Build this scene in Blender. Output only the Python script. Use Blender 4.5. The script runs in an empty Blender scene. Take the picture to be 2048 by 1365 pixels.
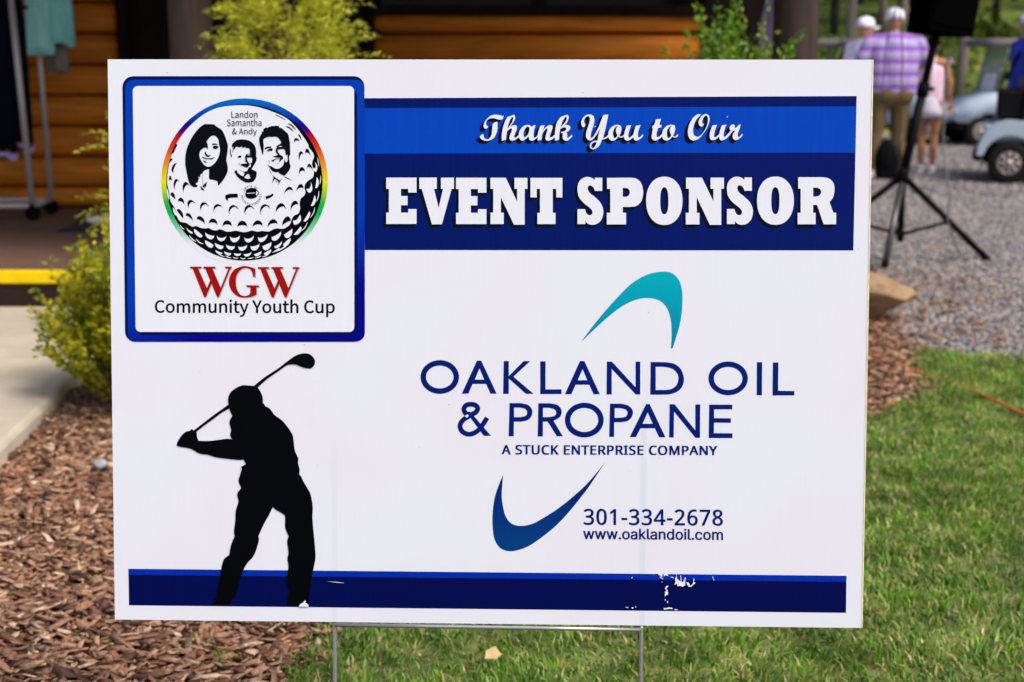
import bpy, bmesh, math, random
import numpy as np
from mathutils import Vector, Matrix, Euler
from mathutils.geometry import tessellate_polygon

SC = bpy.context.scene
COL = SC.collection
PI = math.pi
random.seed(7)
RNG = np.random.default_rng(11)

# ------------------------------------------------------------------ camera, sky, sun, exposure
EYE = 1.41
PITCH = math.atan((682.5 - 107.0) / 2844.0)
cam = bpy.data.cameras.new('camera')
cam.lens = 2844.0 / 2048.0 * 36.0
cam.sensor_width = 36.0
cam.clip_start = 0.05
cam.clip_end = 500.0
cam.dof.use_dof = True
cam.dof.focus_distance = 2.34
cam.dof.aperture_fstop = 4.8
camo = bpy.data.objects.new('camera', cam)
COL.objects.link(camo)
camo.location = (0, 0, EYE)
camo.rotation_euler = (PI / 2 - PITCH, 0, 0)
SC.camera = camo

SUN_EL, SUN_AZ = math.radians(52), math.radians(128)     # azimuth measured clockwise from +Y
w = bpy.data.worlds.new('World')
SC.world = w
w.use_nodes = True
nt = w.node_tree
sky = nt.nodes.new('ShaderNodeTexSky')
sky.sky_type = 'NISHITA'
sky.sun_disc = False
sky.sun_elevation = SUN_EL
sky.sun_rotation = SUN_AZ
sky.dust_density = 4.0
sky.air_density = 0.6
sky.ozone_density = 0.6
nt.links.new(sky.outputs[0], nt.nodes['Background'].inputs[0])
nt.nodes['Background'].inputs[1].default_value = 0.15
sun = bpy.data.lights.new('sun', 'SUN')
sun.energy = 1.75
sun.angle = math.radians(24)
sun.color = (1.0, 0.95, 0.88)
suno = bpy.data.objects.new('sun', sun)
COL.objects.link(suno)
suno.rotation_euler = (PI / 2 - SUN_EL, 0, PI - SUN_AZ)
suno.location = (8, -6, 12)
SC.view_settings.view_transform = 'Standard'
SC.view_settings.look = 'None'
SC.view_settings.exposure = 0.52
SC.view_settings.gamma = 1.0
SC.view_settings.use_curve_mapping = False
SC.cycles.max_bounces = 6
SC.cycles.transparent_max_bounces = 8

# ------------------------------------------------------------------ helpers
def gp(px, py, z=0.0):
    """point at height z on the line of sight through photo pixel (px, py)"""
    c, s = math.cos(PITCH), math.sin(PITCH)
    u, v = (px - 1024) / 2844.0, (py - 682.5) / 2844.0
    d = Vector((u, c - v * s, -s - v * c))
    t = (z - EYE) / d.z
    return Vector((d.x * t, d.y * t, z))

def at(px, py, Y):
    """point on the vertical plane y = Y on the line of sight through (px, py)"""
    c, s = math.cos(PITCH), math.sin(PITCH)
    u, v = (px - 1024) / 2844.0, (py - 682.5) / 2844.0
    d = Vector((u, c - v * s, -s - v * c))
    t = Y / d.y
    return Vector((d.x * t, Y, EYE + d.z * t))

def mat(name, color, rough=0.7, metal=0.0, var=0.0, scale=20.0, bump=0.0, spec=0.5, island=None, stretch=None, detail=4.0, transl=0.0, ramp=None):
    m = bpy.data.materials.new(name)
    m.use_nodes = True
    n, l = m.node_tree.nodes, m.node_tree.links
    b = n['Principled BSDF']
    b.inputs['Base Color'].default_value = (*color, 1)
    b.inputs['Roughness'].default_value = rough
    b.inputs['Metallic'].default_value = metal
    b.inputs['Specular IOR Level'].default_value = spec
    src = None
    if island:
        g = n.new('ShaderNodeNewGeometry')
        r = n.new('ShaderNodeValToRGB')
        e = r.color_ramp.elements
        while len(e) < len(island): e.new(0.5)
        for i, c in enumerate(island):
            e[i].position = i / (len(island) - 1)
            e[i].color = (*c, 1)
        l.new(g.outputs['Random Per Island'], r.inputs[0])
        src = r.outputs[0]
    if var or bump or ramp:
        tc = n.new('ShaderNodeTexCoord')
        mp = n.new('ShaderNodeMapping')
        if stretch: mp.inputs['Scale'].default_value = stretch
        l.new(tc.outputs['Object'], mp.inputs[0])
        no = n.new('ShaderNodeTexNoise')
        no.inputs['Scale'].default_value = scale
        no.inputs['Detail'].default_value = detail
        l.new(mp.outputs[0], no.inputs['Vector'])
        if ramp:
            r = n.new('ShaderNodeValToRGB')
            e = r.color_ramp.elements
            while len(e) < len(ramp): e.new(0.5)
            for i, (p, c) in enumerate(ramp):
                e[i].position = p
                e[i].color = (*c, 1)
            l.new(no.outputs['Fac'], r.inputs[0])
            src = r.outputs[0]
        if var:
            mx = n.new('ShaderNodeMix')
            mx.data_type = 'RGBA'
            mx.blend_type = 'MULTIPLY'
            mx.inputs[0].default_value = 1.0
            rr = n.new('ShaderNodeMapRange')
            rr.inputs['From Min'].default_value = 0.3
            rr.inputs['From Max'].default_value = 0.7
            rr.inputs['To Min'].default_value = 1 - var
            rr.inputs['To Max'].default_value = 1 + var
            l.new(no.outputs['Fac'], rr.inputs['Value'])
            l.new(rr.outputs[0], mx.inputs[7])
            if src: l.new(src, mx.inputs[6])
            else: mx.inputs[6].default_value = (*color, 1)
            src = mx.outputs[2]
        if bump:
            bp = n.new('ShaderNodeBump')
            bp.inputs['Strength'].default_value = bump
            bp.inputs['Distance'].default_value = 0.01
            l.new(no.outputs['Fac'], bp.inputs['Height'])
            l.new(bp.outputs[0], b.inputs['Normal'])
    if src: l.new(src, b.inputs['Base Color'])
    if transl:
        t = n.new('ShaderNodeBsdfTranslucent')
        if src: l.new(src, t.inputs[0])
        else: t.inputs[0].default_value = (*color, 1)
        ms = n.new('ShaderNodeMixShader')
        ms.inputs[0].default_value = transl
        l.new(b.outputs[0], ms.inputs[1])
        l.new(t.outputs[0], ms.inputs[2])
        l.new(ms.outputs[0], n['Material Output'].inputs[0])
    return m

def tag(o, label=None, cat=None, group=None, kind=None):
    if label: o['label'] = label
    if cat: o['category'] = cat
    if group: o['group'] = group
    if kind: o['kind'] = kind
    return o

def empty(name, loc, rz=0.0, label=None, cat=None, group=None):
    o = bpy.data.objects.new(name, None)
    COL.objects.link(o)
    o.location = loc
    o.rotation_euler = (0, 0, rz)
    o.empty_display_size = 0.1
    return tag(o, label, cat, group)

def link(name, me, m, parent=None, smooth=False):
    for x in (m if isinstance(m, (list, tuple)) else [m]): me.materials.append(x)
    if smooth: me.polygons.foreach_set('use_smooth', [True] * len(me.polygons))
    o = bpy.data.objects.new(name, me)
    COL.objects.link(o)
    if parent: o.parent = parent
    return o

def rawmesh(name, V, F3):
    """V (n,3) array, F3 (k,m) index array with constant m"""
    me = bpy.data.meshes.new(name)
    k, m = F3.shape
    me.vertices.add(len(V)); me.vertices.foreach_set('co', np.ascontiguousarray(V, dtype=np.float32).ravel())
    me.loops.add(k * m); me.loops.foreach_set('vertex_index', F3.astype(np.int32).ravel())
    me.polygons.add(k); me.polygons.foreach_set('loop_start', np.arange(0, k * m, m, dtype=np.int32))
    me.polygons.foreach_set('loop_total', np.full(k, m, dtype=np.int32))
    me.update(calc_edges=True)
    return me

class MB:
    """collects shapes, then links them as one mesh object"""
    def __init__(s): s.v = []; s.f = []
    def add(s, v, f):
        o = len(s.v); s.v += [tuple(q) for q in v]; s.f += [tuple(i + o for i in g) for g in f]; return s
    def box(s, c, d, rot=None, bev=0.0):
        hx, hy, hz = d[0] / 2, d[1] / 2, d[2] / 2
        M = Euler(rot).to_matrix() if rot else Matrix.Identity(3)
        if bev:
            b = bev; V = []
            for z, k in ((-hz, b), (-hz + b, 0), (hz - b, 0), (hz, b)):
                for sx, sy in ((-1, -1), (1, -1), (1, 1), (-1, 1)):
                    x, y = sx * (hx - k), sy * (hy - k)
                    kk = b if k == 0 else 0
                    if sx == sy: V += [(x - sx * 0, y - sy * kk, z), (x - sx * kk, y, z)] if sx < 0 and False else [(x, y - sy * kk, z), (x - sx * kk, y, z)]
                    else: V += [(x - sx * kk, y, z), (x, y - sy * kk, z)]
            # order every ring by angle
            R = []
            for r in range(4):
                ring = V[r * 8:r * 8 + 8]
                ring = sorted(ring, key=lambda q: math.atan2(q[1] / max(hy, 1e-6), q[0] / max(hx, 1e-6)))
                R += ring
            V = [M @ Vector(q) + Vector(c) for q in R]
            F = [tuple(range(7, -1, -1)), tuple(range(24, 32))]
            for r in range(3):
                for i in range(8):
                    j = (i + 1) % 8
                    F.append((r * 8 + i, r * 8 + j, r * 8 + 8 + j, r * 8 + 8 + i))
            return s.add(V, F)
        V = [M @ Vector((x * hx, y * hy, z * hz)) + Vector(c) for z in (-1, 1) for x, y in ((-1, -1), (1, -1), (1, 1), (-1, 1))]
        return s.add(V, [(3, 2, 1, 0), (4, 5, 6, 7), (0, 1, 5, 4), (1, 2, 6, 5), (2, 3, 7, 6), (3, 0, 4, 7)])
    def tube(s, pts, r, n=8, cap=True):
        P = [Vector(p) for p in pts]
        rs = r if isinstance(r, (list, tuple)) else [r] * len(P)
        V = []; F = []
        up = None
        for i, p in enumerate(P):
            d = (P[min(i + 1, len(P) - 1)] - P[max(i - 1, 0)]).normalized()
            if up is None: up = d.orthogonal().normalized()
            up = (up - d * up.dot(d)).normalized()
            si = d.cross(up)
            for k in range(n):
                a = 2 * PI * k / n
                V.append(p + (up * math.cos(a) + si * math.sin(a)) * rs[i])
        for i in range(len(P) - 1):
            for k in range(n):
                j = (k + 1) % n
                F.append((i * n + k, i * n + j, (i + 1) * n + j, (i + 1) * n + k))
        if cap:
            F.append(tuple(range(n - 1, -1, -1))); F.append(tuple((len(P) - 1) * n + k for k in range(n)))
        return s.add(V, F)
    def loft(s, rings, cap=True):
        n = len(rings[0]); V = [q for r in rings for q in r]; F = []
        for i in range(len(rings) - 1):
            for k in range(n):
                j = (k + 1) % n
                F.append((i * n + k, i * n + j, (i + 1) * n + j, (i + 1) * n + k))
        if cap:
            F.append(tuple(range(n - 1, -1, -1))); F.append(tuple((len(rings) - 1) * n + k for k in range(n)))
        return s.add(V, F)
    def ball(s, c, r, n=12, m=8, rot=None):
        r = r if isinstance(r, (tuple, list)) else (r, r, r)
        M = Euler(rot).to_matrix() if rot else Matrix.Identity(3)
        V = [M @ Vector((0, 0, -r[2])) + Vector(c)]
        for i in range(1, m):
            a = -PI / 2 + PI * i / m
            for k in range(n):
                b = 2 * PI * k / n
                V.append(M @ Vector((r[0] * math.cos(a) * math.cos(b), r[1] * math.cos(a) * math.sin(b), r[2] * math.sin(a))) + Vector(c))
        V.append(M @ Vector((0, 0, r[2])) + Vector(c))
        F = [(0, 1 + (k + 1) % n, 1 + k) for k in range(n)]
        for i in range(m - 2):
            for k in range(n):
                j = (k + 1) % n
                F.append((1 + i * n + k, 1 + i * n + j, 1 + (i + 1) * n + j, 1 + (i + 1) * n + k))
        t = len(V) - 1
        F += [(t, 1 + (m - 2) * n + k, 1 + (m - 2) * n + (k + 1) % n) for k in range(n)]
        return s.add(V, F)
    def prism(s, outline, y0, y1):
        """outline in (x, z), extruded along y"""
        n = len(outline)
        V = [(x, y0, z) for x, z in outline] + [(x, y1, z) for x, z in outline]
        tris = tessellate_polygon([[Vector((x, z, 0)) for x, z in outline]])
        F = [tuple(t) for t in tris] + [tuple(i + n for i in reversed(t)) for t in tris]
        F += [(i, (i + 1) % n, (i + 1) % n + n, i + n) for i in range(n)]
        return s.add(V, F)
    def build(s, name, m, parent=None, smooth=False, bevel=0.0, fix=True):
        me = bpy.data.meshes.new(name)
        me.from_pydata(s.v, [], s.f)
        if fix:
            bm = bmesh.new(); bm.from_mesh(me); bmesh.ops.recalc_face_normals(bm, faces=bm.faces); bm.to_mesh(me); bm.free()
        o = link(name, me, m, parent, smooth)
        if bevel:
            b = o.modifiers.new('bevel', 'BEVEL'); b.width = bevel; b.segments = 2; b.limit_method = 'ANGLE'
        return o

def organic(name, mb, m, parent, voxel=0.014, it=6, sm=0.6):
    """melts a set of overlapping rounded shapes into one continuous surface"""
    o = mb.build(name, m, parent, smooth=True)
    r = o.modifiers.new('skin', 'REMESH'); r.mode = 'VOXEL'; r.voxel_size = voxel; r.use_smooth_shade = True
    s = o.modifiers.new('smooth', 'SMOOTH'); s.factor = sm; s.iterations = it
    return o

def limb(mb, pts, n=12):
    """tapered rounded chain: pts = (x, y, z, r)"""
    P = [Vector(p[:3]) for p in pts]; rs = [p[3] for p in pts]
    mb.tube(P, rs, n)
    for p, r in zip(P, rs): mb.ball(p, r * 0.99, n, 8)
    return mb

def copy_tree(o, parent=None):
    c = o.copy(); COL.objects.link(c); c.parent = parent
    for ch in list(o.children): copy_tree(ch, c)
    return c

# ------------------------------------------------------------------ materials of the place
M = {}
M['lawn'] = mat('lawn_soil', (0.05, 0.07, 0.02), 0.95, var=0.5, scale=9, bump=0.6, ramp=[(0.35, (0.045, 0.075, 0.012)), (0.5, (0.09, 0.12, 0.025)), (0.68, (0.17, 0.15, 0.06))])
M['mulch'] = mat('mulch_base', (0.10, 0.045, 0.025), 0.95, var=0.45, scale=60, bump=0.8)
M['chips'] = mat('wood_chips', (0.2, 0.1, 0.06), 0.85, var=0.3, scale=90, island=[(0.05, 0.022, 0.011), (0.15, 0.066, 0.032), (0.22, 0.10, 0.050), (0.31, 0.15, 0.080), (0.45, 0.26, 0.15), (0.30, 0.145, 0.076), (0.64, 0.46, 0.30), (0.10, 0.045, 0.022), (0.34, 0.18, 0.10), (0.22, 0.10, 0.052)])
M['gravel'] = mat('gravel_ground', (0.3, 0.28, 0.27), 0.95, scale=55, bump=1.0, detail=6, ramp=[(0.3, (0.11, 0.10, 0.10)), (0.48, (0.27, 0.25, 0.245)), (0.62, (0.42, 0.38, 0.355)), (0.75, (0.54, 0.48, 0.43))])
M['stones'] = mat('gravel_stones', (0.3, 0.3, 0.3), 0.85, var=0.2, scale=60, island=[(0.05, 0.05, 0.06), (0.15, 0.148, 0.158), (0.24, 0.23, 0.23), (0.10, 0.098, 0.108), (0.38, 0.34, 0.30), (0.29, 0.275, 0.275), (0.18, 0.175, 0.18), (0.34, 0.22, 0.14)])
M['grass'] = mat('grass_blades', (0.1, 0.2, 0.03), 0.6, island=[(0.035, 0.13, 0.003), (0.08, 0.25, 0.006), (0.16, 0.36, 0.012), (0.22, 0.38, 0.02), (0.04, 0.15, 0.004), (0.20, 0.36, 0.07), (0.58, 0.47, 0.22), (0.28, 0.36, 0.07), (0.11, 0.30, 0.008), (0.50, 0.34, 0.13)], transl=0.3, var=0.38, scale=4.5)
M['concrete'] = mat('concrete', (0.46, 0.41, 0.32), 0.9, var=0.22, scale=3.2, bump=0.3, detail=12, spec=0.2)
M['deck'] = mat('deck_boards', (0.15, 0.085, 0.06), 0.8, spec=0.2, var=0.35, scale=14, stretch=(0.6, 8, 1))
M['yellow'] = mat('yellow_paint', (0.85, 0.60, 0.0), 0.6, scale=9, detail=10, spec=0.2, ramp=[(0.28, (0.25, 0.17, 0.03)), (0.36, (0.78, 0.55, 0.0)), (0.6, (0.90, 0.64, 0.0))])
M['riser'] = mat('dark_brown_stain', (0.045, 0.018, 0.012), 0.7, var=0.3, scale=12, stretch=(0.5, 6, 6))
M['log'] = mat('stained_log', (0.50, 0.158, 0.013), 0.6, spec=0.15, var=0.28, scale=7, stretch=(0.35, 5, 5), bump=0.1)
M['post'] = mat('brown_post', (0.048, 0.031, 0.025), 0.6, spec=0.2, var=0.3, scale=8, stretch=(5, 5, 0.4))
M['dark'] = mat('dark_trim', (0.009, 0.005, 0.004), 0.8, spec=0.1, var=0.3, scale=10)
M['glass'] = mat('dark_glass', (0.004, 0.004, 0.005), 0.12, spec=0.15)
M['black'] = mat('black_plastic', (0.004, 0.004, 0.005), 0.7, spec=0.05)
M['steel'] = mat('brushed_steel', (0.46, 0.43, 0.42), 0.45, metal=0.25)
M['galv'] = mat('galvanised_wire', (0.42, 0.43, 0.45), 0.35, metal=0.85, var=0.15, scale=300)
M['white'] = mat('white_cloth', (0.75, 0.73, 0.76), 0.8, var=0.05, scale=20)
M['skin'] = mat('skin', (0.44, 0.21, 0.12), 0.55, var=0.06, scale=12)

# ------------------------------------------------------------------ ground, lawn, mulch bed
def sheet(name, pts, z, m, kind='structure', sub=0):
    me = bpy.data.meshes.new(name)
    tris = tessellate_polygon([[Vector((p[0], p[1], 0)) for p in pts]])
    me.from_pydata([(p[0], p[1], z) for p in pts], [], [tuple(t) for t in tris])
    bm = bmesh.new(); bm.from_mesh(me); bmesh.ops.recalc_face_normals(bm, faces=bm.faces)
    for f in bm.faces:
        if f.normal.z < 0: f.normal_flip()
    bm.to_mesh(me); bm.free()
    return tag(link(name, me, m), kind=kind)

# terrain: level lot, then a bank climbing to the wood
def terr(x, y):
    d = max(0.0, y - (25.5 + 0.5 * math.sin(x * 0.4)))
    return min(d * 0.20, 0.8 + d * 0.11, 7.0)
xs = np.concatenate([np.linspace(-400, -30, 8), np.linspace(-26, 40, 56), np.linspace(50, 400, 8)])
ys = np.concatenate([np.array([-300, -60, -10]), np.linspace(0, 90, 61), np.array([140, 260, 400])])
V = []; F = []
for j, y in enumerate(ys):
    for i, x in enumerate(xs): V.append((x, y, terr(x, y) + (0.05 * math.sin(x * 1.7 + y) if y > 26 else 0)))
n = len(xs)
F = [(j * n + i, j * n + i + 1, (j + 1) * n + i + 1, (j + 1) * n + i) for j in range(len(ys) - 1) for i in range(n - 1)]
me = bpy.data.meshes.new('ground'); me.from_pydata(V, [], F)
M['bank'] = mat('bank_grass', (0.14, 0.17, 0.03), 0.95, scale=1.3, bump=0.5, ramp=[(0.35, (0.03, 0.07, 0.004)), (0.52, (0.11, 0.16, 0.008)), (0.68, (0.20, 0.22, 0.015))])
g = link('ground', me, [M['gravel'], M['bank']])
for p in me.polygons:
    if p.center.y > 25.2: p.material_index = 1
tag(g, kind='structure')

LAWN = [(-0.62, 2.6), (-0.53, 3.03), (-0.48, 3.34), (-0.2, 3.7), (0.35, 4.25), (1.0, 4.95), (1.42, 5.49), (1.68, 5.7), (1.79, 6.01), (1.82, 6.4), (1.97, 6.72), (2.4, 6.5), (3.4, 6.3), (6.5, 6.0), (9, 5.6), (9, -3), (-0.2, -3), (-0.6, 1.2)]
BED = [(-1.80, -3), (-0.45, -3), (-0.6, 1.2), (-0.62, 2.6), (-0.53, 3.03), (-0.48, 3.34), (-0.2, 3.7), (0.35, 4.25), (1.0, 4.95), (1.42, 5.49), (1.68, 5.7), (1.79, 6.01), (1.82, 6.4), (1.97, 6.75), (1.92, 7.1), (2.1, 7.6), (1.9, 8.2), (1.9, 7.7), (-1.82, 7.7), (-1.82, 5.3), (-1.80, 4.2)]
sheet('lawn', LAWN, 0.008, M['lawn'])
sheet('mulch_bed', BED, 0.004, M['mulch'])

def in_poly(P, poly):
    x, y = P[:, 0], P[:, 1]; r = np.zeros(len(P), bool); n = len(poly)
    for i in range(n):
        x1, y1 = poly[i]; x2, y2 = poly[(i + 1) % n]
        c = ((y1 > y) != (y2 > y)) & (x < (x2 - x1) * (y - y1) / ((y2 - y1) or 1e-9) + x1)
        r ^= c
    return r
def near_view(P, mx=0.12):
    """roughly what a camera near the photograph's could see (used only to decide how densely to build)"""
    x, y = P[:, 0], P[:, 1]
    return (np.abs(x) < 0.36 * y + 0.35) & (y > 2.55)

def scatter(poly, box, dens, sparse=0.1, jitter=0.0):
    x0, x1, y0, y1 = box
    N = int(dens * (x1 - x0) * (y1 - y0))
    P = np.stack([RNG.uniform(x0, x1, N), RNG.uniform(y0, y1, N)], 1)
    Q = P + RNG.normal(0, jitter, P.shape) if jitter else P
    k = in_poly(Q, poly)
    k &= near_view(P) | (RNG.random(N) < sparse)
    return P[k]

def grass(name, P, hmin, hmax, wid, m, lean=0.55, groups=None):
    N = len(P)
    a = RNG.uniform(0, 2 * PI, N); h = RNG.uniform(hmin, hmax, N)
    # clumps: neighbouring blades share length and lean
    cl = 0.5 + 0.5 * np.sin(P[:, 0] * 9 + 2.1 * np.sin(P[:, 1] * 7)) * np.sin(P[:, 1] * 11 + 1.7 * np.sin(P[:, 0] * 6))
    h *= 0.65 + 0.6 * cl
    ld = RNG.uniform(0, 2 * PI, N) * 0.8 + 3.0 * np.sin(P[:, 0] * 3.1) * np.sin(P[:, 1] * 2.3 + 1)
    L = RNG.uniform(0.1, 1.0, N) ** 1.2 * lean * 2
    dx, dy = np.cos(ld) * np.sin(L), np.sin(ld) * np.sin(L)
    w = wid * RNG.uniform(0.6, 1.3, N)
    sx, sy = np.cos(a) * w / 2, np.sin(a) * w / 2
    z0 = np.full(N, 0.004)
    V = np.zeros((N, 5, 3))
    V[:, 0] = np.stack([P[:, 0] - sx, P[:, 1] - sy, z0], 1)
    V[:, 1] = np.stack([P[:, 0] + sx, P[:, 1] + sy, z0], 1)
    mx, my, mz = P[:, 0] + dx * h * 0.35, P[:, 1] + dy * h * 0.35, h * (0.62 - 0.12 * np.sin(L))
    V[:, 2] = np.stack([mx + sx * 0.85, my + sy * 0.85, mz], 1)
    V[:, 3] = np.stack([mx - sx * 0.85, my - sy * 0.85, mz], 1)
    V[:, 4] = np.stack([P[:, 0] + dx * h, P[:, 1] + dy * h, h * (0.35 + 0.65 * np.cos(L))], 1)
    b = np.arange(N)[:, None] * 5
    T = np.concatenate([b + [0, 1, 2], b + [0, 2, 3], b + [3, 2, 4]], 1).reshape(-1, 3)
    me = rawmesh(name, V.reshape(-1, 3), T)
    return tag(link(name, me, m), kind='stuff')

P = scatter(LAWN, (-0.8, 3.6, 2.3, 6.9), 10500, 0.08, 0.02)
o = grass('lawn_grass', P, 0.018, 0.046, 0.0062, M['grass'])
tag(o, 'green lawn grass with straw-coloured blades below and right of the sign', 'grass')

def chips(name, P, m, lmin, lmax, zmax=0.02):
    N = len(P)
    L = RNG.uniform(lmin, lmax, N) * RNG.choice([0.3, 0.5, 0.8, 1.0, 1.3], N); W = np.minimum(L * RNG.uniform(0.14, 0.52, N), 0.024); T = RNG.uniform(0.0025, 0.007, N)
    base = np.array([[-1, -1, -1], [1, -1, -1], [1, 1, -1], [-1, 1, -1], [-1, -1, 1], [1, -1, 1], [1, 1, 1], [-1, 1, 1]], float) / 2
    V = base[None] * np.stack([L, W, T], 1)[:, None]
    j = RNG.uniform(0.45, 1.25, (N, 8, 1)); V[:, :, :2] *= j
    V[:, :, 0] += RNG.normal(0, 0.004, (N, 8))
    yaw = RNG.normal(0.1, 0.9, N); pit = RNG.normal(0, 0.26, N); rol = RNG.normal(0, 0.38, N)
    cr, sr = np.cos(rol)[:, None], np.sin(rol)[:, None]
    y, z = V[:, :, 1] * cr - V[:, :, 2] * sr, V[:, :, 1] * sr + V[:, :, 2] * cr
    cp, sp = np.cos(pit)[:, None], np.sin(pit)[:, None]
    x, z = V[:, :, 0] * cp + z * sp, -V[:, :, 0] * sp + z * cp
    cy, sy = np.cos(yaw)[:, None], np.sin(yaw)[:, None]
    x, y = x * cy - y * sy, x * sy + y * cy
    zz = 0.006 + RNG.uniform(0, zmax, N) + 0.012 * (np.sin(P[:, 0] * 5) * np.sin(P[:, 1] * 4.3))
    V = np.stack([x + P[:, 0:1], y + P[:, 1:2], z + zz[:, None]], 2)
    b = np.arange(N)[:, None] * 8
    Q = np.array([3, 2, 1, 0, 4, 5, 6, 7, 0, 1, 5, 4, 1, 2, 6, 5, 2, 3, 7, 6, 3, 0, 4, 7])
    me = rawmesh(name, V.reshape(-1, 3), (b + Q).reshape(-1, 4))
    return tag(link(name, me, m), kind='stuff')
P = scatter(BED, (-1.9, 2.2, 2.3, 8.2), 5200, 0.08, 0.05)
k = (P[:, 0] > 0) & (P[:, 1] > 5.6) & (RNG.random(len(P)) < 0.35)
o = chips('mulch_chips', P[~k], M['chips'], 0.018, 0.070)
tag(o, 'red-brown shredded wood mulch lying round the sign and shrubs', 'mulch')

ICO_V = None
def stones(name, P, m, smin, smax, z=0.0, flat=0.6):
    global ICO_V
    bm = bmesh.new(); bmesh.ops.create_icosphere(bm, subdivisions=1, radius=1)
    iv = np.array([v.co[:] for v in bm.verts]); bf = np.array([[v.index for v in f.verts] for f in bm.faces]); bm.free()
    N = len(P); n = len(iv)
    s = RNG.uniform(smin, smax, N) / 2
    V = iv[None] * RNG.uniform(0.72, 1.2, (N, n, 1)) * (s[:, None] * RNG.uniform(0.7, 1.25, (N, 3)))[:, None]
    V[:, :, 2] *= flat
    a = RNG.uniform(0, 2 * PI, N); c, sn = np.cos(a)[:, None], np.sin(a)[:, None]
    x, y = V[:, :, 0] * c - V[:, :, 1] * sn, V[:, :, 0] * sn + V[:, :, 1] * c
    V = np.stack([x + P[:, 0:1], y + P[:, 1:2], V[:, :, 2] + z + (s * 0.3)[:, None]], 2)
    me = rawmesh(name, V.reshape(-1, 3), (np.arange(N)[:, None, None] * n + bf[None]).reshape(-1, 3))
    return tag(link(name, me, m), kind='stuff')
LOT = [(1.95, 6.7), (2.4, 6.45), (3.4, 6.25), (6.5, 5.9), (11, 10), (11, 25), (1.4, 25), (1.7, 8), (1.75, 7.3)]
P = np.concatenate([scatter(LOT, (1.6, 3.8, 6.1, 9.4), 2600, 0.12, 0.05), scatter(LOT, (1.6, 5.6, 9.4, 14), 1500, 0.03)])
P = P[(P[:, 0] > 0.17 * P[:, 1]) | (RNG.random(len(P)) < 0.3)]
o = stones('gravel_stones', P, M['stones'], 0.014, 0.042)
P = scatter(LOT, (2.2, 9.5, 14, 24), 330, 0.03)
o2 = stones('gravel_stones', P[P[:, 0] > 0.17 * P[:, 1]], M['stones'], 0.03, 0.065, 0.0, 0.35)
tag(o2, 'pale gravel farther back, under the people and the carts', 'gravel')
tag(o, 'loose grey gravel stones nearest the lawn, under the speaker stand', 'gravel')
P = scatter([(1.75, 6.6), (2.5, 6.8), (3.0, 9), (1.9, 9.6), (1.7, 7)], (1.6, 3.3, 6.5, 9.6), 210, 0.2, 0.15)
o = chips('leaf_litter', P, mat('leaf_litter', (0.3, 0.15, 0.08), 0.9, island=[(0.16, 0.07, 0.035), (0.34, 0.17, 0.085), (0.24, 0.11, 0.05), (0.42, 0.26, 0.14)]), 0.03, 0.055, 0.012)
o.location.z = 0.012
tag(o, 'brown litter and bark scattered over the gravel beside the rock', 'litter')

# concrete path with a rounded lip
e1, e2 = gp(0, 892, 0.08), gp(121, 782, 0.08)
cp = [(-9, -3), (e1.x + 0.12, -3), (e1.x + 0.04, 3.2), (e1.x, e1.y), (e1.x * 0.4 + e2.x * 0.6 - 0.004, e1.y * 0.4 + e2.y * 0.6), (e2.x, e2.y), (e2.x - 0.05, e2.y + 0.25), (e2.x - 0.06, 7.50), (-9, 7.50)]
rings = []
for off, z in ((0.0, -0.1), (0.0, 0.058), (0.008, 0.072), (0.022, 0.08)):
    rings.append([Vector((x - (off if x > -8 else 0), y, z)) for x, y in cp])
tag(MB().loft(rings, False).add([(x - 0.022 if x > -8 else x, y, 0.08) for x, y in cp], [tuple(range(len(cp)))]).build('concrete_path', M['concrete']), kind='structure')

# ------------------------------------------------------------------ log cabin with its porch
WY = 10.75
cab = empty('log_cabin', (-2.5, WY, 0), 0, 'log cabin of orange-stained logs with dark trim and a covered porch', 'building')
def inp(o): o.location = o.location - cab.location; return o
def wx(px): return at(px, 100, WY).x
def wz(py): return at(1024, py, WY).z
seams = [wz(373) + k * (wz(313) - wz(373)) for k in range(-1, 11)]
pitch_ = seams[1] - seams[0]
def logpiece(x0, x1, z0, z1, yf=WY):
    h = z1 - z0; R = []
    for x in (x0, x1):
        ring = []
        for k in range(9):
            a = -PI / 2 + PI * k / 8
            ring.append(Vector((x, yf - 0.095 * math.cos(a) ** 0.7 if abs(math.cos(a)) > 1e-6 else yf, (z0 + z1) / 2 + (h / 2 - 0.005) * math.sin(a))))
        ring += [Vector((x, yf + 0.12, z1 - 0.004)), Vector((x, yf + 0.12, z0 + 0.004))]
        R.append(ring)
    return MB().loft(R)
for k in range(len(seams) - 1):
    z0, z1 = seams[k], seams[k + 1]
    if z1 > 2.95: break
    inp(logpiece(-7.0, wx(243), max(z0, 0.275), z1).build('log', M['log'], cab, True))
    if z0 < wz(40): inp(logpiece(wx(748), wx(1408), max(z0, 0.275), min(z1, wz(27))).build('log', M['log'], cab, True))
inp(MB().box((-2.4, WY + 0.25, 1.6), (9.3, 0.2, 2.95)).build('wall', M['dark'], cab))
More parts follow.
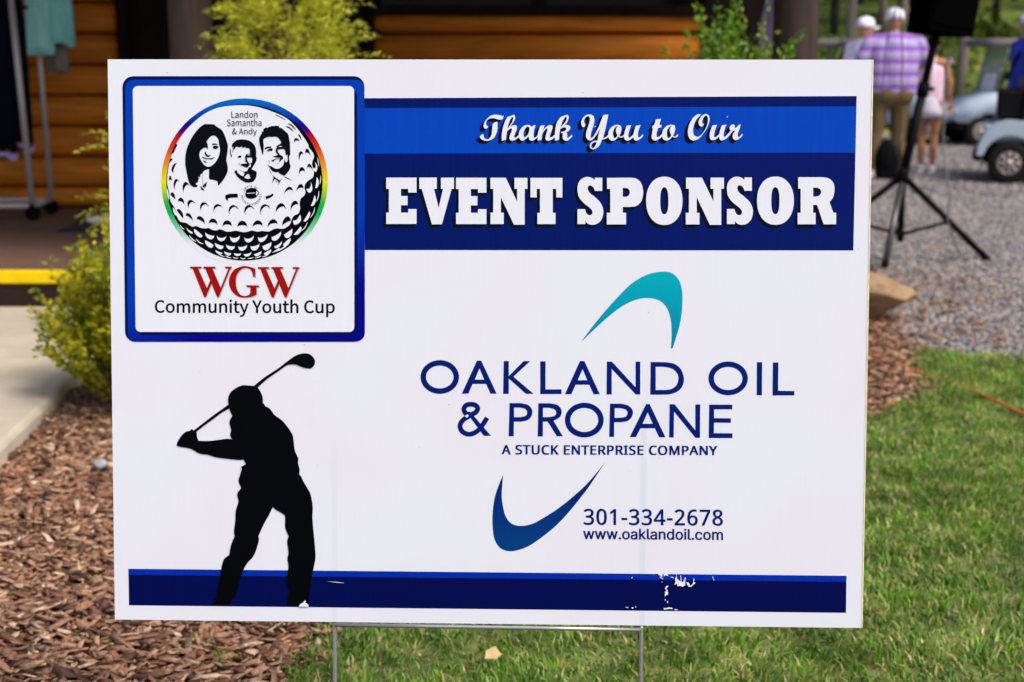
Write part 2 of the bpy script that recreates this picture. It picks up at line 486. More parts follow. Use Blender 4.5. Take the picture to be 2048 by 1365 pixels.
# dark trim boards and the door leaf
for x0, x1 in ((243, 262), (740, 752), (1404, 1452)):
    inp(MB().box(((wx(x0) + wx(x1)) / 2, WY - 0.02, 1.6), (wx(x1) - wx(x0), 0.2, 2.66)).build('trim_board', M['dark'], cab, bevel=0.006))
dw = (wx(262) + wx(430)) / 2
d = inp(MB().box((dw, WY + 0.06, 1.5), (wx(430) - wx(262) - 0.01, 0.06, 2.45)).build('shutter_panel', M['dark'], cab, bevel=0.005))
d0, d1 = wx(432), wx(738)
dr = inp(MB().box(((d0 + d1) / 2, WY + 0.04, 1.4), (d1 - d0, 0.06, 2.25)).build('door', M['dark'], cab, bevel=0.005))
for sx in (-1, 1):
    g_ = MB().box(((d0 + d1) / 2 + sx * 0.28, WY + 0.0, 1.5), (0.42, 0.012, 1.7)).build('pane', M['glass'], dr)
MB().tube([((d0 + d1) / 2 + 0.03, WY - 0.04, 1.2), ((d0 + d1) / 2 + 0.03, WY - 0.04, 1.38)], 0.011).build('handle', M['steel'], dr)
x0, x1 = wx(748), wx(1408); zs = wz(30)
wf = inp(MB().box(((x0 + x1) / 2, WY - 0.03, zs + 0.03), (x1 - x0, 0.22, 0.07)).box(((x0 + x1) / 2, WY - 0.03, 2.85), (x1 - x0, 0.2, 0.1)).box(((x0 + x1) / 2, WY - 0.03, zs + 0.6), (0.09, 0.2, 1.1)).build('window', M['dark'], cab, bevel=0.004))
for s_ in (0.25, 0.75):
    MB().box((x0 + (x1 - x0) * s_, WY + 0.08, zs + 0.6), ((x1 - x0) * 0.46, 0.01, 1.06)).build('pane', M['glass'], wf)
inp(MB().box(((wx(1452) + 2.12) / 2, WY + 0.05, 1.6), (2.12 - wx(1452), 0.14, 2.66)).build('end_panel', M['dark'], cab))
# deck boards (run along x), yellow nosing and dark riser
y = 7.56; k = 0
while y < WY - 0.1:
    wdt = 0.138
    inp(MB().box((-2.7, y + wdt / 2, 0.255), (8.9, wdt, 0.03)).build('deck_board', M['deck'], cab, bevel=0.003)); y += wdt + 0.006
inp(MB().box((-2.7, 7.53, 0.238), (8.9, 0.055, 0.068)).build('nosing', M['yellow'], cab, bevel=0.006))
inp(MB().box((-2.7, 7.60, 0.10), (8.9, 0.06, 0.208)).build('riser', M['riser'], cab))
inp(MB().box((-2.7, 9.2, 0.115), (8.8, 3.0, 0.2)).build('deck_frame', M['dark'], cab))
for px, wpx, Yp in ((383, 86, 7.95), (1590, 90, 7.95)):
    c_ = at(px, 90, Yp); r_ = wpx / 2 / (2844 / (Yp * math.cos(PITCH) + 0.0)) * 1.0
    ring = [(c_.x, Yp, z) for z in (0.27, 0.9, 1.5, 2.2, 2.7)]
    inp(MB().tube(ring, [r_ * 1.03, r_ * 1.01, r_, r_ * 0.99, r_ * 0.98], 24).build('porch_post', M['post'], cab, True))
inp(MB().box((-2.55, 7.95, 2.82), (9.2, 0.24, 0.24)).build('porch_beam', M['dark'], cab, bevel=0.01))
inp(MB().box((-2.55, 9.2, 3.08), (9.5, 4.0, 0.12), rot=(math.radians(5), 0, 0)).build('porch_shade_roof', M['dark'], cab))  # unseen roof, added over the porch to shade the wall and deck

mat_o = tag(MB().box((0, 0, 0.006), (1.15, 0.72, 0.012)).build('door_mat', mat('rubber_mat', (0.012, 0.014, 0.022), 0.9, var=0.2, scale=80), None, bevel=0.003), 'flat black rubber door mat on the porch deck', 'mat')
mat_o.location = (-2.38, 9.55, 0.271)
o = MB()
o.box((0, 0, 0.02), (0.20, 0.09, 0.035), bev=0.012)
o = tag(o.build('boot_tray', M['white'], None), 'small pale box lying at the back of the black door mat', 'box'); q = gp(205, 446, 0.284); o.location = (q.x, q.y, 0.284)

# ------------------------------------------------------------------ garment rack and what hangs on it
DZ = 0.271
b1, b2 = at(66, 420, 9.86), at(103, 405, 10.28)
rk = empty('garment_rack', (b1.x, b1.y, DZ), 0, 'grey tubular garment rack on casters standing on the porch', 'clothes rack')
def rel(v, o): return (v[0] - o.location.x, v[1] - o.location.y, v[2] - o.location.z)
t1, t2 = at(22, 0, 9.84), at(70, 0, 10.2)
def ext(a, b, z):
    k = (z - a.z) / (b.z - a.z); return a + (b - a) * k
A0, A1 = ext(b1, t1, DZ + 0.1), ext(b1, t1, 2.0)
B0, B1 = ext(b2, t2, DZ + 0.1), ext(b2, t2, 2.0)
MB().tube([rel(A0, rk), rel(A1, rk)], 0.021, 10).build('upright', M['steel'], rk, True)
MB().tube([rel(B0, rk), rel(B1, rk)], 0.019, 10).build('upright', M['steel'], rk, True)
MB().tube([rel(A0, rk), rel(B0, rk)], 0.018, 10).build('base_rail', M['steel'], rk, True)
MB().tube([rel(A0, rk), rel(A0 + Vector((-1.5, 0, 0)), rk)], 0.022, 10).build('base_rail', M['steel'], rk, True)
MB().tube([rel(B0, rk), rel(B0 + Vector((-1.5, 0, 0)), rk)], 0.018, 10).build('base_rail', M['steel'], rk, True)
mid = (A1 + B1) / 2
MB().tube([rel(A1, rk), rel(B1, rk)], 0.018, 10).build('cross_rail', M['steel'], rk, True)
MB().tube([rel(mid, rk), rel(mid + Vector((-1.5, 0, 0)), rk)], 0.016, 10).build('hanging_rail', M['steel'], rk, True)
MB().tube([rel(ext(b1, t1, 1.72), rk), rel(ext(b2, t2, 1.72), rk)], 0.012, 8).build('cross_rail', M['black'], rk, True)
for c_ in (A0, B0, A0 + Vector((-1.5, 0, 0)), B0 + Vector((-1.5, 0, 0))):
    q = rel(c_, rk)
    MB().tube([(q[0], q[1] - 0.02, 0.05), (q[0], q[1] + 0.02, 0.05)], 0.05, 14).box((q[0], q[1], 0.085), (0.03, 0.05, 0.06)).build('caster', M['black'], rk)

def garment(name, x, y, top, bot, halfw, depth, m, label, cat, group=None, sleeve=True, hem=None, hemm=None):
    """cloth hanging with folds, shoulders at z=top"""
    root = empty(name, (x, y, top), 0, label, cat, group)
    n = 26; rings = []
    L = top - bot
    for j, t in enumerate(np.linspace(0, 1, 9)):
        ring = []
        wv = halfw * (0.55 + 0.5 * min(1, t * 4)) * (1 + 0.10 * t)
        for k in range(n):
            a = 2 * PI * k / n
            fold = 1 + 0.24 * t * math.sin(5 * a + x * 9) + 0.05 * math.sin(9 * a)
            ring.append(Vector((wv * math.cos(a), depth * math.sin(a) * fold, -L * t + 0.02 * math.sin(3 * a) * t)))
        rings.append(ring)
    MB().loft(rings).build('cloth', m, root, True)
    if sleeve:
        for s_ in (-1, 1):
            limb(MB(), [(s_ * halfw * 0.8, 0, -0.03, depth * 0.6), (s_ * halfw * 1.15, 0, -0.2, depth * 0.62), (s_ * halfw * 1.25, 0, -0.45, depth * 0.6)]).build('sleeve', m, root, True)
    if hem:
        rr = [[q * 1.03 + Vector((0, 0, dz)) for q in rings[-1]] for dz in (0.0, -hem)]
        MB().loft(rr).build('hem', hemm, root, True)
    MB().tube([(0, 0, -0.02), (0, 0, 0.05), (0.02, 0, 0.09)], 0.004, 6).build('hanger_hook', M['steel'], root)
    return root
teal = mat('teal_cloth', (0.20, 0.56, 0.55), 0.8, var=0.12, scale=8, stretch=(6, 6, 1))
q = at(97, 0, 10.05); zb = at(97, 103, 10.05).z
garment('hanging_shirt', at(108, 0, 10.1).x, 10.12, 1.93, zb + 0.06, 0.075, 0.055, teal, 'pale teal shirt hanging rightmost on the garment rack', 'shirt', 'teal shirts hanging on the rack', hem=None)
garment('hanging_shirt', at(66, 0, 10.0).x, 10.10, 1.93, zb - 0.01, 0.085, 0.06, mat('light_teal_cloth', (0.26, 0.62, 0.60), 0.8, var=0.12, scale=8, stretch=(6, 6, 1)), 'pale teal shirt hanging between the two rack uprights', 'shirt', 'teal shirts hanging on the rack', sleeve=False)
garment('hanging_shirt', at(100, 0, 10.2).x, 10.28, 1.92, at(100, 143, 10.25).z, 0.07, 0.05, mat('grey_cloth', (0.17, 0.15, 0.14), 0.85, var=0.1, scale=9), 'grey garment hanging behind the teal shirts', 'shirt', sleeve=False)
navy_c = mat('dark_cloth', (0.003, 0.003, 0.012), 0.95, spec=0.1, var=0.2, scale=9); lilac_c = mat('lilac_hem', (0.45, 0.34, 0.62), 0.8)
garment('hanging_jacket', at(20, 0, 10.1).x, 10.1, 1.92, at(20, 282, 10.1).z, 0.085, 0.05, navy_c, 'long dark navy jacket hanging nearest the left rack upright', 'jacket', 'dark jackets hanging on the rack', sleeve=False, hem=0.025, hemm=lilac_c)
garment('hanging_jacket', at(-14, 0, 10.05).x, 10.05, 1.92, at(-10, 300, 10.05).z, 0.085, 0.05, navy_c, 'long dark navy jacket cut by the left edge of the photo', 'jacket', 'dark jackets hanging on the rack', sleeve=False, hem=0.025, hemm=lilac_c)

# ------------------------------------------------------------------ shrubs
def leafcloud(name, C, D, ln, wd, m, parent, droop=0.0):
    """one small folded leaf (two triangles) at each point C pointing along D"""
    N = len(C); D = D / np.linalg.norm(D, axis=1)[:, None]
    r = RNG.normal(0, 1, (N, 3)); S = np.cross(D, r); S /= np.linalg.norm(S, axis=1)[:, None]
    L = (ln * RNG.uniform(0.6, 1.3, N))[:, None]; W = (wd * RNG.uniform(0.7, 1.25, N))[:, None]
    V = np.stack([C, C + D * L * 0.5 + S * W / 2, C + D * L, C + D * L * 0.5 - S * W / 2], 1)
    V[:, 2, 2] -= droop * L[:, 0]
    me = rawmesh(name, V.reshape(-1, 3), np.arange(N * 4).reshape(-1, 4))
    o = link(name, me, m, parent); o['kind'] = 'stuff'; return o

def twig_shrub(name, loc, height, radius, stems, leaves, ln, wd, m, label, cat='shrub', up=0.9, lean=1.0, stem_m=None, group=None, tuft=0.03, side=8, drop=0.42, s00=0.25, low=0.74):
    root = empty(name, loc, 0, label, cat, group)
    C = []; D = []; sm = MB()
    for i in range(stems):
        a = random.uniform(0, 2 * PI); rr = random.random() ** 0.55
        tip = Vector((math.cos(a) * radius * rr, math.sin(a) * radius * rr, height * (1 - drop * rr * rr) * random.uniform(low, 1.04)))
        base = Vector((math.cos(a) * radius * 0.18 * rr, math.sin(a) * radius * 0.18 * rr, 0))
        midp = base.lerp(tip, 0.5) + Vector((math.cos(a), math.sin(a), 0)) * radius * 0.14 * rr * lean + Vector((random.gauss(0, .02), random.gauss(0, .02), 0))
        pts = [base * (1 - t) ** 2 + midp * 2 * t * (1 - t) + tip * t * t for t in (0, 0.2, 0.4, 0.6, 0.8, 1.0)]
        sm.tube(pts, [0.006, 0.005, 0.0045, 0.0035, 0.0025, 0.0012], 5, False)
        twigs = [(pts, s00)]
        for _ in range(side):
            t = random.uniform(s00 + 0.05, 0.95); p0 = base * (1 - t) ** 2 + midp * 2 * t * (1 - t) + tip * t * t
            d_ = (tip - base).normalized() * 0.9 + Vector((random.gauss(0, .5), random.gauss(0, .5), random.uniform(0, .5)))
            ll = random.uniform(0.06, 0.16) * height / 0.75
            twigs.append(([p0, p0 + d_.normalized() * ll * .5, p0 + d_.normalized() * ll + Vector((0, 0, ll * .2))], 0.0))
        for tw, s0 in twigs:
            k = leaves if len(tw) > 3 else max(6, leaves // 3)
            for _ in range(k):
                t = s0 + (1 - s0) * random.random() ** 0.8
                f = t * (len(tw) - 1); i0 = min(int(f), len(tw) - 2)
                p0 = tw[i0].lerp(tw[i0 + 1], f - i0); dr_ = (tw[i0 + 1] - tw[i0]).normalized()
                d_ = dr_ * up + Vector((random.gauss(0, 1), random.gauss(0, 1), random.gauss(0, 1))).normalized()
                C.append(p0 + Vector((random.gauss(0, tuft * .3), random.gauss(0, tuft * .3), random.gauss(0, tuft * .3)))); D.append(d_)
    o_ = sm.build('stem', stem_m or M['bark'], root, fix=False); o_['kind'] = 'stuff'
    leafcloud('foliage', np.array([v[:] for v in C]), np.array([v[:] for v in D]), ln, wd, m, root)
    return root
M['bark'] = mat('twig_bark', (0.10, 0.055, 0.03), 0.9)
M['gold_leaf'] = mat('golden_leaves', (0.3, 0.3, 0.02), 0.5, island=[(0.10, 0.20, 0.008), (0.36, 0.38, 0.01), (0.62, 0.50, 0.01), (0.16, 0.27, 0.012), (0.72, 0.58, 0.03), (0.40, 0.40, 0.012), (0.06, 0.13, 0.01)], transl=0.45)
M['cypress'] = mat('golden_threadleaf', (0.3, 0.3, 0.02), 0.55, island=[(0.16, 0.26, 0.008), (0.56, 0.62, 0.02), (0.85, 0.82, 0.06), (0.42, 0.52, 0.015), (0.90, 0.86, 0.14), (0.26, 0.22, 0.02), (0.62, 0.62, 0.05)], transl=0.45)
M['green_leaf'] = mat('green_leaves', (0.1, 0.2, 0.02), 0.5, island=[(0.04, 0.13, 0.006), (0.12, 0.28, 0.01), (0.24, 0.42, 0.02), (0.07, 0.19, 0.008), (0.36, 0.46, 0.03)], transl=0.35)
twig_shrub('golden_shrub', (-1.40, 5.52, 0.0), 0.76, 0.45, 130, 95, 0.027, 0.016, M['gold_leaf'], 'low golden-leaved shrub at the corner of the concrete path, left of the sign', side=10, drop=0.30, s00=0.25, low=0.5)
twig_shrub('upright_shrub', (at(1455, 90, 7.1).x, 7.1, 0), 1.66, 0.32, 80, 80, 0.036, 0.018, M['green_leaf'], 'tall narrow green shrub in front of the right porch post', side=7)

def cypress(loc, height, radius, label, nsp):
    root = empty('golden_cypress', loc, 0, label, 'shrub', 'golden cypresses by the porch')
    MB().tube([(0, 0, 0), (0.02, 0, height * 0.5), (0, 0, height * 0.9)], [0.035, 0.025, 0.01], 8).build('trunk', M['bark'], root, True)
    C = []; D = []; br = MB()
    for i in range(nsp):
        t = random.random() ** 0.75
        z = height * (0.08 + 0.92 * t); a = random.uniform(0, 2 * PI)
        lump = 1 + 0.26 * math.sin(3 * a + z * 5) + 0.18 * math.sin(5 * a - z * 9)
        R = radius * (1 - t) ** 0.62 * random.uniform(0.66, 1.05) * lump + 0.05
        c = Vector((math.cos(a) * R, math.sin(a) * R, z + random.gauss(0, 0.05)))
        out = Vector((math.cos(a), math.sin(a), 0.35 + t)).normalized()
        if i % 3 == 0: br.tube([Vector((0, 0, z * 0.85)), c * 0.6 + Vector((0, 0, z * 0.36)), c], [0.006, 0.004, 0.002], 4, False)
        L = random.uniform(0.15, 0.30)
        for s_ in range(6):
            d0 = (out + Vector((random.gauss(0, .45), random.gauss(0, .45), random.gauss(0, .35)))).normalized()
            for q in range(11):
                f = q / 11
                p = c + d0 * L * f + Vector((0, 0, -0.35 * L * f * f))
                for r in range(2):
                    C.append(p); D.append(d0 * 1.1 + Vector((random.gauss(0, .6), random.gauss(0, .6), random.gauss(0, .4) - 0.3 * f)))
    o_ = br.build('branch', M['bark'], root, fix=False); o_['kind'] = 'stuff'
    leafcloud('foliage', np.array([v[:] for v in C]), np.array([v[:] for v in D]), 0.032, 0.0065, M['cypress'], root, 0.2)
c_ = at(574, 60, 6.75)
cypress((c_.x, 6.75, 0), 1.82, 0.40, 'tall golden threadleaf cypress rising behind the top edge of the sign', 250)
c_ = at(312, 200, 6.7)
cypress((c_.x, 6.7, 0), 1.12, 0.22, 'shorter golden cypress peeping out at the left edge of the sign', 42)

# ------------------------------------------------------------------ rock, pebble, cord, weeds, leaf
from mathutils import noise
def boulder(name, loc, size, m, label, cat, seed, sub=4, rz=0.0, cuts=()):
    bm = bmesh.new(); bmesh.ops.create_icosphere(bm, subdivisions=sub, radius=1)
    rnd = random.Random(seed)
    pl = [(Vector((rnd.gauss(0, 1), rnd.gauss(0, 1), rnd.gauss(0, .8))).normalized(), rnd.uniform(0.56, 0.84)) for _ in range(13)]
    if cuts: pl = [(Vector(c_[:3]).normalized(), c_[3]) for c_ in cuts]
    for v in bm.verts:
        p = v.co.copy()
        for n_, d_ in pl:
            k = p.dot(n_) - d_
            if k > 0: p -= n_ * k * (1.0 if cuts else 0.96)
        p *= 1 + 0.05 * noise.noise(p * 1.7 + Vector((seed, 0, 0))) + 0.03 * noise.noise(p * 5 + Vector((0, seed, 0))) + 0.02 * noise.noise(p * 13)
        tp = 1 + 0.55 * min(0.0, p.z + 0.05)
        v.co = (p.x * size[0] * tp, p.y * size[1] * tp, p.z * size[2])
    me = bpy.data.meshes.new(name); bm.to_mesh(me); bm.free()
    o = link(name, me, m, None, True); o.location = loc; o.rotation_euler = (0, 0, rz)
    return tag(o, label, cat)
sand = mat('sandstone', (0.30, 0.20, 0.12), 0.95, var=0.5, scale=9, bump=1.0, detail=10, spec=0.1)
q = gp(1735, 655)
boulder('rock', (q.x - 0.13, q.y + 0.12, 0.14), (0.52, 0.34, 0.27), sand, 'tan sandstone rock at the edge of the mulch bed, half hidden by the sign', 'rock', 4, 5, 0.0, ((0.32, -0.12, 1, 0.50), (0.75, -0.1, 0.75, 0.66), (0.85, -0.35, -0.55, 0.62), (0.1, -0.85, -0.75, 0.42), (-0.1, -1, 0.15, 0.72), (0.6, -0.9, 0.25, 0.74), (-0.7, 0.2, 0.7, 0.6), (-1, -0.4, -0.2, 0.8), (0, 0.9, 0.4, 0.75), (0.9, 0.6, 0.0, 0.78))).rotation_euler = (-0.05, 0.05, 0.15)
grey = mat('grey_pebble', (0.30, 0.30, 0.33), 0.8, var=0.1, scale=40)
q = gp(203, 948)
boulder('pebble', (q.x, q.y, 0.03), (0.033, 0.028, 0.022), grey, 'smooth grey pebble lying on the mulch beside the golden shrub', 'stone', 2, 3)
q = gp(54, 1158)
boulder('pebble', (q.x, q.y, 0.024), (0.012, 0.012, 0.008), grey, 'tiny bluish pebble on the mulch near the left edge of the photo', 'stone', 3, 2)
pts = [(900, 640, .02), (1240, 660, .03), (1500, 672, .03), (1640, 682, .035), (1742, 709, .035), (1790, 726, .035), (1850, 750, .035), (1895, 764, .02), (1930, 772, .012), (1960, 788, .03), (2000, 806, .042), (2042, 827, .042), (2120, 865, .03), (2300, 930, .02)]
o = MB().tube([gp(a, b, z * 0.8) for a, b, z in pts], 0.005, 8).build('extension_cord', mat('orange_cord', (0.66, 0.13, 0.03), 0.6, spec=0.2), None, True)
tag(o, 'orange extension cord crossing the mulch and the lawn right of the sign', 'cord')
def tuft(px, py, n, label, h=0.04):
    q = gp(px, py); C = np.array([[q.x, q.y]]) + RNG.normal(0, 0.02, (n, 2))
    r = empty('weed', (q.x, q.y, 0.012), 0, label, 'weed', 'small weeds in the mulch')
    o = grass('blade', C - np.array([[q.x, q.y]]), h * 0.5, h, 0.006, M['green_leaf'], 0.8)
    o.parent = r
tuft(216, 1312, 26, 'small green weed in the mulch, leftmost of those below the sign')
tuft(388, 1303, 24, 'small green weed in the mulch under the golfer on the sign')
tuft(448, 1335, 40, 'largest of the small green weeds in the mulch below the sign')
q = gp(985, 1348)
lf = MB().add([(-0.02, -0.008, 0), (0.005, -0.016, 0.008), (0.022, 0.0, 0.003), (0.008, 0.018, 0.012), (-0.014, 0.013, 0.004), (0, 0, 0.002)], [(0, 1, 5), (1, 2, 5), (2, 3, 5), (3, 4, 5), (4, 0, 5)]).build('fallen_leaf', mat('dry_leaf', (0.52, 0.38, 0.16), 0.7), None)
sol = lf.modifiers.new('thickness', 'SOLIDIFY'); sol.thickness = 0.0008
lf.location = (q.x, q.y, 0.045); lf.rotation_euler = (0.5, 0.1, 0.3)
tag(lf, 'dry tan leaf lying in the grass below the sign', 'leaf')

# ------------------------------------------------------------------ loudspeaker on its stand
hub = at(1806, 352, 9.72)
st = empty('speaker_stand', (hub.x, hub.y, 0), 0, 'black tripod speaker stand leaning slightly on the gravel', 'speaker stand')
topp = at(1872, 70, 9.85)
axis = (topp - hub).normalized()
bot = at(1800, 484, 9.72)
blk = mat('black_steel', (0.003, 0.003, 0.004), 0.55, spec=0.08)
grt = mat('grey_steel_tube', (0.09, 0.085, 0.09), 0.3, metal=0.6)  # lighter grey metal, used on one tripod leg only
MB().tube([rel(bot, st), rel(hub, st)], 0.023, 12).build('lower_tube', blk, st, True)
MB().tube([rel(hub - axis * 0.03, st), rel(hub + axis * 0.62, st)], 0.031, 12).build('pole', blk, st, True)
MB().tube([rel(hub + axis * 0.58, st), rel(topp + axis * 0.16, st)], 0.027, 12).build('pole', blk, st, True)
MB().tube([rel(hub + axis * 0.55, st), rel(hub + axis * 0.64, st)], 0.040, 12).build('collar', M['black'], st, True)
MB().tube([rel(hub - axis * 0.05, st), rel(hub + axis * 0.05, st)], [0.045, 0.034], 12).build('hub', M['black'], st, True)
cn = hub + axis * 0.6
MB().tube([rel(cn, st), rel(cn + Vector((0.07, -0.02, 0)), st)], [0.01, 0.016], 8).build('knob', M['black'], st, True)
feet = [gp(1975, 523), gp(1768, 540), Vector((hub.x - 0.62, hub.y + 0.30, 0))]
brk = bot + Vector((0, 0, 0.05))
for i, f_ in enumerate(feet):
    a_ = hub + (f_ - hub) * 0.03; f2 = f_ + Vector((0, 0, 0.012))
    mm = grt if i == 1 else blk
    lg = MB().tube([rel(a_, st), rel(f2, st)], 0.022, 10).build('leg', mm, st, True)
    e_ = (f2 - a_).normalized()
    MB().tube([rel(f2 - e_ * 0.05, st), rel(f2, st)], 0.026, 10).build('rubber_foot', M['black'], lg, True)
    MB().tube([rel(brk, st), rel(a_ + (f2 - a_) * 0.53, st)], 0.012, 8).build('brace', blk, st, True)
# cabinet
sp = empty('loudspeaker', topp, 0, 'black loudspeaker cabinet on the tripod stand, cut by the top of the photo', 'loudspeaker')
sp.rotation_euler = (0.0, math.atan2(axis.x, axis.z) * 0.6, math.radians(14))
hw = 0.178
prof = [(-hw, -0.19), (hw, -0.19), (hw * 0.74, 0.19), (-hw * 0.74, 0.19)]
MB().loft([[Vector((x, y, z)) for x, y in prof] for z in (0.0, 0.66)]).build('cabinet', mat('speaker_shell', (0.002, 0.002, 0.0022), 0.9, spec=0.0), sp, bevel=0.02)
MB().box((0, -0.196, 0.35), (0.31, 0.012, 0.60), bev=0.004).build('grille', mat('speaker_grille', (0.002, 0.002, 0.0022), 0.9, spec=0.0), sp)
MB().tube([(0, 0, -0.07), (0, 0, 0.0)], 0.03, 12).build('pole_socket', M['black'], sp, True)
MB().box((0.155, 0, 0.5), (0.03, 0.14, 0.04), bev=0.01).build('handle', M['black'], sp)
cab_m = mat('cable_rubber', (0.02, 0.02, 0.022), 0.5)
def cable(pts, r, label, m=cab_m):
    o = MB().tube([at(a, b, Y) for a, b, Y in pts[:-1]] + [gp(*pts[-1])] if len(pts[-1]) == 2 else [at(a, b, Y) for a, b, Y in pts], r, 6).build('cable', m, None, True)
    return tag(o, label, 'cable', 'cables hanging from the loudspeaker')
cable([(1896, 55, 9.9), (1896, 100, 9.9), (1891, 200, 9.85), (1886, 270, 9.8), (1889, 330, 9.7), (1901, 390, 9.6), (1895, 440, 9.5), (1908, 480, 9.45), (1921, 514)], 0.006, 'thin cable dropping from the loudspeaker to the gravel right of the pole', mat('grey_cable', (0.10, 0.10, 0.10), 0.5))
cable([(1812, -60, 9.8), (1792, 20, 9.8), (1780, 55, 9.8), (1771, 100, 9.8), (1765, 180, 9.8), (1772, 240, 9.78), (1792, 300, 9.75), (1804, 340, 9.72)], 0.0045, 'left one of two thin cables hanging before the striped shirt')
cable([(1815, -60, 9.8), (1800, 20, 9.8), (1803, 60, 9.8), (1805, 120, 9.8), (1802, 200, 9.8), (1799, 280, 9.78), (1805, 345, 9.72)], 0.0045, 'right one of two thin cables hanging before the striped shirt')

# ------------------------------------------------------------------ people
def zmat(name, stops, period, rough=0.85, warp=0.0):
    """horizontal woven stripes repeating every `period` metres"""
    m = bpy.data.materials.new(name); m.use_nodes = True
    n, l = m.node_tree.nodes, m.node_tree.links; b = n['Principled BSDF']; b.inputs['Roughness'].default_value = rough; b.inputs['Specular IOR Level'].default_value = 0.2
    tc = n.new('ShaderNodeTexCoord'); sp_ = n.new('ShaderNodeSeparateXYZ'); l.new(tc.outputs['Object'], sp_.inputs[0])
    d_ = n.new('ShaderNodeMath'); d_.operation = 'DIVIDE'; l.new(sp_.outputs['Z'], d_.inputs[0]); d_.inputs[1].default_value = period
    fr = n.new('ShaderNodeMath'); fr.operation = 'FRACT'; l.new(d_.outputs[0], fr.inputs[0])
    r = n.new('ShaderNodeValToRGB'); e = r.color_ramp.elements
    while len(e) < len(stops): e.new(0.5)
    for i, (p, c) in enumerate(stops): e[i].position = p; e[i].color = (*c, 1)
    l.new(fr.outputs[0], r.inputs[0]); l.new(r.outputs[0], b.inputs['Base Color'])
    return m

def face(mb, c, h=1.0):
    """nose, brow, ears added to a head centred at c that looks along -y"""
    mb.ball(c + Vector((0, -0.098 * h, -0.012 * h)), (0.016 * h, 0.024 * h, 0.026 * h), 8, 6)
    mb.ball(c + Vector((0, -0.080 * h, 0.028 * h)), (0.055 * h, 0.022 * h, 0.014 * h), 8, 6)
    mb.ball(c + Vector((0, -0.078 * h, -0.058 * h)), (0.028 * h, 0.018 * h, 0.012 * h), 8, 6)
    for s_ in (-1, 1): mb.ball(c + Vector((s_ * 0.080 * h, 0.008 * h, -0.005 * h)), (0.012 * h, 0.020 * h, 0.032 * h), 8, 6)
def hand(mb, w_, d_, side=1, curl=0.5):
    """palm and five unequal bent fingers from wrist w_ along direction d_"""
    d_ = Vector(d_).normalized(); s_ = d_.orthogonal().normalized(); n_ = d_.cross(s_)
    mb.ball(w_ + d_ * 0.045, (0.026, 0.042, 0.05), 8, 6)
    for i, (o_, L) in enumerate(((-0.03, 0.062), (-0.01, 0.075), (0.01, 0.07), (0.03, 0.055))):
        b0 = w_ + d_ * 0.078 + s_ * o_; b1_ = b0 + d_ * L * 0.55; b2_ = b1_ + (d_ * (1 - curl) + n_ * curl * side).normalized() * L * 0.5
        limb(mb, [(*b0, 0.0105), (*b1_, 0.0095), (*b2_, 0.008)], 6)
    t0 = w_ + d_ * 0.03 + s_ * 0.03; t1_ = t0 + (d_ * 0.6 + s_ * 0.9).normalized() * 0.04; t2_ = t1_ + d_ * 0.03
    limb(mb, [(*t0, 0.013), (*t1_, 0.011), (*t2_, 0.009)], 6)

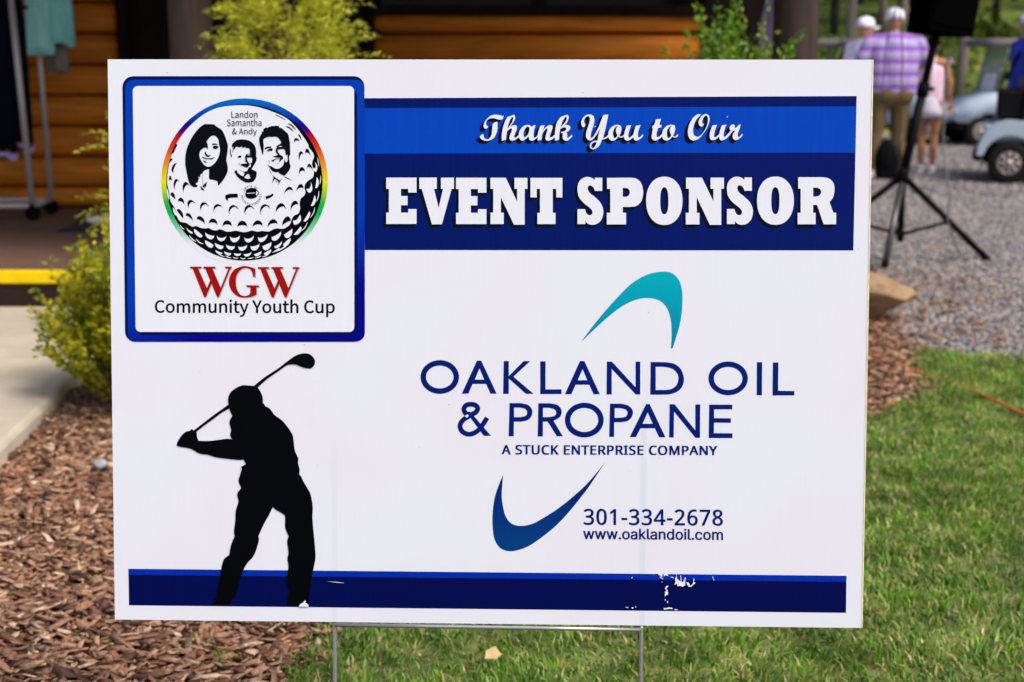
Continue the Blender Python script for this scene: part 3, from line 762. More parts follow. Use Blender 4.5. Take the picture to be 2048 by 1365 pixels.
def person(loc, rz, H, build, label, shirt, lower, cap=None, hair=None, arms=None, skirt=False, legs=((-0.10, 0.0), (0.10, 0.0)), strap=None, skin=None, shoes=None, sleeveless=False, headturn=0.0):
    k = H / 1.75; bw = build
    root = empty('person', loc, rz, label, 'person')
    skin = skin or M['skin']
    V3 = lambda x, y, z: Vector((x * k, y * k, z * k))
    arms = arms or (((-0.24, 0.0, 1.18), (-0.26, -0.04, 0.93)), ((0.24, 0.0, 1.18), (0.26, -0.04, 0.93)))
    sh = [V3(-0.185 * bw, 0, 1.42), V3(0.185 * bw, 0, 1.42)]
    b = MB()
    # torso and head
    limb(b, [(*V3(0, 0, 0.95), 0.12 * k * bw), (*V3(0, 0, 1.15), 0.11 * k * bw), (*V3(0, 0, 1.33), 0.11 * k * bw), (*V3(0, 0, 1.44), 0.055 * k), (*V3(0, -0.01, 1.54), 0.052 * k)])
    limb(b, [(*sh[0], 0.05 * k), (*V3(0, 0, 1.42), 0.07 * k), (*sh[1], 0.05 * k)])
    hc = V3(0, -0.015, 1.635)
    b.ball(hc, (0.078 * k, 0.095 * k, 0.112 * k), 16, 12); b.ball(hc + V3(0, -0.03, -0.05), (0.055 * k, 0.06 * k, 0.06 * k), 12, 8)
    face(b, hc, k)
    for i, (el, wr) in enumerate(arms):
        E_, W_ = V3(*el), V3(*wr)
        limb(b, [(*sh[i], 0.052 * k), (*((sh[i] + E_) / 2), 0.048 * k * (bw ** .5)), (*E_, 0.038 * k), (*((E_ + W_) / 2), 0.036 * k), (*W_, 0.026 * k)])
        hand(b, W_, W_ - E_)
    for i, (lx, ly) in enumerate(legs):
        hx = -0.09 if i == 0 else 0.09
        limb(b, [(*V3(hx, 0, 0.92), 0.085 * k), (*V3(hx * 0.6 + lx * 0.4, ly * 0.4, 0.70), 0.075 * k), (*V3((hx + lx) / 2, ly * 0.5 - 0.01, 0.48), 0.052 * k), (*V3(lx * 0.9 + hx * .1, ly * 0.8 + 0.02, 0.32), 0.052 * k), (*V3(lx, ly, 0.09), 0.036 * k)])
    organic('body', b, skin, root, 0.011 * k, 2, 0.5)
    # shirt
    s = MB(); a = 0.125 * bw
    limb(s, [(*V3(0, 0, 0.955), a * 1.0 * k), (*V3(0, 0, 1.12), a * 1.06 * k), (*V3(0, 0, 1.26), a * 1.02 * k), (*V3(0, 0, 1.36), a * 0.88 * k)], 16)
    for sx in (-1, 1): limb(s, [(*V3(sx * 0.078 * bw, 0, 0.955), a * 0.92 * k), (*V3(sx * 0.085 * bw, 0, 1.15), a * 0.86 * k), (*V3(sx * 0.095 * bw, 0, 1.32), a * 0.78 * k)], 14)
    if not sleeveless:
        limb(s, [(*(sh[0] + V3(.02, 0, -0.005)), 0.066 * k), (*V3(-0.06, 0.01, 1.45), 0.072 * k), (*V3(0.06, 0.01, 1.45), 0.072 * k), (*(sh[1] + V3(-.02, 0, -0.005)), 0.066 * k)])
        for i, (el, wr) in enumerate(arms):
            E_ = V3(*el); limb(s, [(*(sh[i] + V3(0, 0, -.01)), 0.074 * k), (*sh[i].lerp(E_, 0.75), 0.074 * k * bw ** .4)])
    limb(s, [(*V3(0, 0.0, 1.44), 0.072 * k), (*V3(0, 0, 1.475 if not sleeveless else 1.44), 0.066 * k)])
    organic('shirt', s, shirt, root, 0.012 * k, 4)
    if skirt:
        rings = []
        for z, r in ((1.03, 0.135), (0.95, 0.165), (0.82, 0.19), (0.72, 0.205)):
            rings.append([V3(r * bw * math.cos(t) * (1 + 0.07 * math.sin(8 * t) * (1.05 - z)), 0.82 * r * bw * math.sin(t) * (1 + 0.07 * math.cos(8 * t) * (1.05 - z)), z) for t in np.linspace(0, 2 * PI, 33)[:-1]])
        MB().loft(rings).build('skirt', lower, root, True)
    else:
        t = MB()
        limb(t, [(*V3(-0.06 * bw, 0, 0.97), 0.108 * k * bw), (*V3(0.06 * bw, 0, 0.97), 0.108 * k * bw)], 14)
        limb(t, [(*V3(-0.07 * bw, 0.015, 0.88), 0.105 * k * bw), (*V3(0.07 * bw, 0.015, 0.88), 0.105 * k * bw)], 14)
        for i, (lx, ly) in enumerate(legs):
            hx = -0.095 if i == 0 else 0.095
            limb(t, [(*V3(hx, 0, 0.88), 0.105 * k * bw ** .6), (*V3(hx * .6 + lx * .4, ly * .4, 0.68), 0.098 * k), (*V3((hx + lx) / 2, ly * .5 - .01, 0.47), 0.083 * k), (*V3(lx * .9 + hx * .1, ly * .8, 0.28), 0.077 * k), (*V3(lx, ly, 0.11), 0.07 * k)])
        organic('trousers', t, lower, root, 0.013 * k, 4)
    for i, (lx, ly) in enumerate(legs):
        f = MB(); f.ball(V3(lx, ly - 0.07, 0.04), (0.048 * k, 0.125 * k, 0.04 * k), 14, 8); f.ball(V3(lx, ly + 0.0, 0.06), (0.044 * k, 0.06 * k, 0.055 * k), 12, 8)
        f.box(V3(lx, ly - 0.055, 0.012), (0.085 * k, 0.26 * k, 0.022 * k), bev=0.008)
        f.build('shoe', shoes or M['white'], root, True)
    if hair:
        hh = MB(); hh.ball(hc + V3(0, 0.012, 0.022), (0.088 * k, 0.098 * k, 0.105 * k), 16, 10); hh.ball(hc + V3(0, 0.065, -0.055), (0.062 * k, 0.045 * k, 0.07 * k), 12, 8)
        organic('hair', hh, hair, root, 0.01, 3)
    if cap:
        c = MB()
        R = []
        for f_, z_ in ((1.04, 0.015), (1.06, 0.04), (1.0, 0.075), (0.82, 0.108), (0.45, 0.128), (0.08, 0.133)):
            R.append([hc + V3(0.090 * f_ * math.cos(t) * (1 - 0.02 * math.cos(6 * t)), 0.108 * f_ * math.sin(t) + 0.004, z_) for t in np.linspace(0, 2 * PI, 25)[:-1]])
        c.loft(R)
        brim = []
        for dz in (0.0, -0.006):
            brim.append([hc + V3(0.082 * math.cos(t), -0.06 - 0.135 * abs(math.sin(t)) ** 0.8, 0.022 + dz - 0.02 * math.cos(t) ** 2) for t in np.linspace(0, PI, 15)])
        c.loft(brim)
        co = c.build('cap', cap, root, True)
        MB().ball(hc + V3(0, 0, 0.134), 0.008 * k, 8, 6).build('button', cap, co, True)
        MB().box(hc + V3(0, 0.112, 0.035), (0.075 * k, 0.006, 0.014 * k)).build('strap', M['black'], co)
    if strap:
        MB().tube([V3(-0.05, -0.14, 1.0), V3(-0.08, -0.135 * bw, 1.25), V3(-0.11, -0.03, 1.49), V3(-0.06, 0.13 * bw, 1.3), V3(0.1, 0.14 * bw, 1.05)], 0.018, 8).build('strap', strap, root, True)
    if headturn:
        pass
    return root

pur = zmat('striped_knit', [(0.0, (0.46, 0.35, 0.66)), (0.10, (0.38, 0.24, 0.58)), (0.16, (0.10, 0.015, 0.26)), (0.25, (0.32, 0.13, 0.52)), (0.40, (0.34, 0.15, 0.54)), (0.47, (0.10, 0.015, 0.28)), (0.54, (0.34, 0.33, 0.45)), (0.76, (0.38, 0.37, 0.50)), (0.83, (0.22, 0.09, 0.42)), (0.9, (0.54, 0.45, 0.72)), (1.0, (0.48, 0.38, 0.68))], 0.142)
khaki = mat('khaki_cloth', (0.135, 0.088, 0.034), 0.9, var=0.12, scale=7)
capw = mat('white_cap_cloth', (0.78, 0.76, 0.84), 0.8, var=0.05, scale=30)
pA = gp(1774, 354); pA.z = 0
person(pA, PI, 1.90, 1.42, 'person seen from behind in purple striped polo shirt, khaki trousers and white cap', pur, khaki, cap=capw,
       arms=(((-0.34, -0.02, 1.20), (-0.30, -0.20, 1.10)), ((0.34, 0.0, 1.19), (0.33, -0.22, 1.12))), legs=((-0.10, -0.02), (0.19, 0.0)))
pB = gp(1716, 343); pB.z = 0
wh_sh = mat('white_shirt_cloth', (0.80, 0.70, 0.86), 0.85, var=0.06, scale=12)
person(pB, math.radians(120), 1.82, 1.12, 'person in white cap and pale shirt with dark shoulder strap', wh_sh, khaki, cap=capw, strap=mat('dark_strap', (0.03, 0.04, 0.035), 0.8))
pG = gp(1852, 346); pG.z = 0
person(pG, math.radians(165), 1.60, 0.84, 'person in pink sleeveless top, white skirt and black cap beyond the speaker pole', mat('pink_cloth', (0.85, 0.62, 0.74), 0.8), mat('white_skirt_cloth', (0.74, 0.68, 0.80), 0.8), cap=M['black'], hair=mat('dark_hair', (0.01, 0.008, 0.008), 0.6), skirt=True, sleeveless=True,
       skin=mat('tanned_skin', (0.46, 0.19, 0.09), 0.5), legs=((-0.07, 0.0), (0.075, -0.05)), arms=(((-0.23, 0.02, 1.18), (-0.24, -0.02, 0.92)), ((0.20, -0.02, 1.18), (0.12, -0.2, 1.0))))
pC = at(2039, 300, 16.9); pC.z = 0
person(pC, math.radians(100), 1.84, 1.15, 'person in royal blue shirt and pale cap at the right edge of the photo', mat('blue_cloth', (0.01, 0.035, 0.42), 0.8), M['black'], cap=mat('grey_cap_cloth', (0.45, 0.45, 0.55), 0.8), arms=(((-0.28, -0.05, 1.2), (-0.24, -0.30, 1.06)), ((0.27, -0.05, 1.2), (0.22, -0.28, 1.02))), strap=M['black'])
pD = at(1560, 110, 9.75); pD.z = DZ
person(pD, PI * 0.5, 1.82, 1.1, 'person in a lilac shirt on the porch, mostly hidden by the right post', mat('lilac_cloth', (0.55, 0.46, 0.80), 0.85), khaki, hair=mat('brown_hair', (0.06, 0.03, 0.015), 0.7))

bg = gp(1757, 354)
rt = empty('equipment_bag', (bg.x, bg.y - 0.35, 0), 0, 'black rounded bag standing on the gravel behind the speaker stand', 'bag')
b = MB(); b.ball((0, 0, 0.22), (0.15, 0.12, 0.23), 14, 10); b.box((0, 0, 0.1), (0.24, 0.18, 0.2), bev=0.03)
organic('shell', b, mat('black_nylon', (0.003, 0.003, 0.004), 0.85, spec=0.08), rt, 0.015, 5)
MB().tube([(-0.05, -0.02, 0.44), (-0.03, -0.02, 0.49), (0.03, -0.02, 0.49), (0.05, -0.02, 0.44)], 0.008, 6).build('handle', M['black'], rt, True)

# ------------------------------------------------------------------ golf carts
paint = mat('cart_paint', (0.40, 0.49, 0.58), 0.28, spec=0.6, var=0.04, scale=4)
roofm = mat('cart_roof', (0.13, 0.12, 0.118), 0.6, spec=0.2)
clear = bpy.data.materials.new('windshield'); clear.use_nodes = True
b_ = clear.node_tree.nodes['Principled BSDF']; b_.inputs['Base Color'].default_value = (0.30, 0.37, 0.32, 1); b_.inputs['Roughness'].default_value = 0.08; b_.inputs['Alpha'].default_value = 0.62
rimm = mat('wheel_rim', (0.42, 0.37, 0.34), 0.4, metal=0.4)
tyre = mat('tyre_rubber', (0.012, 0.011, 0.011), 0.9, spec=0.15, var=0.3, scale=30)
seatm = mat('seat_vinyl', (0.03, 0.028, 0.028), 0.5)
bronze = mat('sill_plastic', (0.005, 0.005, 0.006), 0.7, spec=0.12)
def make_cart(label):
    """front towards -x; origin on the ground midway between the axles"""
    r = empty('golf_cart', (0, 0, 0), 0, label, 'golf cart', 'golf carts on the gravel')
    Wd = 0.56
    # cowl: lofted nose
    R = []
    for x, zb_, zt, hw_ in ((-1.22, 0.42, 0.50, 0.40), (-1.17, 0.36, 0.60, 0.50), (-1.0, 0.36, 0.72, 0.56), (-0.80, 0.50, 0.80, 0.58), (-0.62, 0.50, 0.86, 0.58), (-0.52, 0.40, 0.88, 0.57)):
        R.append([Vector((x, y_ * hw_, z_)) for y_, z_ in ((-1, zb_), (-1, zt - 0.12), (-0.86, zt - 0.035), (-0.4, zt), (0.4, zt), (0.86, zt - 0.035), (1, zt - 0.12), (1, zb_))])
    MB().loft(R).build('cowl', paint, r, True)
    # rear body with wheel arches
    arch = [(0.50 + 0.32 * math.cos(t), 0.24 + 0.33 * math.sin(t)) for t in np.linspace(PI, 0, 12)] if False else None
    ax = 0.82
    prof = [(0.12, 0.26), (0.12, 0.60), (0.30, 0.66), (0.62, 0.68), (0.86, 0.70), (0.99, 0.665), (1.09, 0.56), (1.15, 0.42), (1.17, 0.31), (ax + 0.31, 0.30)] + [(ax + 0.285 * math.cos(t), 0.24 + 0.29 * math.sin(t)) for t in np.linspace(0.25, PI - 0.1, 10)] + [(ax - 0.34, 0.26)]
    for s_ in (-1, 1): MB().prism(prof, s_ * Wd, s_ * (Wd - 0.09)).build('fender', paint, r, bevel=0.012)
    MB().box((0.68, 0, 0.55), (0.86, 0.92, 0.20), bev=0.03).build('rear_body', paint, r)
    MB().box((-0.2, 0, 0.27), (1.55, 1.0, 0.07), bev=0.01).box((0.65, 0, 0.32), (0.85, 0.8, 0.2)).build('floor_pan', bronze, r)
    MB().box((-1.12, 0, 0.31), (0.16, 0.98, 0.16), bev=0.04).build('bumper', bronze, r)
    MB().box((1.15, 0, 0.29), (0.12, 1.06, 0.09), bev=0.03).build('bumper', bronze, r)
    MB().box((-0.86, 0, 0.40), (0.5, 0.8, 0.24)).build('front_well', bronze, r)
    MB().box((ax, 0, 0.40), (0.56, 0.86, 0.36)).build('rear_well', bronze, r)
    MB().box((0.42, 0, 0.76), (0.50, 1.0, 0.14), bev=0.05).build('seat', seatm, r)
    MB().box((0.68, 0, 1.0), (0.10, 1.0, 0.34), rot=(0, 0.2, 0), bev=0.04).build('backrest', seatm, r)
    MB().box((0.80, 0, 0.86), (0.36, 0.98, 0.32), bev=0.03).build('bag_well', bronze, r)
    MB().box((-0.52, 0, 0.80), (0.20, 1.02, 0.16), bev=0.04).build('dashboard', bronze, r)
    rr = []
    for k_, (z_, g_) in enumerate(((1.505, 0.95), (1.52, 0.99), (1.585, 1.0), (1.625, 0.95), (1.635, 0.6))):
        rr.append([Vector((-0.12 + 0.74 * g_ * math.copysign(abs(math.cos(t)) ** 0.25, math.cos(t)), 0.61 * g_ * math.copysign(abs(math.sin(t)) ** 0.3, math.sin(t)), z_)) for t in np.linspace(0.01, 2 * PI + 0.01, 33)[:-1]])
    MB().loft(rr).build('roof', roofm, r, True)
    for s_ in (-1, 1):
        MB().tube([(-0.58, s_ * 0.52, 0.84), (-0.48, s_ * 0.52, 1.3), (-0.42, s_ * 0.50, 1.53)], 0.016, 8).build('roof_strut', M['black'], r, True)
        MB().tube([(0.74, s_ * 0.50, 0.66), (0.66, s_ * 0.50, 1.2), (0.50, s_ * 0.50, 1.53)], 0.016, 8).build('roof_strut', M['black'], r, True)
        MB().ball((-1.16, s_ * 0.36, 0.53), (0.05, 0.09, 0.045), 12, 8).build('headlight', M['white'], r, True)
    wsd = MB().box((-0.535, 0, 1.17), (0.006, 0.98, 0.70), rot=(0, math.radians(11.5), 0)).build('windshield', clear, r)
    MB().box((-0.545, 0, 1.17), (0.012, 1.0, 0.05), rot=(0, math.radians(11.5), 0)).build('hinge_strip', mat('hinge_plastic', (0.5, 0.5, 0.47), 0.5), wsd)
    MB().tube([(-0.50, 0.28, 0.86), (-0.32, 0.28, 1.0)], 0.018, 8).build('steering_column', M['black'], r, True)
    ring = [Vector((-0.30 + 0.10 * math.cos(t), 0.28 + 0.16 * math.sin(t), 1.0 + 0.13 * math.cos(t))) for t in np.linspace(0, 2 * PI, 21)]
    MB().tube(ring, 0.012, 6, False).build('steering_wheel', M['black'], r, True)
    for wxx in (-0.84, ax):
        for s_ in (-1, 1):
            cy = s_ * 0.48
            wo = MB()
            pr = [(0.128, -0.09), (0.2, -0.105), (0.226, -0.085), (0.232, 0), (0.226, 0.085), (0.2, 0.105), (0.128, 0.09)]
            wo.loft([[Vector((wxx + q_ * math.cos(t), cy + w_, 0.232 + q_ * math.sin(t))) for t in np.linspace(0, 2 * PI, 29)[:-1]] for q_, w_ in pr], False)
            wh = wo.build('wheel', tyre, r, True)
            rm = MB().tube([(wxx, cy - 0.085 * s_ * -1 - s_ * 0.07, 0.232), (wxx, cy + s_ * 0.055, 0.232)], 0.128, 24)
            rm.build('rim', bronze, wh)
            sp_ = MB()
            ringo = [Vector((wxx + 0.118 * math.cos(t), cy + s_ * 0.078, 0.232 + 0.118 * math.sin(t))) for t in np.linspace(0, 2 * PI, 29)]
            sp_.tube(ringo, 0.013, 8, False)
            for a in range(8):
                t = 2 * PI * a / 8
                sp_.tube([(wxx + 0.03 * math.cos(t), cy + s_ * 0.075, 0.232 + 0.03 * math.sin(t)), (wxx + 0.112 * math.cos(t), cy + s_ * 0.078, 0.232 + 0.112 * math.sin(t))], [0.015, 0.02], 6)
            sp_.tube([(wxx, cy + s_ * 0.05, 0.232), (wxx, cy + s_ * 0.095, 0.232)], 0.042, 14)
            sp_.build('hubcap', rimm, wh, True)
    return r
cart = make_cart('pale blue golf cart at the right edge of the photo, showing its rear wheel')
# nearest cart: faces away to the right, its rear wheel showing
w1 = gp(2015, 369)
cart.rotation_euler.z = PI - math.radians(18)
o_ = Matrix.Rotation(PI - math.radians(18), 3, 'Z') @ Vector((0.82, 0.55, 0))
cart.location = (w1.x - o_.x, w1.y - o_.y, 0)
def cart_at(px, py, rz, label, ox, oy):
    c = copy_tree(cart); q = gp(px, py); c.rotation_euler = (0, 0, rz)
    o_ = Matrix.Rotation(rz, 3, 'Z') @ Vector((ox, oy, 0))
    c.location = (q.x - o_.x, q.y - o_.y, 0); c['label'] = label
    return c
cB = cart_at(1957, 293, math.radians(1), 'pale blue golf cart facing left with a white sheet on its windshield', -0.84, -0.49)
cC = cart_at(1720, 286, math.radians(-6), 'golf cart whose roof shows just above the top right corner of the sign', 0.0, -0.49)
cD = cart_at(1858, 290, PI - math.radians(14), 'golf cart half hidden behind the person in the white skirt', -0.84, 0.49)
# sheet of paper clipped inside the windshield of the cart that faces left
Mx = Matrix.Rotation(math.radians(1), 3, 'Z')
pp = MB().box((0, 0, 0), (0.003, 0.60, 0.27)).build('paper_sheet', M['white'], None)
pp.rotation_euler = (0, math.radians(11.5), math.radians(1)); v_ = Mx @ Vector((-0.61, -0.10, 0.98)); pp.location = cB.location + v_
tag(pp, 'white paper sheet on the lower windshield of the cart facing left', 'paper')

gb = gp(1897, 286)
def golf_bag(x, y, z, rz, m, label, tilt=0.12):
    r = empty('golf_bag', (x, y, z), rz, label, 'golf bag')
    r.rotation_euler = (tilt, 0, rz)
    R = []
    for z_, a in ((0.0, 0.13), (0.05, 0.14), (0.4, 0.125), (0.75, 0.125), (0.84, 0.14), (0.88, 0.14)):
        R.append([Vector((a * math.cos(t), 0.9 * a * math.sin(t), z_)) for t in np.linspace(0, 2 * PI, 21)[:-1]])
    MB().loft(R).build('bag_body', m, r, True)
    MB().box((0, -0.15, 0.35), (0.2, 0.09, 0.42), bev=0.03).build('pocket', M['black'], r)
    MB().tube([(0.13, 0, 0.78), (0.24, 0, 0.6), (0.22, 0, 0.35), (0.13, 0, 0.2)], 0.014, 6).build('shoulder_strap', M['black'], r, True)
    return r
gA = golf_bag(gb.x + 0.05, gb.y + 0.75, 0.0, 0.3, mat('green_nylon', (0.01, 0.09, 0.045), 0.6), 'dark green and black golf bag standing behind the half-hidden cart')
silver = mat('polished_steel', (0.62, 0.62, 0.65), 0.25, metal=0.85)
for i in range(6):
    a = i * 1.05
    r = empty('golf_club', (gA.location.x + 0.06 * math.cos(a), gA.location.y - 0.06 + 0.06 * math.sin(a), 0.84), a, 'steel golf club standing head up in the green golf bag', 'golf club', 'golf clubs in the green bag')
    tz = 0.42 + 0.03 * (i % 3)
    MB().tube([(0, 0, -0.3), (0.03, 0, tz)], 0.005, 6).build('shaft', silver, r)
    MB().loft([[Vector((0.03 + dx_, dy_, tz + dz_)) for dy_, dz_ in ((-0.008, -0.02), (0.008, -0.02), (0.006, 0.03 + e_), (-0.006, 0.03 + e_))] for dx_, e_ in ((0, 0), (0.04, 0.012), (0.075, 0.02))]).build('club_head', silver, r, bevel=0.003)

# ------------------------------------------------------------------ trees beyond the lot
tb = mat('tree_bark', (0.17, 0.14, 0.115), 0.9, var=0.3, scale=4, stretch=(4, 4, 0.5), bump=0.4)
tb2 = mat('dark_tree_bark', (0.03, 0.024, 0.018), 0.95, var=0.3, scale=4)
leafs = [mat('leaf_green_a', (0.06, 0.1, 0.01), 0.6, island=[(0.004, 0.014, 0.002), (0.022, 0.055, 0.003), (0.08, 0.13, 0.004), (0.012, 0.034, 0.002), (0.16, 0.20, 0.006)], transl=0.3),
         mat('leaf_green_b', (0.06, 0.1, 0.01), 0.6, island=[(0.001, 0.004, 0.001), (0.006, 0.018, 0.002), (0.022, 0.050, 0.003), (0.004, 0.010, 0.001)], transl=0.25)]
def tree(name, x, y, h, cr, leanx, m, label, c0=0.35, nleaf=2600, leaf=0.22, r0=0.16, bark=None):
    z0 = terr(x, y) - 0.1
    t = empty(name, (x, y, z0), 0, label, 'tree', 'trees beyond the parking lot')
    tr = MB()
    pts = [Vector((leanx * f * h + 0.12 * math.sin(f * 5 + x), 0.1 * math.sin(f * 4), f * h)) for f in np.linspace(0, 0.95, 9)]
    tr.tube(pts, [r0 * (1.15 - f) for f in np.linspace(0, 0.95, 9)], 10)
    rnd = random.Random(int(x * 100 + y))
    cl = []
    for i in range(16):
        f = rnd.uniform(c0, 0.95); a = rnd.uniform(0, 2 * PI); L = cr * rnd.uniform(0.5, 1.0) * (1.15 - abs(f - 0.55))
        p0 = Vector((leanx * f * h, 0, f * h)); p1 = p0 + Vector((math.cos(a) * L, math.sin(a) * L, rnd.uniform(0.0, 0.5) * L))
        tr.tube([p0, p0.lerp(p1, 0.5) + Vector((0, 0, 0.1)), p1], [r0 * 0.35, r0 * 0.22, r0 * 0.08], 6)
        cl.append((p1, cr * rnd.uniform(0.25, 0.5))); cl.append((p0.lerp(p1, 0.6), cr * rnd.uniform(0.2, 0.4)))
    tr.build('trunk', bark or tb, t, True, fix=False)
    n_ = nleaf // len(cl); C = []
    for c, s_ in cl:
        q_ = RNG.normal(0, 1, (n_, 3)); q_ /= np.linalg.norm(q_, axis=1)[:, None]; q_ *= (RNG.random((n_, 1)) ** 0.4) * s_; q_[:, 2] *= 0.6
        C.append(q_ + np.array(c[:]))
    C = np.concatenate(C)
    leafcloud('crown', C, RNG.normal(0, 1, C.shape) + [0, 0, -0.3], leaf, leaf * 0.7, m, t, 0.2)
    return t
TL = 'tall slender tree rising from the bank'
spec = [(1690, 29, 12, 2.2, -0.010, 0, 'grey leaning trunk seen left of the white cap, rooted on the bank', .42), (1752, 33, 13, 2.4, 0.01, 1, 'slim trunk between the two white caps', .42), (1790, 31, 12, 2.2, 0.03, 0, 'thin pale trunk directly above the striped shirt', .45),
        (1906, 27, 12, 2.0, 0.085, 0, 'grey leaning trunk between the loudspeaker and the cart facing left', .45), (1985, 37, 13, 3.2, 0.0, 1, 'dark leafy tree behind the roof of the cart facing left', .12), (2070, 34, 12, 3.0, 0.0, 0, 'bushy light green tree beyond the right edge', .10),
        (1600, 38, 14, 3.5, 0.0, 1, 'dark leafy tree hidden behind the porch post', .15), (1720, 44, 14, 3.6, 0.0, 1, 'dense dark tree filling the gap behind the two capped people', .08), (1820, 43, 14, 3.6, 0.0, 0, 'mid green tree far behind the loudspeaker', .08), (1920, 47, 15, 3.8, 0.0, 1, 'dark tree far behind the leaning grey trunk', .08),
        (2020, 46, 15, 3.8, 0.0, 0, 'light green tree farthest back on the right', .08), (2160, 42, 14, 3.8, 0.0, 1, 'dark tree outside the right edge of the photo', .1), (1655, 35, 11, 2.6, 0.0, 0, 'light green leafy tree just right of the porch post', .10), (1860, 38, 10, 2.6, 0.0, 0, 'yellow green leafy tree behind the person in the skirt', .06)]
for px, Y, h, cr, ln, mi, lab, c0 in spec:
    q = at(px, 150, Y)
    tree('tree', q.x, Y, h, cr, ln, leafs[mi], lab, c0, 3600 if c0 < .3 else 1800, 0.24, 0.10 if c0 < .3 else 0.095, tb2 if c0 < .3 else tb)
# outer wood, one mass
C = []
for i in range(60):
    x = random.uniform(-60, 75); y = random.uniform(48, 72)
    n_ = 420; q_ = RNG.normal(0, 1, (n_, 3)); q_ /= np.linalg.norm(q_, axis=1)[:, None]; q_ *= (RNG.random((n_, 1)) ** 0.35) * [4.2, 3.5, 7.5]
    C.append(q_ + [x, y, terr(x, y) + 6.5])
C = np.concatenate(C)
wood = leafcloud('wood', C, RNG.normal(0, 1, C.shape), 1.1, 0.9, leafs[1], None)
tag(wood, 'far wood closing the view behind the parking lot', 'wood', kind='stuff')
# undergrowth on the bank
C = []
for i in range(90):
    x = random.uniform(4, 24); y = random.uniform(26.5, 34); s_ = random.uniform(0.4, 1.0)
    n_ = 160; q_ = RNG.normal(0, 1, (n_, 3)); q_ /= np.linalg.norm(q_, axis=1)[:, None]; q_ *= (RNG.random((n_, 1)) ** 0.4) * [s_, s_, s_ * 0.8]
    C.append(q_ + [x, y, terr(x, y) + s_ * 0.4])
C = np.concatenate(C)
under = leafcloud('undergrowth', C, RNG.normal(0, 1, C.shape) + [0, 0, 0.4], 0.16, 0.10, mat('undergrowth_leaf', (0.1, 0.15, 0.02), 0.6, island=[(0.015, 0.045, 0.003), (0.08, 0.13, 0.004), (0.17, 0.22, 0.008), (0.035, 0.08, 0.003)], transl=0.3), None)
tag(under, 'yellow-green undergrowth covering the bank behind the carts', 'undergrowth', kind='stuff')

# ------------------------------------------------------------------ the sign
def pmat(name, col, rough=0.42, grad=None, speck=0.06):
    """printed ink with the fine vertical streaks of fluted plastic; grad = (axis, lo, hi, stops) is a printed blend"""
    m = bpy.data.materials.new(name); m.use_nodes = True
    n, l = m.node_tree.nodes, m.node_tree.links; b = n['Principled BSDF']; b.inputs['Roughness'].default_value = rough; b.inputs['Specular IOR Level'].default_value = 0.06
    tc = n.new('ShaderNodeTexCoord')
    mp = n.new('ShaderNodeMapping'); mp.inputs['Scale'].default_value = (1, 1, 0.03); l.new(tc.outputs['Object'], mp.inputs[0])
    n1 = n.new('ShaderNodeTexNoise'); n1.inputs['Scale'].default_value = 260; n1.inputs['Detail'].default_value = 2; l.new(mp.outputs[0], n1.inputs['Vector'])
    n2 = n.new('ShaderNodeTexNoise'); n2.inputs['Scale'].default_value = 700; n2.inputs['Detail'].default_value = 1; l.new(tc.outputs['Object'], n2.inputs['Vector'])
    ad = n.new('ShaderNodeMath'); ad.operation = 'ADD'; l.new(n1.outputs['Fac'], ad.inputs[0]); l.new(n2.outputs['Fac'], ad.inputs[1])
    rr = n.new('ShaderNodeMapRange'); rr.inputs['From Min'].default_value = 0.6; rr.inputs['From Max'].default_value = 1.4; rr.inputs['To Min'].default_value = 1 - speck; rr.inputs['To Max'].default_value = 1 + speck
    l.new(ad.outputs[0], rr.inputs['Value'])
    mx = n.new('ShaderNodeMix'); mx.data_type = 'RGBA'; mx.blend_type = 'MULTIPLY'; mx.inputs[0].default_value = 1
    l.new(rr.outputs[0], mx.inputs[7]); mx.inputs[6].default_value = (*col, 1)
    if grad:
        ax_, lo, hi, stops = grad
        sp_ = n.new('ShaderNodeSeparateXYZ'); l.new(tc.outputs['Object'], sp_.inputs[0])
        mr = n.new('ShaderNodeMapRange'); mr.inputs['From Min'].default_value = lo; mr.inputs['From Max'].default_value = hi
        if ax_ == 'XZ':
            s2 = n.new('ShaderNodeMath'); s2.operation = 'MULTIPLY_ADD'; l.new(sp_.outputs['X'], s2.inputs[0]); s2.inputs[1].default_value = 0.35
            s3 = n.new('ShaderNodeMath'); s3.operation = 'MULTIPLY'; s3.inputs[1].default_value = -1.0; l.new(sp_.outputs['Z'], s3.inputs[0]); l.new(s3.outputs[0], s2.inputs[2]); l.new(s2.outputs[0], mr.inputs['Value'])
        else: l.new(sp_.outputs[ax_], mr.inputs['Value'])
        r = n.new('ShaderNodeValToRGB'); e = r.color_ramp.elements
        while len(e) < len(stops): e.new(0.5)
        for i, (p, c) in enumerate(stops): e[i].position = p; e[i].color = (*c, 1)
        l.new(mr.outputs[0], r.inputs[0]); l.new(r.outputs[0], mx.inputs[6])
    l.new(mx.outputs[2], b.inputs['Base Color'])
    return m
def srgb(r, g, b): return tuple(0.82 * ((c / 255) / 12.92 if c < 10 else (((c / 255) + 0.055) / 1.055) ** 2.4) for c in (r, g, b))
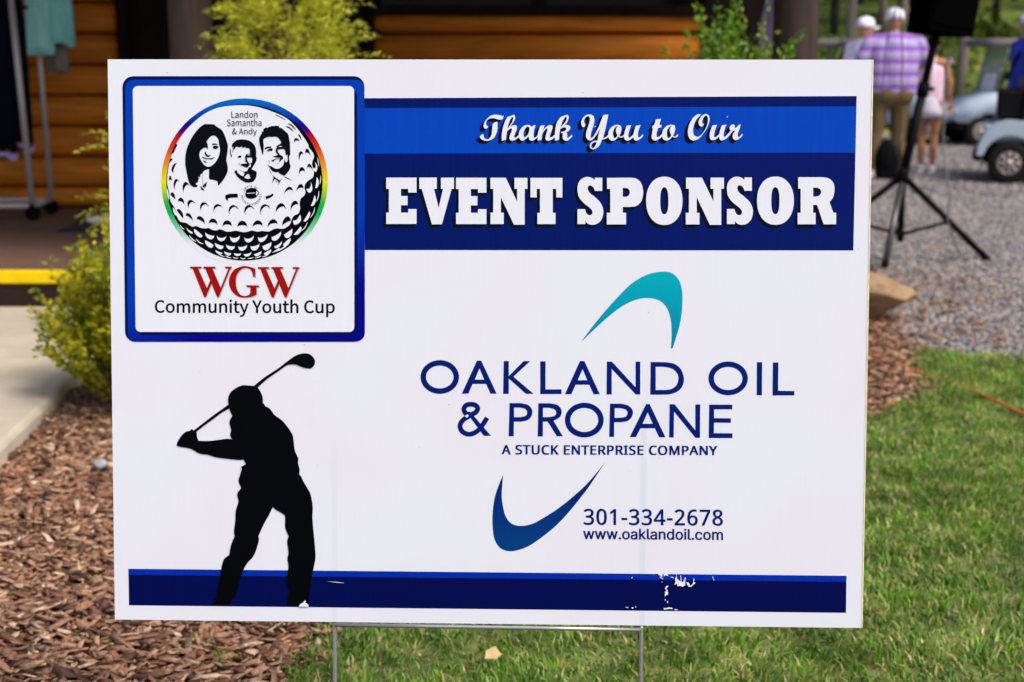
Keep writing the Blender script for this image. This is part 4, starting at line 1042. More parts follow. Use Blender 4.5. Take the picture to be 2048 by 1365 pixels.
def boardmat():
    m = pmat('coroplast_white', (0.672, 0.695, 0.757), 0.4, None, 0.013)
    n, l = m.node_tree.nodes, m.node_tree.links; b = n['Principled BSDF']
    tc = n.new('ShaderNodeTexCoord'); sp_ = n.new('ShaderNodeSeparateXYZ'); l.new(tc.outputs['Object'], sp_.inputs[0])
    prev = b.inputs['Base Color'].links[0].from_socket
    def mul(fac, col, prev):
        x = n.new('ShaderNodeMix'); x.data_type = 'RGBA'; x.blend_type = 'MULTIPLY'; l.new(fac, x.inputs[0]); l.new(prev, x.inputs[6]); x.inputs[7].default_value = (*col, 1); return x.outputs[2]
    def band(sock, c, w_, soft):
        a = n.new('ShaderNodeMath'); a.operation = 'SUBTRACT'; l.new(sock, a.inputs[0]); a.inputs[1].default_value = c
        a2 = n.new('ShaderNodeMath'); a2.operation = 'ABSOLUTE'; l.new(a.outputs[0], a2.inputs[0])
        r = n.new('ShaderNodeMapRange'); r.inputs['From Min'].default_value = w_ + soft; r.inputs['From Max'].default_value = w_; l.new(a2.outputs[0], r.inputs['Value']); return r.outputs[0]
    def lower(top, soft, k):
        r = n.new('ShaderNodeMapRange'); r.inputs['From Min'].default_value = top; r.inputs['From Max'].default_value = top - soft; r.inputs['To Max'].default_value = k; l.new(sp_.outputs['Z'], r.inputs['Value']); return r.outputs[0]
    for c, top, k in ((0.2533, ZB - 0.085, 0.55), (-0.2476, ZB - 0.15, 0.32)):  # stake legs showing through the board, painted into its colour as bluish bands
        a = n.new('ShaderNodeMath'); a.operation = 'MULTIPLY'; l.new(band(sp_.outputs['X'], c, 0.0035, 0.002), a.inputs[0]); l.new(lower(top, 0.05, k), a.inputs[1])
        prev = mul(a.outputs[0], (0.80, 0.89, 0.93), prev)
    # faint warm and cool blotches and a few specks of dirt
    nz = n.new('ShaderNodeTexNoise'); nz.inputs['Scale'].default_value = 4.2; nz.inputs['Detail'].default_value = 1; l.new(tc.outputs['Object'], nz.inputs['Vector'])
    r = n.new('ShaderNodeValToRGB'); e = r.color_ramp.elements; e[0].position = 0.35; e[0].color = (0.98, 1.0, 1.0, 1); e[1].position = 0.68; e[1].color = (1.0, 0.955, 0.975, 1); l.new(nz.outputs['Fac'], r.inputs[0])
    x = n.new('ShaderNodeMix'); x.data_type = 'RGBA'; x.blend_type = 'MULTIPLY'; x.inputs[0].default_value = 1; l.new(prev, x.inputs[6]); l.new(r.outputs[0], x.inputs[7]); prev = x.outputs[2]
    vo = n.new('ShaderNodeTexVoronoi'); vo.inputs['Scale'].default_value = 34; vo.inputs['Randomness'].default_value = 1; l.new(tc.outputs['Object'], vo.inputs['Vector'])
    r = n.new('ShaderNodeMapRange'); r.inputs['From Min'].default_value = 0.055; r.inputs['From Max'].default_value = 0.02; l.new(vo.outputs['Distance'], r.inputs['Value'])
    n3 = n.new('ShaderNodeTexNoise'); n3.inputs['Scale'].default_value = 9; l.new(tc.outputs['Object'], n3.inputs['Vector'])
    r3 = n.new('ShaderNodeMapRange'); r3.inputs['From Min'].default_value = 0.54; r3.inputs['From Max'].default_value = 0.60; l.new(n3.outputs['Fac'], r3.inputs['Value'])
    a = n.new('ShaderNodeMath'); a.operation = 'MULTIPLY'; l.new(r.outputs[0], a.inputs[0]); l.new(r3.outputs[0], a.inputs[1])
    prev = mul(a.outputs[0], (0.55, 0.42, 0.30), prev)
    l.new(prev, b.inputs['Base Color'])
    return m
PR = Euler((-0.139151, 0.000285, -0.028087), 'XYZ')
PT = Vector((-0.040489, 2.242667, 0.949611))
ZB = PT.z / PR.to_matrix()[2][2]            # distance up the stake from the ground to the board's centre
sign = empty('yard_sign', PT - PR.to_matrix() @ Vector((0, 0, ZB)), 0, 'large white and blue event sponsor yard sign on a wire stake', 'sign')
sign.rotation_euler = PR
BW, BH, BT = 1.2192, 0.9101, 0.010
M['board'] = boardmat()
cream = mat('worn_edge', (0.80, 0.70, 0.45), 0.6, var=0.2, scale=60)
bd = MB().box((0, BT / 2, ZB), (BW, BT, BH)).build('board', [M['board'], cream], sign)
for p_ in bd.data.polygons:
    if abs(p_.normal.y) < 0.5: p_.material_index = 1
MB().box((BW / 2 - 0.0009, -0.0004, ZB), (0.0018, 0.0006, BH - 0.002)).build('worn_edge_strip', cream, sign)
Zc = ZB
PM = {
 'navy': pmat('ink_navy', srgb(0, 22, 100), speck=0.2), 'navy_deep': pmat('ink_navy_deep', srgb(0, 8, 78), speck=0.16), 'royal': pmat('ink_royal', srgb(0, 68, 188), speck=0.12), 'royal_dark': pmat('ink_royal_dark', srgb(0, 44, 170), speck=0.12),
 'frame_navy': pmat('ink_frame_navy', srgb(0, 12, 88)),
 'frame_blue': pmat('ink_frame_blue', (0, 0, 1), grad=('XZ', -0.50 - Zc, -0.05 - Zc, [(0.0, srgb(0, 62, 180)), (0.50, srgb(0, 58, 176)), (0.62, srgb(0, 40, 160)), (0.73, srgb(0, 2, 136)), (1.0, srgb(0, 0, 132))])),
 'black': pmat('ink_shadow', srgb(2, 12, 24)), 'print_black': pmat('ink_black', srgb(1, 2, 6), speck=0.3), 'print_ink': pmat('ink_text', srgb(18, 20, 36)), 'print_ink2': pmat('ink_portrait', srgb(6, 8, 18)),
 'print_white': pmat('unprinted_white', (0.672, 0.695, 0.757), speck=0.02), 'print_red': pmat('ink_red', srgb(160, 14, 8)), 'soft_grey': pmat('ink_soft_shadow', srgb(176, 190, 188)),
 'print_blue': pmat('ink_text_blue', srgb(0, 28, 112)), 'teal': pmat('ink_teal', srgb(0, 155, 180), grad=('Z', Zc + 0.0, Zc + 0.12, [(0.0, srgb(0, 130, 165)), (0.6, srgb(0, 160, 185)), (1.0, srgb(0, 172, 192))])),
 'swoosh_blue': pmat('ink_swoosh', srgb(0, 50, 120), grad=('Z', Zc - 0.33, Zc - 0.20, [(0.0, srgb(0, 62, 128)), (0.4, srgb(0, 50, 124)), (1.0, srgb(0, 22, 100))])),
}
zr = lambda py: Zc + (682.5 - py) * 0.000806 + 0.0035
PM['rainbow'] = pmat('ink_rainbow', (1, 1, 1), grad=('Z', zr(530), zr(197), [(0.0, (0.672, 0.695, 0.757)), (0.12, (0.672, 0.695, 0.757)), (0.22, srgb(120, 205, 160)), (0.31, srgb(0, 170, 80)), (0.38, srgb(40, 185, 60)), (0.50, srgb(225, 225, 30)), (0.60, srgb(225, 150, 40)), (0.70, srgb(212, 60, 25)), (0.76, srgb(190, 15, 20)), (0.80, srgb(80, 0, 110)), (0.84, srgb(0, 0, 140)), (0.90, srgb(0, 70, 180)), (1.0, srgb(0, 110, 200))]))

ART = """banner navy 1
P-3984,7874 15668,87 -13,-4873 -15601,-51
#
banner_stripe royal 2
P-3985,7557 15668,78 -3,-1454 -15636,-64
#
footer_band navy_deep 1
P-11720,-7410 23366,13 6,-1211 -23371,-13
#
footer_stripe royal_dark 2
P-11720,-7410 23366,13 1,-196 -23367,-16
#
logo_frame frame_navy 3
P-4271,8570 104,-16 94,-47 74,-74 48,-92 16,-103 0,-7817 -17,-105 -49,-95 -75,-75 -95,-49 -105,-17 -7116,-42 -106,16 -95,48 -75,75 -48,95 -15,105 15,7854 17,103 50,93 76,74 95,47 105,17
#
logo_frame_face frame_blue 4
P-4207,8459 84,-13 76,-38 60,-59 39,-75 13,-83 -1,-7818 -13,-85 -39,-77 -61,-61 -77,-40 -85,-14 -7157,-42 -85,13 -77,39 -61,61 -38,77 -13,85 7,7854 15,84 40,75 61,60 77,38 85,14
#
logo_frame_face frame_navy 5
P-4376,8127 64,-10 58,-29 46,-46 30,-57 10,-64 -10,-7412 -10,-65 -31,-59 -46,-47 -59,-30 -65,-11 -6715,-38 -65,10 -59,29 -47,47 -29,58 -10,66 24,7444 11,64 30,58 47,46 59,29 65,10
#
logo_panel print_white 6
P-4424,8258 50,-8 44,-22 36,-35 22,-44 8,-49 -14,-7540 -8,-50 -23,-45 -36,-36 -45,-24 -51,-8 -6779,-38 -51,7 -45,23 -36,36 -22,45 -8,50 -3,7573 8,49 24,44 36,35 45,23 50,8
#
headline_shadow black 3 -0.00133,-0.00149;-0.00267,-0.00299;-0.00400,-0.00448
P-3241,5354 974,3 0,-478 -269,0 0,117 -233,-1 0,-227 212,1 0,-296 -212,0 0,-236 233,1 0,114 269,1 0,-475 -976,-4 0,362 86,0 1,758 -86,0
P-2178,5357 558,2 1,-360 -90,-1 151,-603 142,604 -69,0 0,356 415,1 0,-356 -73,0 -312,-1131 -318,-2 -327,1130 -77,0
P-1001,5356 971,2 2,-476 -269,-1 0,117 -232,-1 1,-226 211,0 1,-295 -211,-1 0,-235 232,1 0,114 268,0 2,-474 -974,-3 0,361 85,0 -1,757 -86,0
P100,5359 488,1 368,-762 -2,408 -85,0 -1,351 414,1 1,-351 -89,0 5,-1141 -341,-1 -422,873 1,-490 90,0 1,-364 -423,-2 -1,365 89,0 -2,757 -90,0
P1379,5358 1017,3 4,-621 -194,-1 -2,271 -114,-1 5,-763 89,0 2,-356 -580,-2 -2,356 85,0 -4,764 -106,0 2,-271 -199,0
S3667,5369! 3,-420! -234,0! -33,88 -70,69 -69,16 -52,-49 5,-97 65,-100 155,-121 163,-161 91,-181 14,-182 -60,-203 -128,-121 -154,-37 -142,36 -82,92! 1,-105! -252,-1! -3,478! 243,0! 29,-109 70,-76 73,-8 56,49 -5,97 -94,108 -183,141 -143,181 -46,182 7,202 76,153 141,89 141,9 122,-48 61,-57! -1,85!
S3814,5363! 718,10! 218,-30 153,-138 63,-208 2,-174 -59,-208 -151,-140 -217,-31! -214,-1! 2,-187! 104,1! 4,-370! -611,-3! -3,371! 109,0! -6,756! -100,0!|S4322,5047! 104,0! 79,-30 44,-108 -42,-109 -78,-35! -105,0!
S6227,4643 -29,-286 -91,-225 -145,-162 -190,-85 -231,-1 -191,84 -149,161 -96,224 -35,286 29,286 92,225 145,161 189,84 231,1 191,-84 148,-160 96,-224|S5779,4641 -8,-219 -29,-132 -50,-68 -78,-1 -51,68 -32,132 -13,219 8,220 30,132 49,68 78,0 51,-68 32,-132
P6331,5378 504,1 374,-753 -5,403 -91,0 -5,351 425,1 5,-351 -87,0 15,-1146 -361,-1 -428,880 6,-499 87,0 5,-369 -435,-2 -4,370 100,0 -9,764 -92,0
S8419,5389! 6,-420! -235,-1! -34,89 -70,69 -69,16 -52,-49 5,-97 67,-101 155,-121 165,-161 92,-182 15,-182 -58,-203 -129,-122 -153,-37 -143,36 -83,93! 2,-106! -252,-1! -6,479! 243,1! 30,-110 70,-76 73,-8 57,49 -6,97 -95,109 -184,141 -145,182 -47,182 6,202 75,154 140,89 142,8 122,-48 62,-56! -1,85!
S9757,4658 -28,-285 -91,-225 -145,-161 -190,-85 -233,-1 -193,84 -151,160 -97,224 -37,285 28,285 91,225 146,161 190,84 232,1 193,-84 150,-160 98,-223|S9302,4657 -7,-219 -28,-132 -49,-68 -78,0 -51,67 -33,132 -13,219 7,219 28,131 49,68 78,0 51,-67 33,-132
S9883,5400! 739,2! 217,-34 153,-137 43,-195 -23,-216 -66,-130 -64,-65! 131,-346! 87,0! 6,-364! -393,-2! -218,615! -126,0! 4,-251! 78,0! 6,-364! -567,-2! -6,364! 96,0! -13,762! -78,0!|S10360,5073! 117,0! 100,-47 40,-91 -37,-95 -99,-48! -116,0!
#
headline_text print_white 4
P-3241,5354 974,3 0,-478 -269,0 0,117 -233,-1 0,-227 212,1 0,-296 -212,0 0,-236 233,1 0,114 269,1 0,-475 -976,-4 0,362 86,0 1,758 -86,0
P-2178,5357 558,2 1,-360 -90,-1 151,-603 142,604 -69,0 0,356 415,1 0,-356 -73,0 -312,-1131 -318,-2 -327,1130 -77,0
P-1001,5356 971,2 2,-476 -269,-1 0,117 -232,-1 1,-226 211,0 1,-295 -211,-1 0,-235 232,1 0,114 268,0 2,-474 -974,-3 0,361 85,0 -1,757 -86,0
P100,5359 488,1 368,-762 -2,408 -85,0 -1,351 414,1 1,-351 -89,0 5,-1141 -341,-1 -422,873 1,-490 90,0 1,-364 -423,-2 -1,365 89,0 -2,757 -90,0
P1379,5358 1017,3 4,-621 -194,-1 -2,271 -114,-1 5,-763 89,0 2,-356 -580,-2 -2,356 85,0 -4,764 -106,0 2,-271 -199,0
S3667,5369! 3,-420! -234,0! -33,88 -70,69 -69,16 -52,-49 5,-97 65,-100 155,-121 163,-161 91,-181 14,-182 -60,-203 -128,-121 -154,-37 -142,36 -82,92! 1,-105! -252,-1! -3,478! 243,0! 29,-109 70,-76 73,-8 56,49 -5,97 -94,108 -183,141 -143,181 -46,182 7,202 76,153 141,89 141,9 122,-48 61,-57! -1,85!
S3814,5363! 718,10! 218,-30 153,-138 63,-208 2,-174 -59,-208 -151,-140 -217,-31! -214,-1! 2,-187! 104,1! 4,-370! -611,-3! -3,371! 109,0! -6,756! -100,0!|S4322,5047! 104,0! 79,-30 44,-108 -42,-109 -78,-35! -105,0!
S6227,4643 -29,-286 -91,-225 -145,-162 -190,-85 -231,-1 -191,84 -149,161 -96,224 -35,286 29,286 92,225 145,161 189,84 231,1 191,-84 148,-160 96,-224|S5779,4641 -8,-219 -29,-132 -50,-68 -78,-1 -51,68 -32,132 -13,219 8,220 30,132 49,68 78,0 51,-68 32,-132
P6331,5378 504,1 374,-753 -5,403 -91,0 -5,351 425,1 5,-351 -87,0 15,-1146 -361,-1 -428,880 6,-499 87,0 5,-369 -435,-2 -4,370 100,0 -9,764 -92,0
S8419,5389! 6,-420! -235,-1! -34,89 -70,69 -69,16 -52,-49 5,-97 67,-101 155,-121 165,-161 92,-182 15,-182 -58,-203 -129,-122 -153,-37 -143,36 -83,93! 2,-106! -252,-1! -6,479! 243,1! 30,-110 70,-76 73,-8 57,49 -6,97 -95,109 -184,141 -145,182 -47,182 6,202 75,154 140,89 142,8 122,-48 62,-56! -1,85!
S9757,4658 -28,-285 -91,-225 -145,-161 -190,-85 -233,-1 -193,84 -151,160 -97,224 -37,285 28,285 91,225 146,161 190,84 232,1 193,-84 150,-160 98,-223|S9302,4657 -7,-219 -28,-132 -49,-68 -78,0 -51,67 -33,132 -13,219 7,219 28,131 49,68 78,0 51,-67 33,-132
S9883,5400! 739,2! 217,-34 153,-137 43,-195 -23,-216 -66,-130 -64,-65! 131,-346! 87,0! 6,-364! -393,-2! -218,615! -126,0! 4,-251! 78,0! 6,-364! -567,-2! -6,364! 96,0! -13,762! -78,0!|S10360,5073! 117,0! 100,-47 40,-91 -37,-95 -99,-48! -116,0!
#
thanks_shadow black 3 -0.00114,-0.00098;-0.00227,-0.00195;-0.00341,-0.00293;-0.00454,-0.00390;-0.00568,-0.00488
S514,7327! -42,-9 -94,25 -109,13 -125,-15 -109,-65 -100,-109 -55,-116 -3,-69 27,-51 55,-16 46,28 21,31! -36,23 -35,54 -5,54 39,78 78,51 85,15 102,-15 93,-27 94,-10 46,33
S320,7137! 0,-116 -3,-124 -30,-123 -62,-124 -94,-78 -124,-39 -110,5 -93,49 -52,62! 28,46 70,47 19,-16 9,-62 35,-61 78,-28 62,28 55,70 30,100 11,124 12,139 54,70
S459,6529! -1,152 15,170 46,186 62,154 50,90! 121,42 93,36! 31,-51 1,-70 -31,-85 -77,-116 -50,-77! 65,46 78,24 55,-16 23,-54 -15,-93 -46,-108 -26,-77 14,-50 59,16 85,80! 1,-77! -86,-62 -93,-47 -70,-3 -52,42 -6,70 26,92 46,109 0,62 -31,15 -55,-39 -62,-54 -23,-93 -12,-173!|S629,6916! 46,52 78,100 54,116 11,77 -22,23 -36,-23 -54,-100 -46,-124
S1536,7035! -43,-136 -22,-123 8,-124 31,-23 47,31 54,66! 0,-66! -77,-70 -78,-46 -78,-4 -47,50 -16,85! -77,-70 -78,-54 -62,-16 -63,47 -31,69 -8,93 30,108 70,93 93,70 93,18 78,-13 32,-51! 62,38|S1337,6938 -7,-101 -31,-93 -62,-69 -54,-31 -27,38 -8,78 19,92 54,93 62,39
S1604,6536! -1,147 23,155 61,167! 132,26! -23,-85 -27,-93! 74,93 93,70 78,16 54,-31 5,-70 -42,-108 -39,-108 -7,-62 31,-15 62,31 77,74! 1,-82! -77,-70 -109,-49 -78,-1 -39,50 0,69 25,101 31,108 -4,62 -38,-16 -54,-61 -55,-78 -22,-108 -8,-93!
S2152,6537! -1,209 11,155 30,154 54,124 85,108! 101,39 116,35! 31,-43 5,-62 -27,-92 -62,-93 -46,-54! 62,18 78,-10 47,-46 0,-54 -30,-55 -55,-46 -54,-23! 39,-23 8,-62 -7,-62 24,-23 46,23 85,78! 13,-55! -67,-69 -92,-65 -78,0 -55,49 -21,77 12,77 -8,28 -46,11! 4,31! 81,15 59,39 15,54 -36,36 -70,-5 -78,-46 -22,-55 -11,-108 -8,-178!|S2328,6960! 74,80 78,93 42,92 -5,62 -31,8 -54,-70 -61,-123
S3122,7041! -39,62 -9,77 46,93 62,41 54,-18 23,-70 -14,-108 -37,-123 -46,-139 -22,-124 11,-92 52,-70 70,-20 70,25 84,88 77,116 95,170! -19,108! -107,-216 -77,-131 -62,-73 -38,3 -9,77 30,124 46,154 35,124 7,100 -29,92 -55,42 -85,15 -109,-26 -92,-85 -46,-108 4,-108 36,-62 47,-7
S3678,7350! 166,16! -40,-216 -45,-216 -37,-154 -41,-162! 88,38 108,93! 1,-74! -108,-68 -124,-36! -31,-85 -61,-108 -93,-81 -93,-28 -78,31 -28,69 27,86 85,65 135,28! 27,170 30,123 22,108! -24,93! 61,154|S3480,6504! -20,-80 -46,-85 -46,-31 -47,11 -16,51 23,61 62,55
S4162,7040 77,-25 24,-80 -11,-93 -33,-100 -23,-46! 39,-23 54,12 62,47! 0,-51! -69,-39 -63,4 -54,19! -54,-70 -77,-46 -78,-4 -70,42 -35,77 -5,101 30,108 69,92 85,54 77,21|S4162,7000! -54,-50 -18,-77 12,-77 36,-77! -27,-62 -54,-34 -39,34 -20,92 10,108 46,93 54,39
S4433,7016! 140,20! -46,-131 -37,-124 -4,-108 28,-34 47,19 84,85! 30,131 45,139! 150,28! -48,-136 -30,-123 1,-101 24,-38 46,23 84,85! 9,-54! -69,-77 -93,-62 -77,-11 -55,42 -16,69! -69,-62 -85,-46 -70,-1 -55,47 -21,77 12,108 37,139
S5355,7214! 162,24! -30,-100 -26,-96! 79,0! -15,-77! -94,-20! -33,-100 -20,-93 6,-69 31,-24 54,19 92,87! 1,-82! -77,-70 -92,-54 -78,-8 -62,39 -27,69 10,108 29,170! -28,3! 15,82! 51,15! 22,85
S5869,7047 78,-24 24,-80 -11,-93 -33,-100 -23,-46! 39,-24 54,13 60,65! 10,-62! -77,-46 -62,4 -55,19! -53,-70 -77,-46 -78,-4 -70,42 -35,77 -5,100 30,108 68,93 85,54 77,20|S5870,7007! -54,-49 -18,-77 12,-77 36,-77! -27,-62 -54,-34 -39,34 -19,92 9,108 46,93 54,38
S6784,7378! -85,5 -77,-36 -92,-85 -91,-154 -52,-154 -14,-139 17,-123 55,-92 94,-46 93,15 107,62 107,124 106,154 75,169 29,154 -24,100 -62,51 -85,-5 -92,-69 -69,-108 -17,-92 27,-77 63,-39 53,24 23,61! -39,15 -16,47 15,61 37,85 61,51 47,-12 24,-77 -6,-123 -45,-154 -75,-139 -92,-108 -92,-54 -77,15 -55,54 -21,92 3,123 29,124 68,138
S7149,7025! 145,26! -48,-126 -37,-131 -4,-108 29,-31 46,19 84,85! 29,132 49,139! 150,29! -53,-141 -29,-124 -2,-92 22,-39 59,39 91,108 68,77! 47,-26! -114,-151 -91,-93 -123,-58 -62,12 -29,46 -14,62! -66,-65 -92,-47 -70,0 -51,42 -20,77 11,115 37,131
S8042,7065! -39,-154 -52,-139 1,-85 31,-23 46,31 68,77! 9,-61! -84,-85 -107,-57 -62,10 -47,46 -16,70 22,77 60,100! -69,-11 -62,-5 -39,39 -12,61 33,70 62,35 54,-20 16,-54 -19,-61! 73,46 77,70
#
thanks_text print_white 4
S514,7327! -42,-9 -94,25 -109,13 -125,-15 -109,-65 -100,-109 -55,-116 -3,-69 27,-51 55,-16 46,28 21,31! -36,23 -35,54 -5,54 39,78 78,51 85,15 102,-15 93,-27 94,-10 46,33
S320,7137! 0,-116 -3,-124 -30,-123 -62,-124 -94,-78 -124,-39 -110,5 -93,49 -52,62! 28,46 70,47 19,-16 9,-62 35,-61 78,-28 62,28 55,70 30,100 11,124 12,139 54,70
S459,6529! -1,152 15,170 46,186 62,154 50,90! 121,42 93,36! 31,-51 1,-70 -31,-85 -77,-116 -50,-77! 65,46 78,24 55,-16 23,-54 -15,-93 -46,-108 -26,-77 14,-50 59,16 85,80! 1,-77! -86,-62 -93,-47 -70,-3 -52,42 -6,70 26,92 46,109 0,62 -31,15 -55,-39 -62,-54 -23,-93 -12,-173!|S629,6916! 46,52 78,100 54,116 11,77 -22,23 -36,-23 -54,-100 -46,-124
S1536,7035! -43,-136 -22,-123 8,-124 31,-23 47,31 54,66! 0,-66! -77,-70 -78,-46 -78,-4 -47,50 -16,85! -77,-70 -78,-54 -62,-16 -63,47 -31,69 -8,93 30,108 70,93 93,70 93,18 78,-13 32,-51! 62,38|S1337,6938 -7,-101 -31,-93 -62,-69 -54,-31 -27,38 -8,78 19,92 54,93 62,39
S1604,6536! -1,147 23,155 61,167! 132,26! -23,-85 -27,-93! 74,93 93,70 78,16 54,-31 5,-70 -42,-108 -39,-108 -7,-62 31,-15 62,31 77,74! 1,-82! -77,-70 -109,-49 -78,-1 -39,50 0,69 25,101 31,108 -4,62 -38,-16 -54,-61 -55,-78 -22,-108 -8,-93!
S2152,6537! -1,209 11,155 30,154 54,124 85,108! 101,39 116,35! 31,-43 5,-62 -27,-92 -62,-93 -46,-54! 62,18 78,-10 47,-46 0,-54 -30,-55 -55,-46 -54,-23! 39,-23 8,-62 -7,-62 24,-23 46,23 85,78! 13,-55! -67,-69 -92,-65 -78,0 -55,49 -21,77 12,77 -8,28 -46,11! 4,31! 81,15 59,39 15,54 -36,36 -70,-5 -78,-46 -22,-55 -11,-108 -8,-178!|S2328,6960! 74,80 78,93 42,92 -5,62 -31,8 -54,-70 -61,-123
S3122,7041! -39,62 -9,77 46,93 62,41 54,-18 23,-70 -14,-108 -37,-123 -46,-139 -22,-124 11,-92 52,-70 70,-20 70,25 84,88 77,116 95,170! -19,108! -107,-216 -77,-131 -62,-73 -38,3 -9,77 30,124 46,154 35,124 7,100 -29,92 -55,42 -85,15 -109,-26 -92,-85 -46,-108 4,-108 36,-62 47,-7
S3678,7350! 166,16! -40,-216 -45,-216 -37,-154 -41,-162! 88,38 108,93! 1,-74! -108,-68 -124,-36! -31,-85 -61,-108 -93,-81 -93,-28 -78,31 -28,69 27,86 85,65 135,28! 27,170 30,123 22,108! -24,93! 61,154|S3480,6504! -20,-80 -46,-85 -46,-31 -47,11 -16,51 23,61 62,55
S4162,7040 77,-25 24,-80 -11,-93 -33,-100 -23,-46! 39,-23 54,12 62,47! 0,-51! -69,-39 -63,4 -54,19! -54,-70 -77,-46 -78,-4 -70,42 -35,77 -5,101 30,108 69,92 85,54 77,21|S4162,7000! -54,-50 -18,-77 12,-77 36,-77! -27,-62 -54,-34 -39,34 -20,92 10,108 46,93 54,39
S4433,7016! 140,20! -46,-131 -37,-124 -4,-108 28,-34 47,19 84,85! 30,131 45,139! 150,28! -48,-136 -30,-123 1,-101 24,-38 46,23 84,85! 9,-54! -69,-77 -93,-62 -77,-11 -55,42 -16,69! -69,-62 -85,-46 -70,-1 -55,47 -21,77 12,108 37,139
S5355,7214! 162,24! -30,-100 -26,-96! 79,0! -15,-77! -94,-20! -33,-100 -20,-93 6,-69 31,-24 54,19 92,87! 1,-82! -77,-70 -92,-54 -78,-8 -62,39 -27,69 10,108 29,170! -28,3! 15,82! 51,15! 22,85
S5869,7047 78,-24 24,-80 -11,-93 -33,-100 -23,-46! 39,-24 54,13 60,65! 10,-62! -77,-46 -62,4 -55,19! -53,-70 -77,-46 -78,-4 -70,42 -35,77 -5,100 30,108 68,93 85,54 77,20|S5870,7007! -54,-49 -18,-77 12,-77 36,-77! -27,-62 -54,-34 -39,34 -19,92 9,108 46,93 54,38
S6784,7378! -85,5 -77,-36 -92,-85 -91,-154 -52,-154 -14,-139 17,-123 55,-92 94,-46 93,15 107,62 107,124 106,154 75,169 29,154 -24,100 -62,51 -85,-5 -92,-69 -69,-108 -17,-92 27,-77 63,-39 53,24 23,61! -39,15 -16,47 15,61 37,85 61,51 47,-12 24,-77 -6,-123 -45,-154 -75,-139 -92,-108 -92,-54 -77,15 -55,54 -21,92 3,123 29,124 68,138
S7149,7025! 145,26! -48,-126 -37,-131 -4,-108 29,-31 46,19 84,85! 29,132 49,139! 150,29! -53,-141 -29,-124 -2,-92 22,-39 59,39 91,108 68,77! 47,-26! -114,-151 -91,-93 -123,-58 -62,12 -29,46 -14,62! -66,-65 -92,-47 -70,0 -51,42 -20,77 11,115 37,131
S8042,7065! -39,-154 -52,-139 1,-85 31,-23 46,31 68,77! 9,-61! -84,-85 -107,-57 -62,10 -47,46 -16,70 22,77 60,100! -69,-11 -62,-5 -39,39 -12,61 33,70 62,35 54,-20 16,-54 -19,-61! 73,46 77,70
#
initials_shadow soft_grey 7
P-9559,2453 361,2 0,-55 -99,-12 275,-629 110,256 -152,374 -59,11 1,55 380,2 0,-55 -92,-12 261,-617 255,619 -107,11 0,55 214,1 0,-55 -40,-12 -384,-919 -56,0 -178,432 -187,-434 -55,0 -365,916 -83,11
S-7449,2132! -68,0! -30,146 -79,105 -138,39 -159,-68 -128,-177 -33,-217 45,-256 110,-149 139,-38 119,32 60,59! 1,185! -119,11! -7,59! 404,-5! -1,-56! -79,-8! -2,-236! -158,-68 -238,-25 -218,43 -177,156 -90,217 14,236 140,237 219,107 159,20 177,-35 139,-50!
P-7364,2451 360,2 0,-55 -99,-12 277,-628 108,256 -152,373 -59,11 0,55 380,2 -1,-55 -91,-12 262,-616 252,618 -107,11 1,55 213,1 0,-55 -40,-12 -380,-918 -56,0 -179,432 -185,-434 -55,0 -366,915 -83,11
#
initials_text print_red 8
P-9584,2479 361,2 -1,-55 -99,-13 276,-628 109,256 -151,373 -60,12 1,55 380,2 0,-55 -91,-13 260,-616 255,619 -107,11 0,55 214,1 0,-55 -40,-12 -384,-919 -55,-1 -179,433 -187,-434 -55,-1 -365,917 -83,11
S-7475,2158! -67,0! -31,145 -78,106 -139,39 -159,-68 -128,-177 -33,-217 46,-256 110,-149 138,-39 119,32 60,60! 1,185! -119,11! -7,59! 404,-6! 0,-55! -80,-8! -1,-236! -159,-68 -238,-25 -218,42 -177,157 -90,216 14,236 141,237 218,107 159,21 178,-35 138,-50!
P-7390,2477 360,2 0,-55 -99,-13 277,-628 108,257 -152,372 -59,12 0,55 380,2 0,-55 -91,-13 261,-616 252,619 -106,11 0,55 213,1 0,-55 -40,-12 -380,-918 -55,0 -180,432 -184,-434 -56,-1 -366,916 -83,11
#
cup_text print_black 7
P-10564,975 53,7 45,20 43,38 -40,45 -35,-29 -29,-14 -33,-5 -62,18 -41,51 -14,82 17,81 42,50 63,18 29,-4 26,-12 30,-24 40,46 -36,30 -40,19 -50,7 -99,-26 -69,-74 -26,-113 23,-113 67,-73
P-10247,975 76,20 55,56 22,86 -20,88 -54,55 -75,19 -75,-19 -56,-56 -22,-88 21,-86 54,-55|P-10246,1035 -40,12 -27,35 -10,55 11,55 28,35 40,12 41,-12 27,-35 10,-55 -11,-55 -28,-34
P-10034,983 71,1 2,216 23,21 23,14 21,4 26,-7 15,-20 5,-42 -2,-186 71,0 2,216 24,22 23,13 20,5 26,-7 15,-21 6,-41 -2,-187 70,1 2,194 -10,65 -33,43 -57,14 -40,-8 -35,-21 -24,-21 -12,21 -31,21 -44,8 -38,-8 -34,-19 -27,-24 12,0 -5,43 -60,-1
P-9515,985 71,0 2,217 23,21 24,14 20,4 26,-7 15,-20 5,-42 -1,-187 70,1 2,216 24,22 23,13 20,4 26,-6 16,-21 5,-41 -2,-187 70,0 2,195 -10,65 -33,43 -57,14 -40,-8 -35,-21 -24,-22 -12,21 -30,22 -44,7 -39,-7 -34,-19 -26,-24 11,0 -5,42 -60,0
P-8897,980 42,7 35,20 28,26 -11,0 3,-46 61,0 3,310 -70,0 -2,-212 -24,-25 -24,-15 -25,-4 -27,6 -15,21 -5,41 1,187 -70,0 -2,-194 10,-66 34,-42
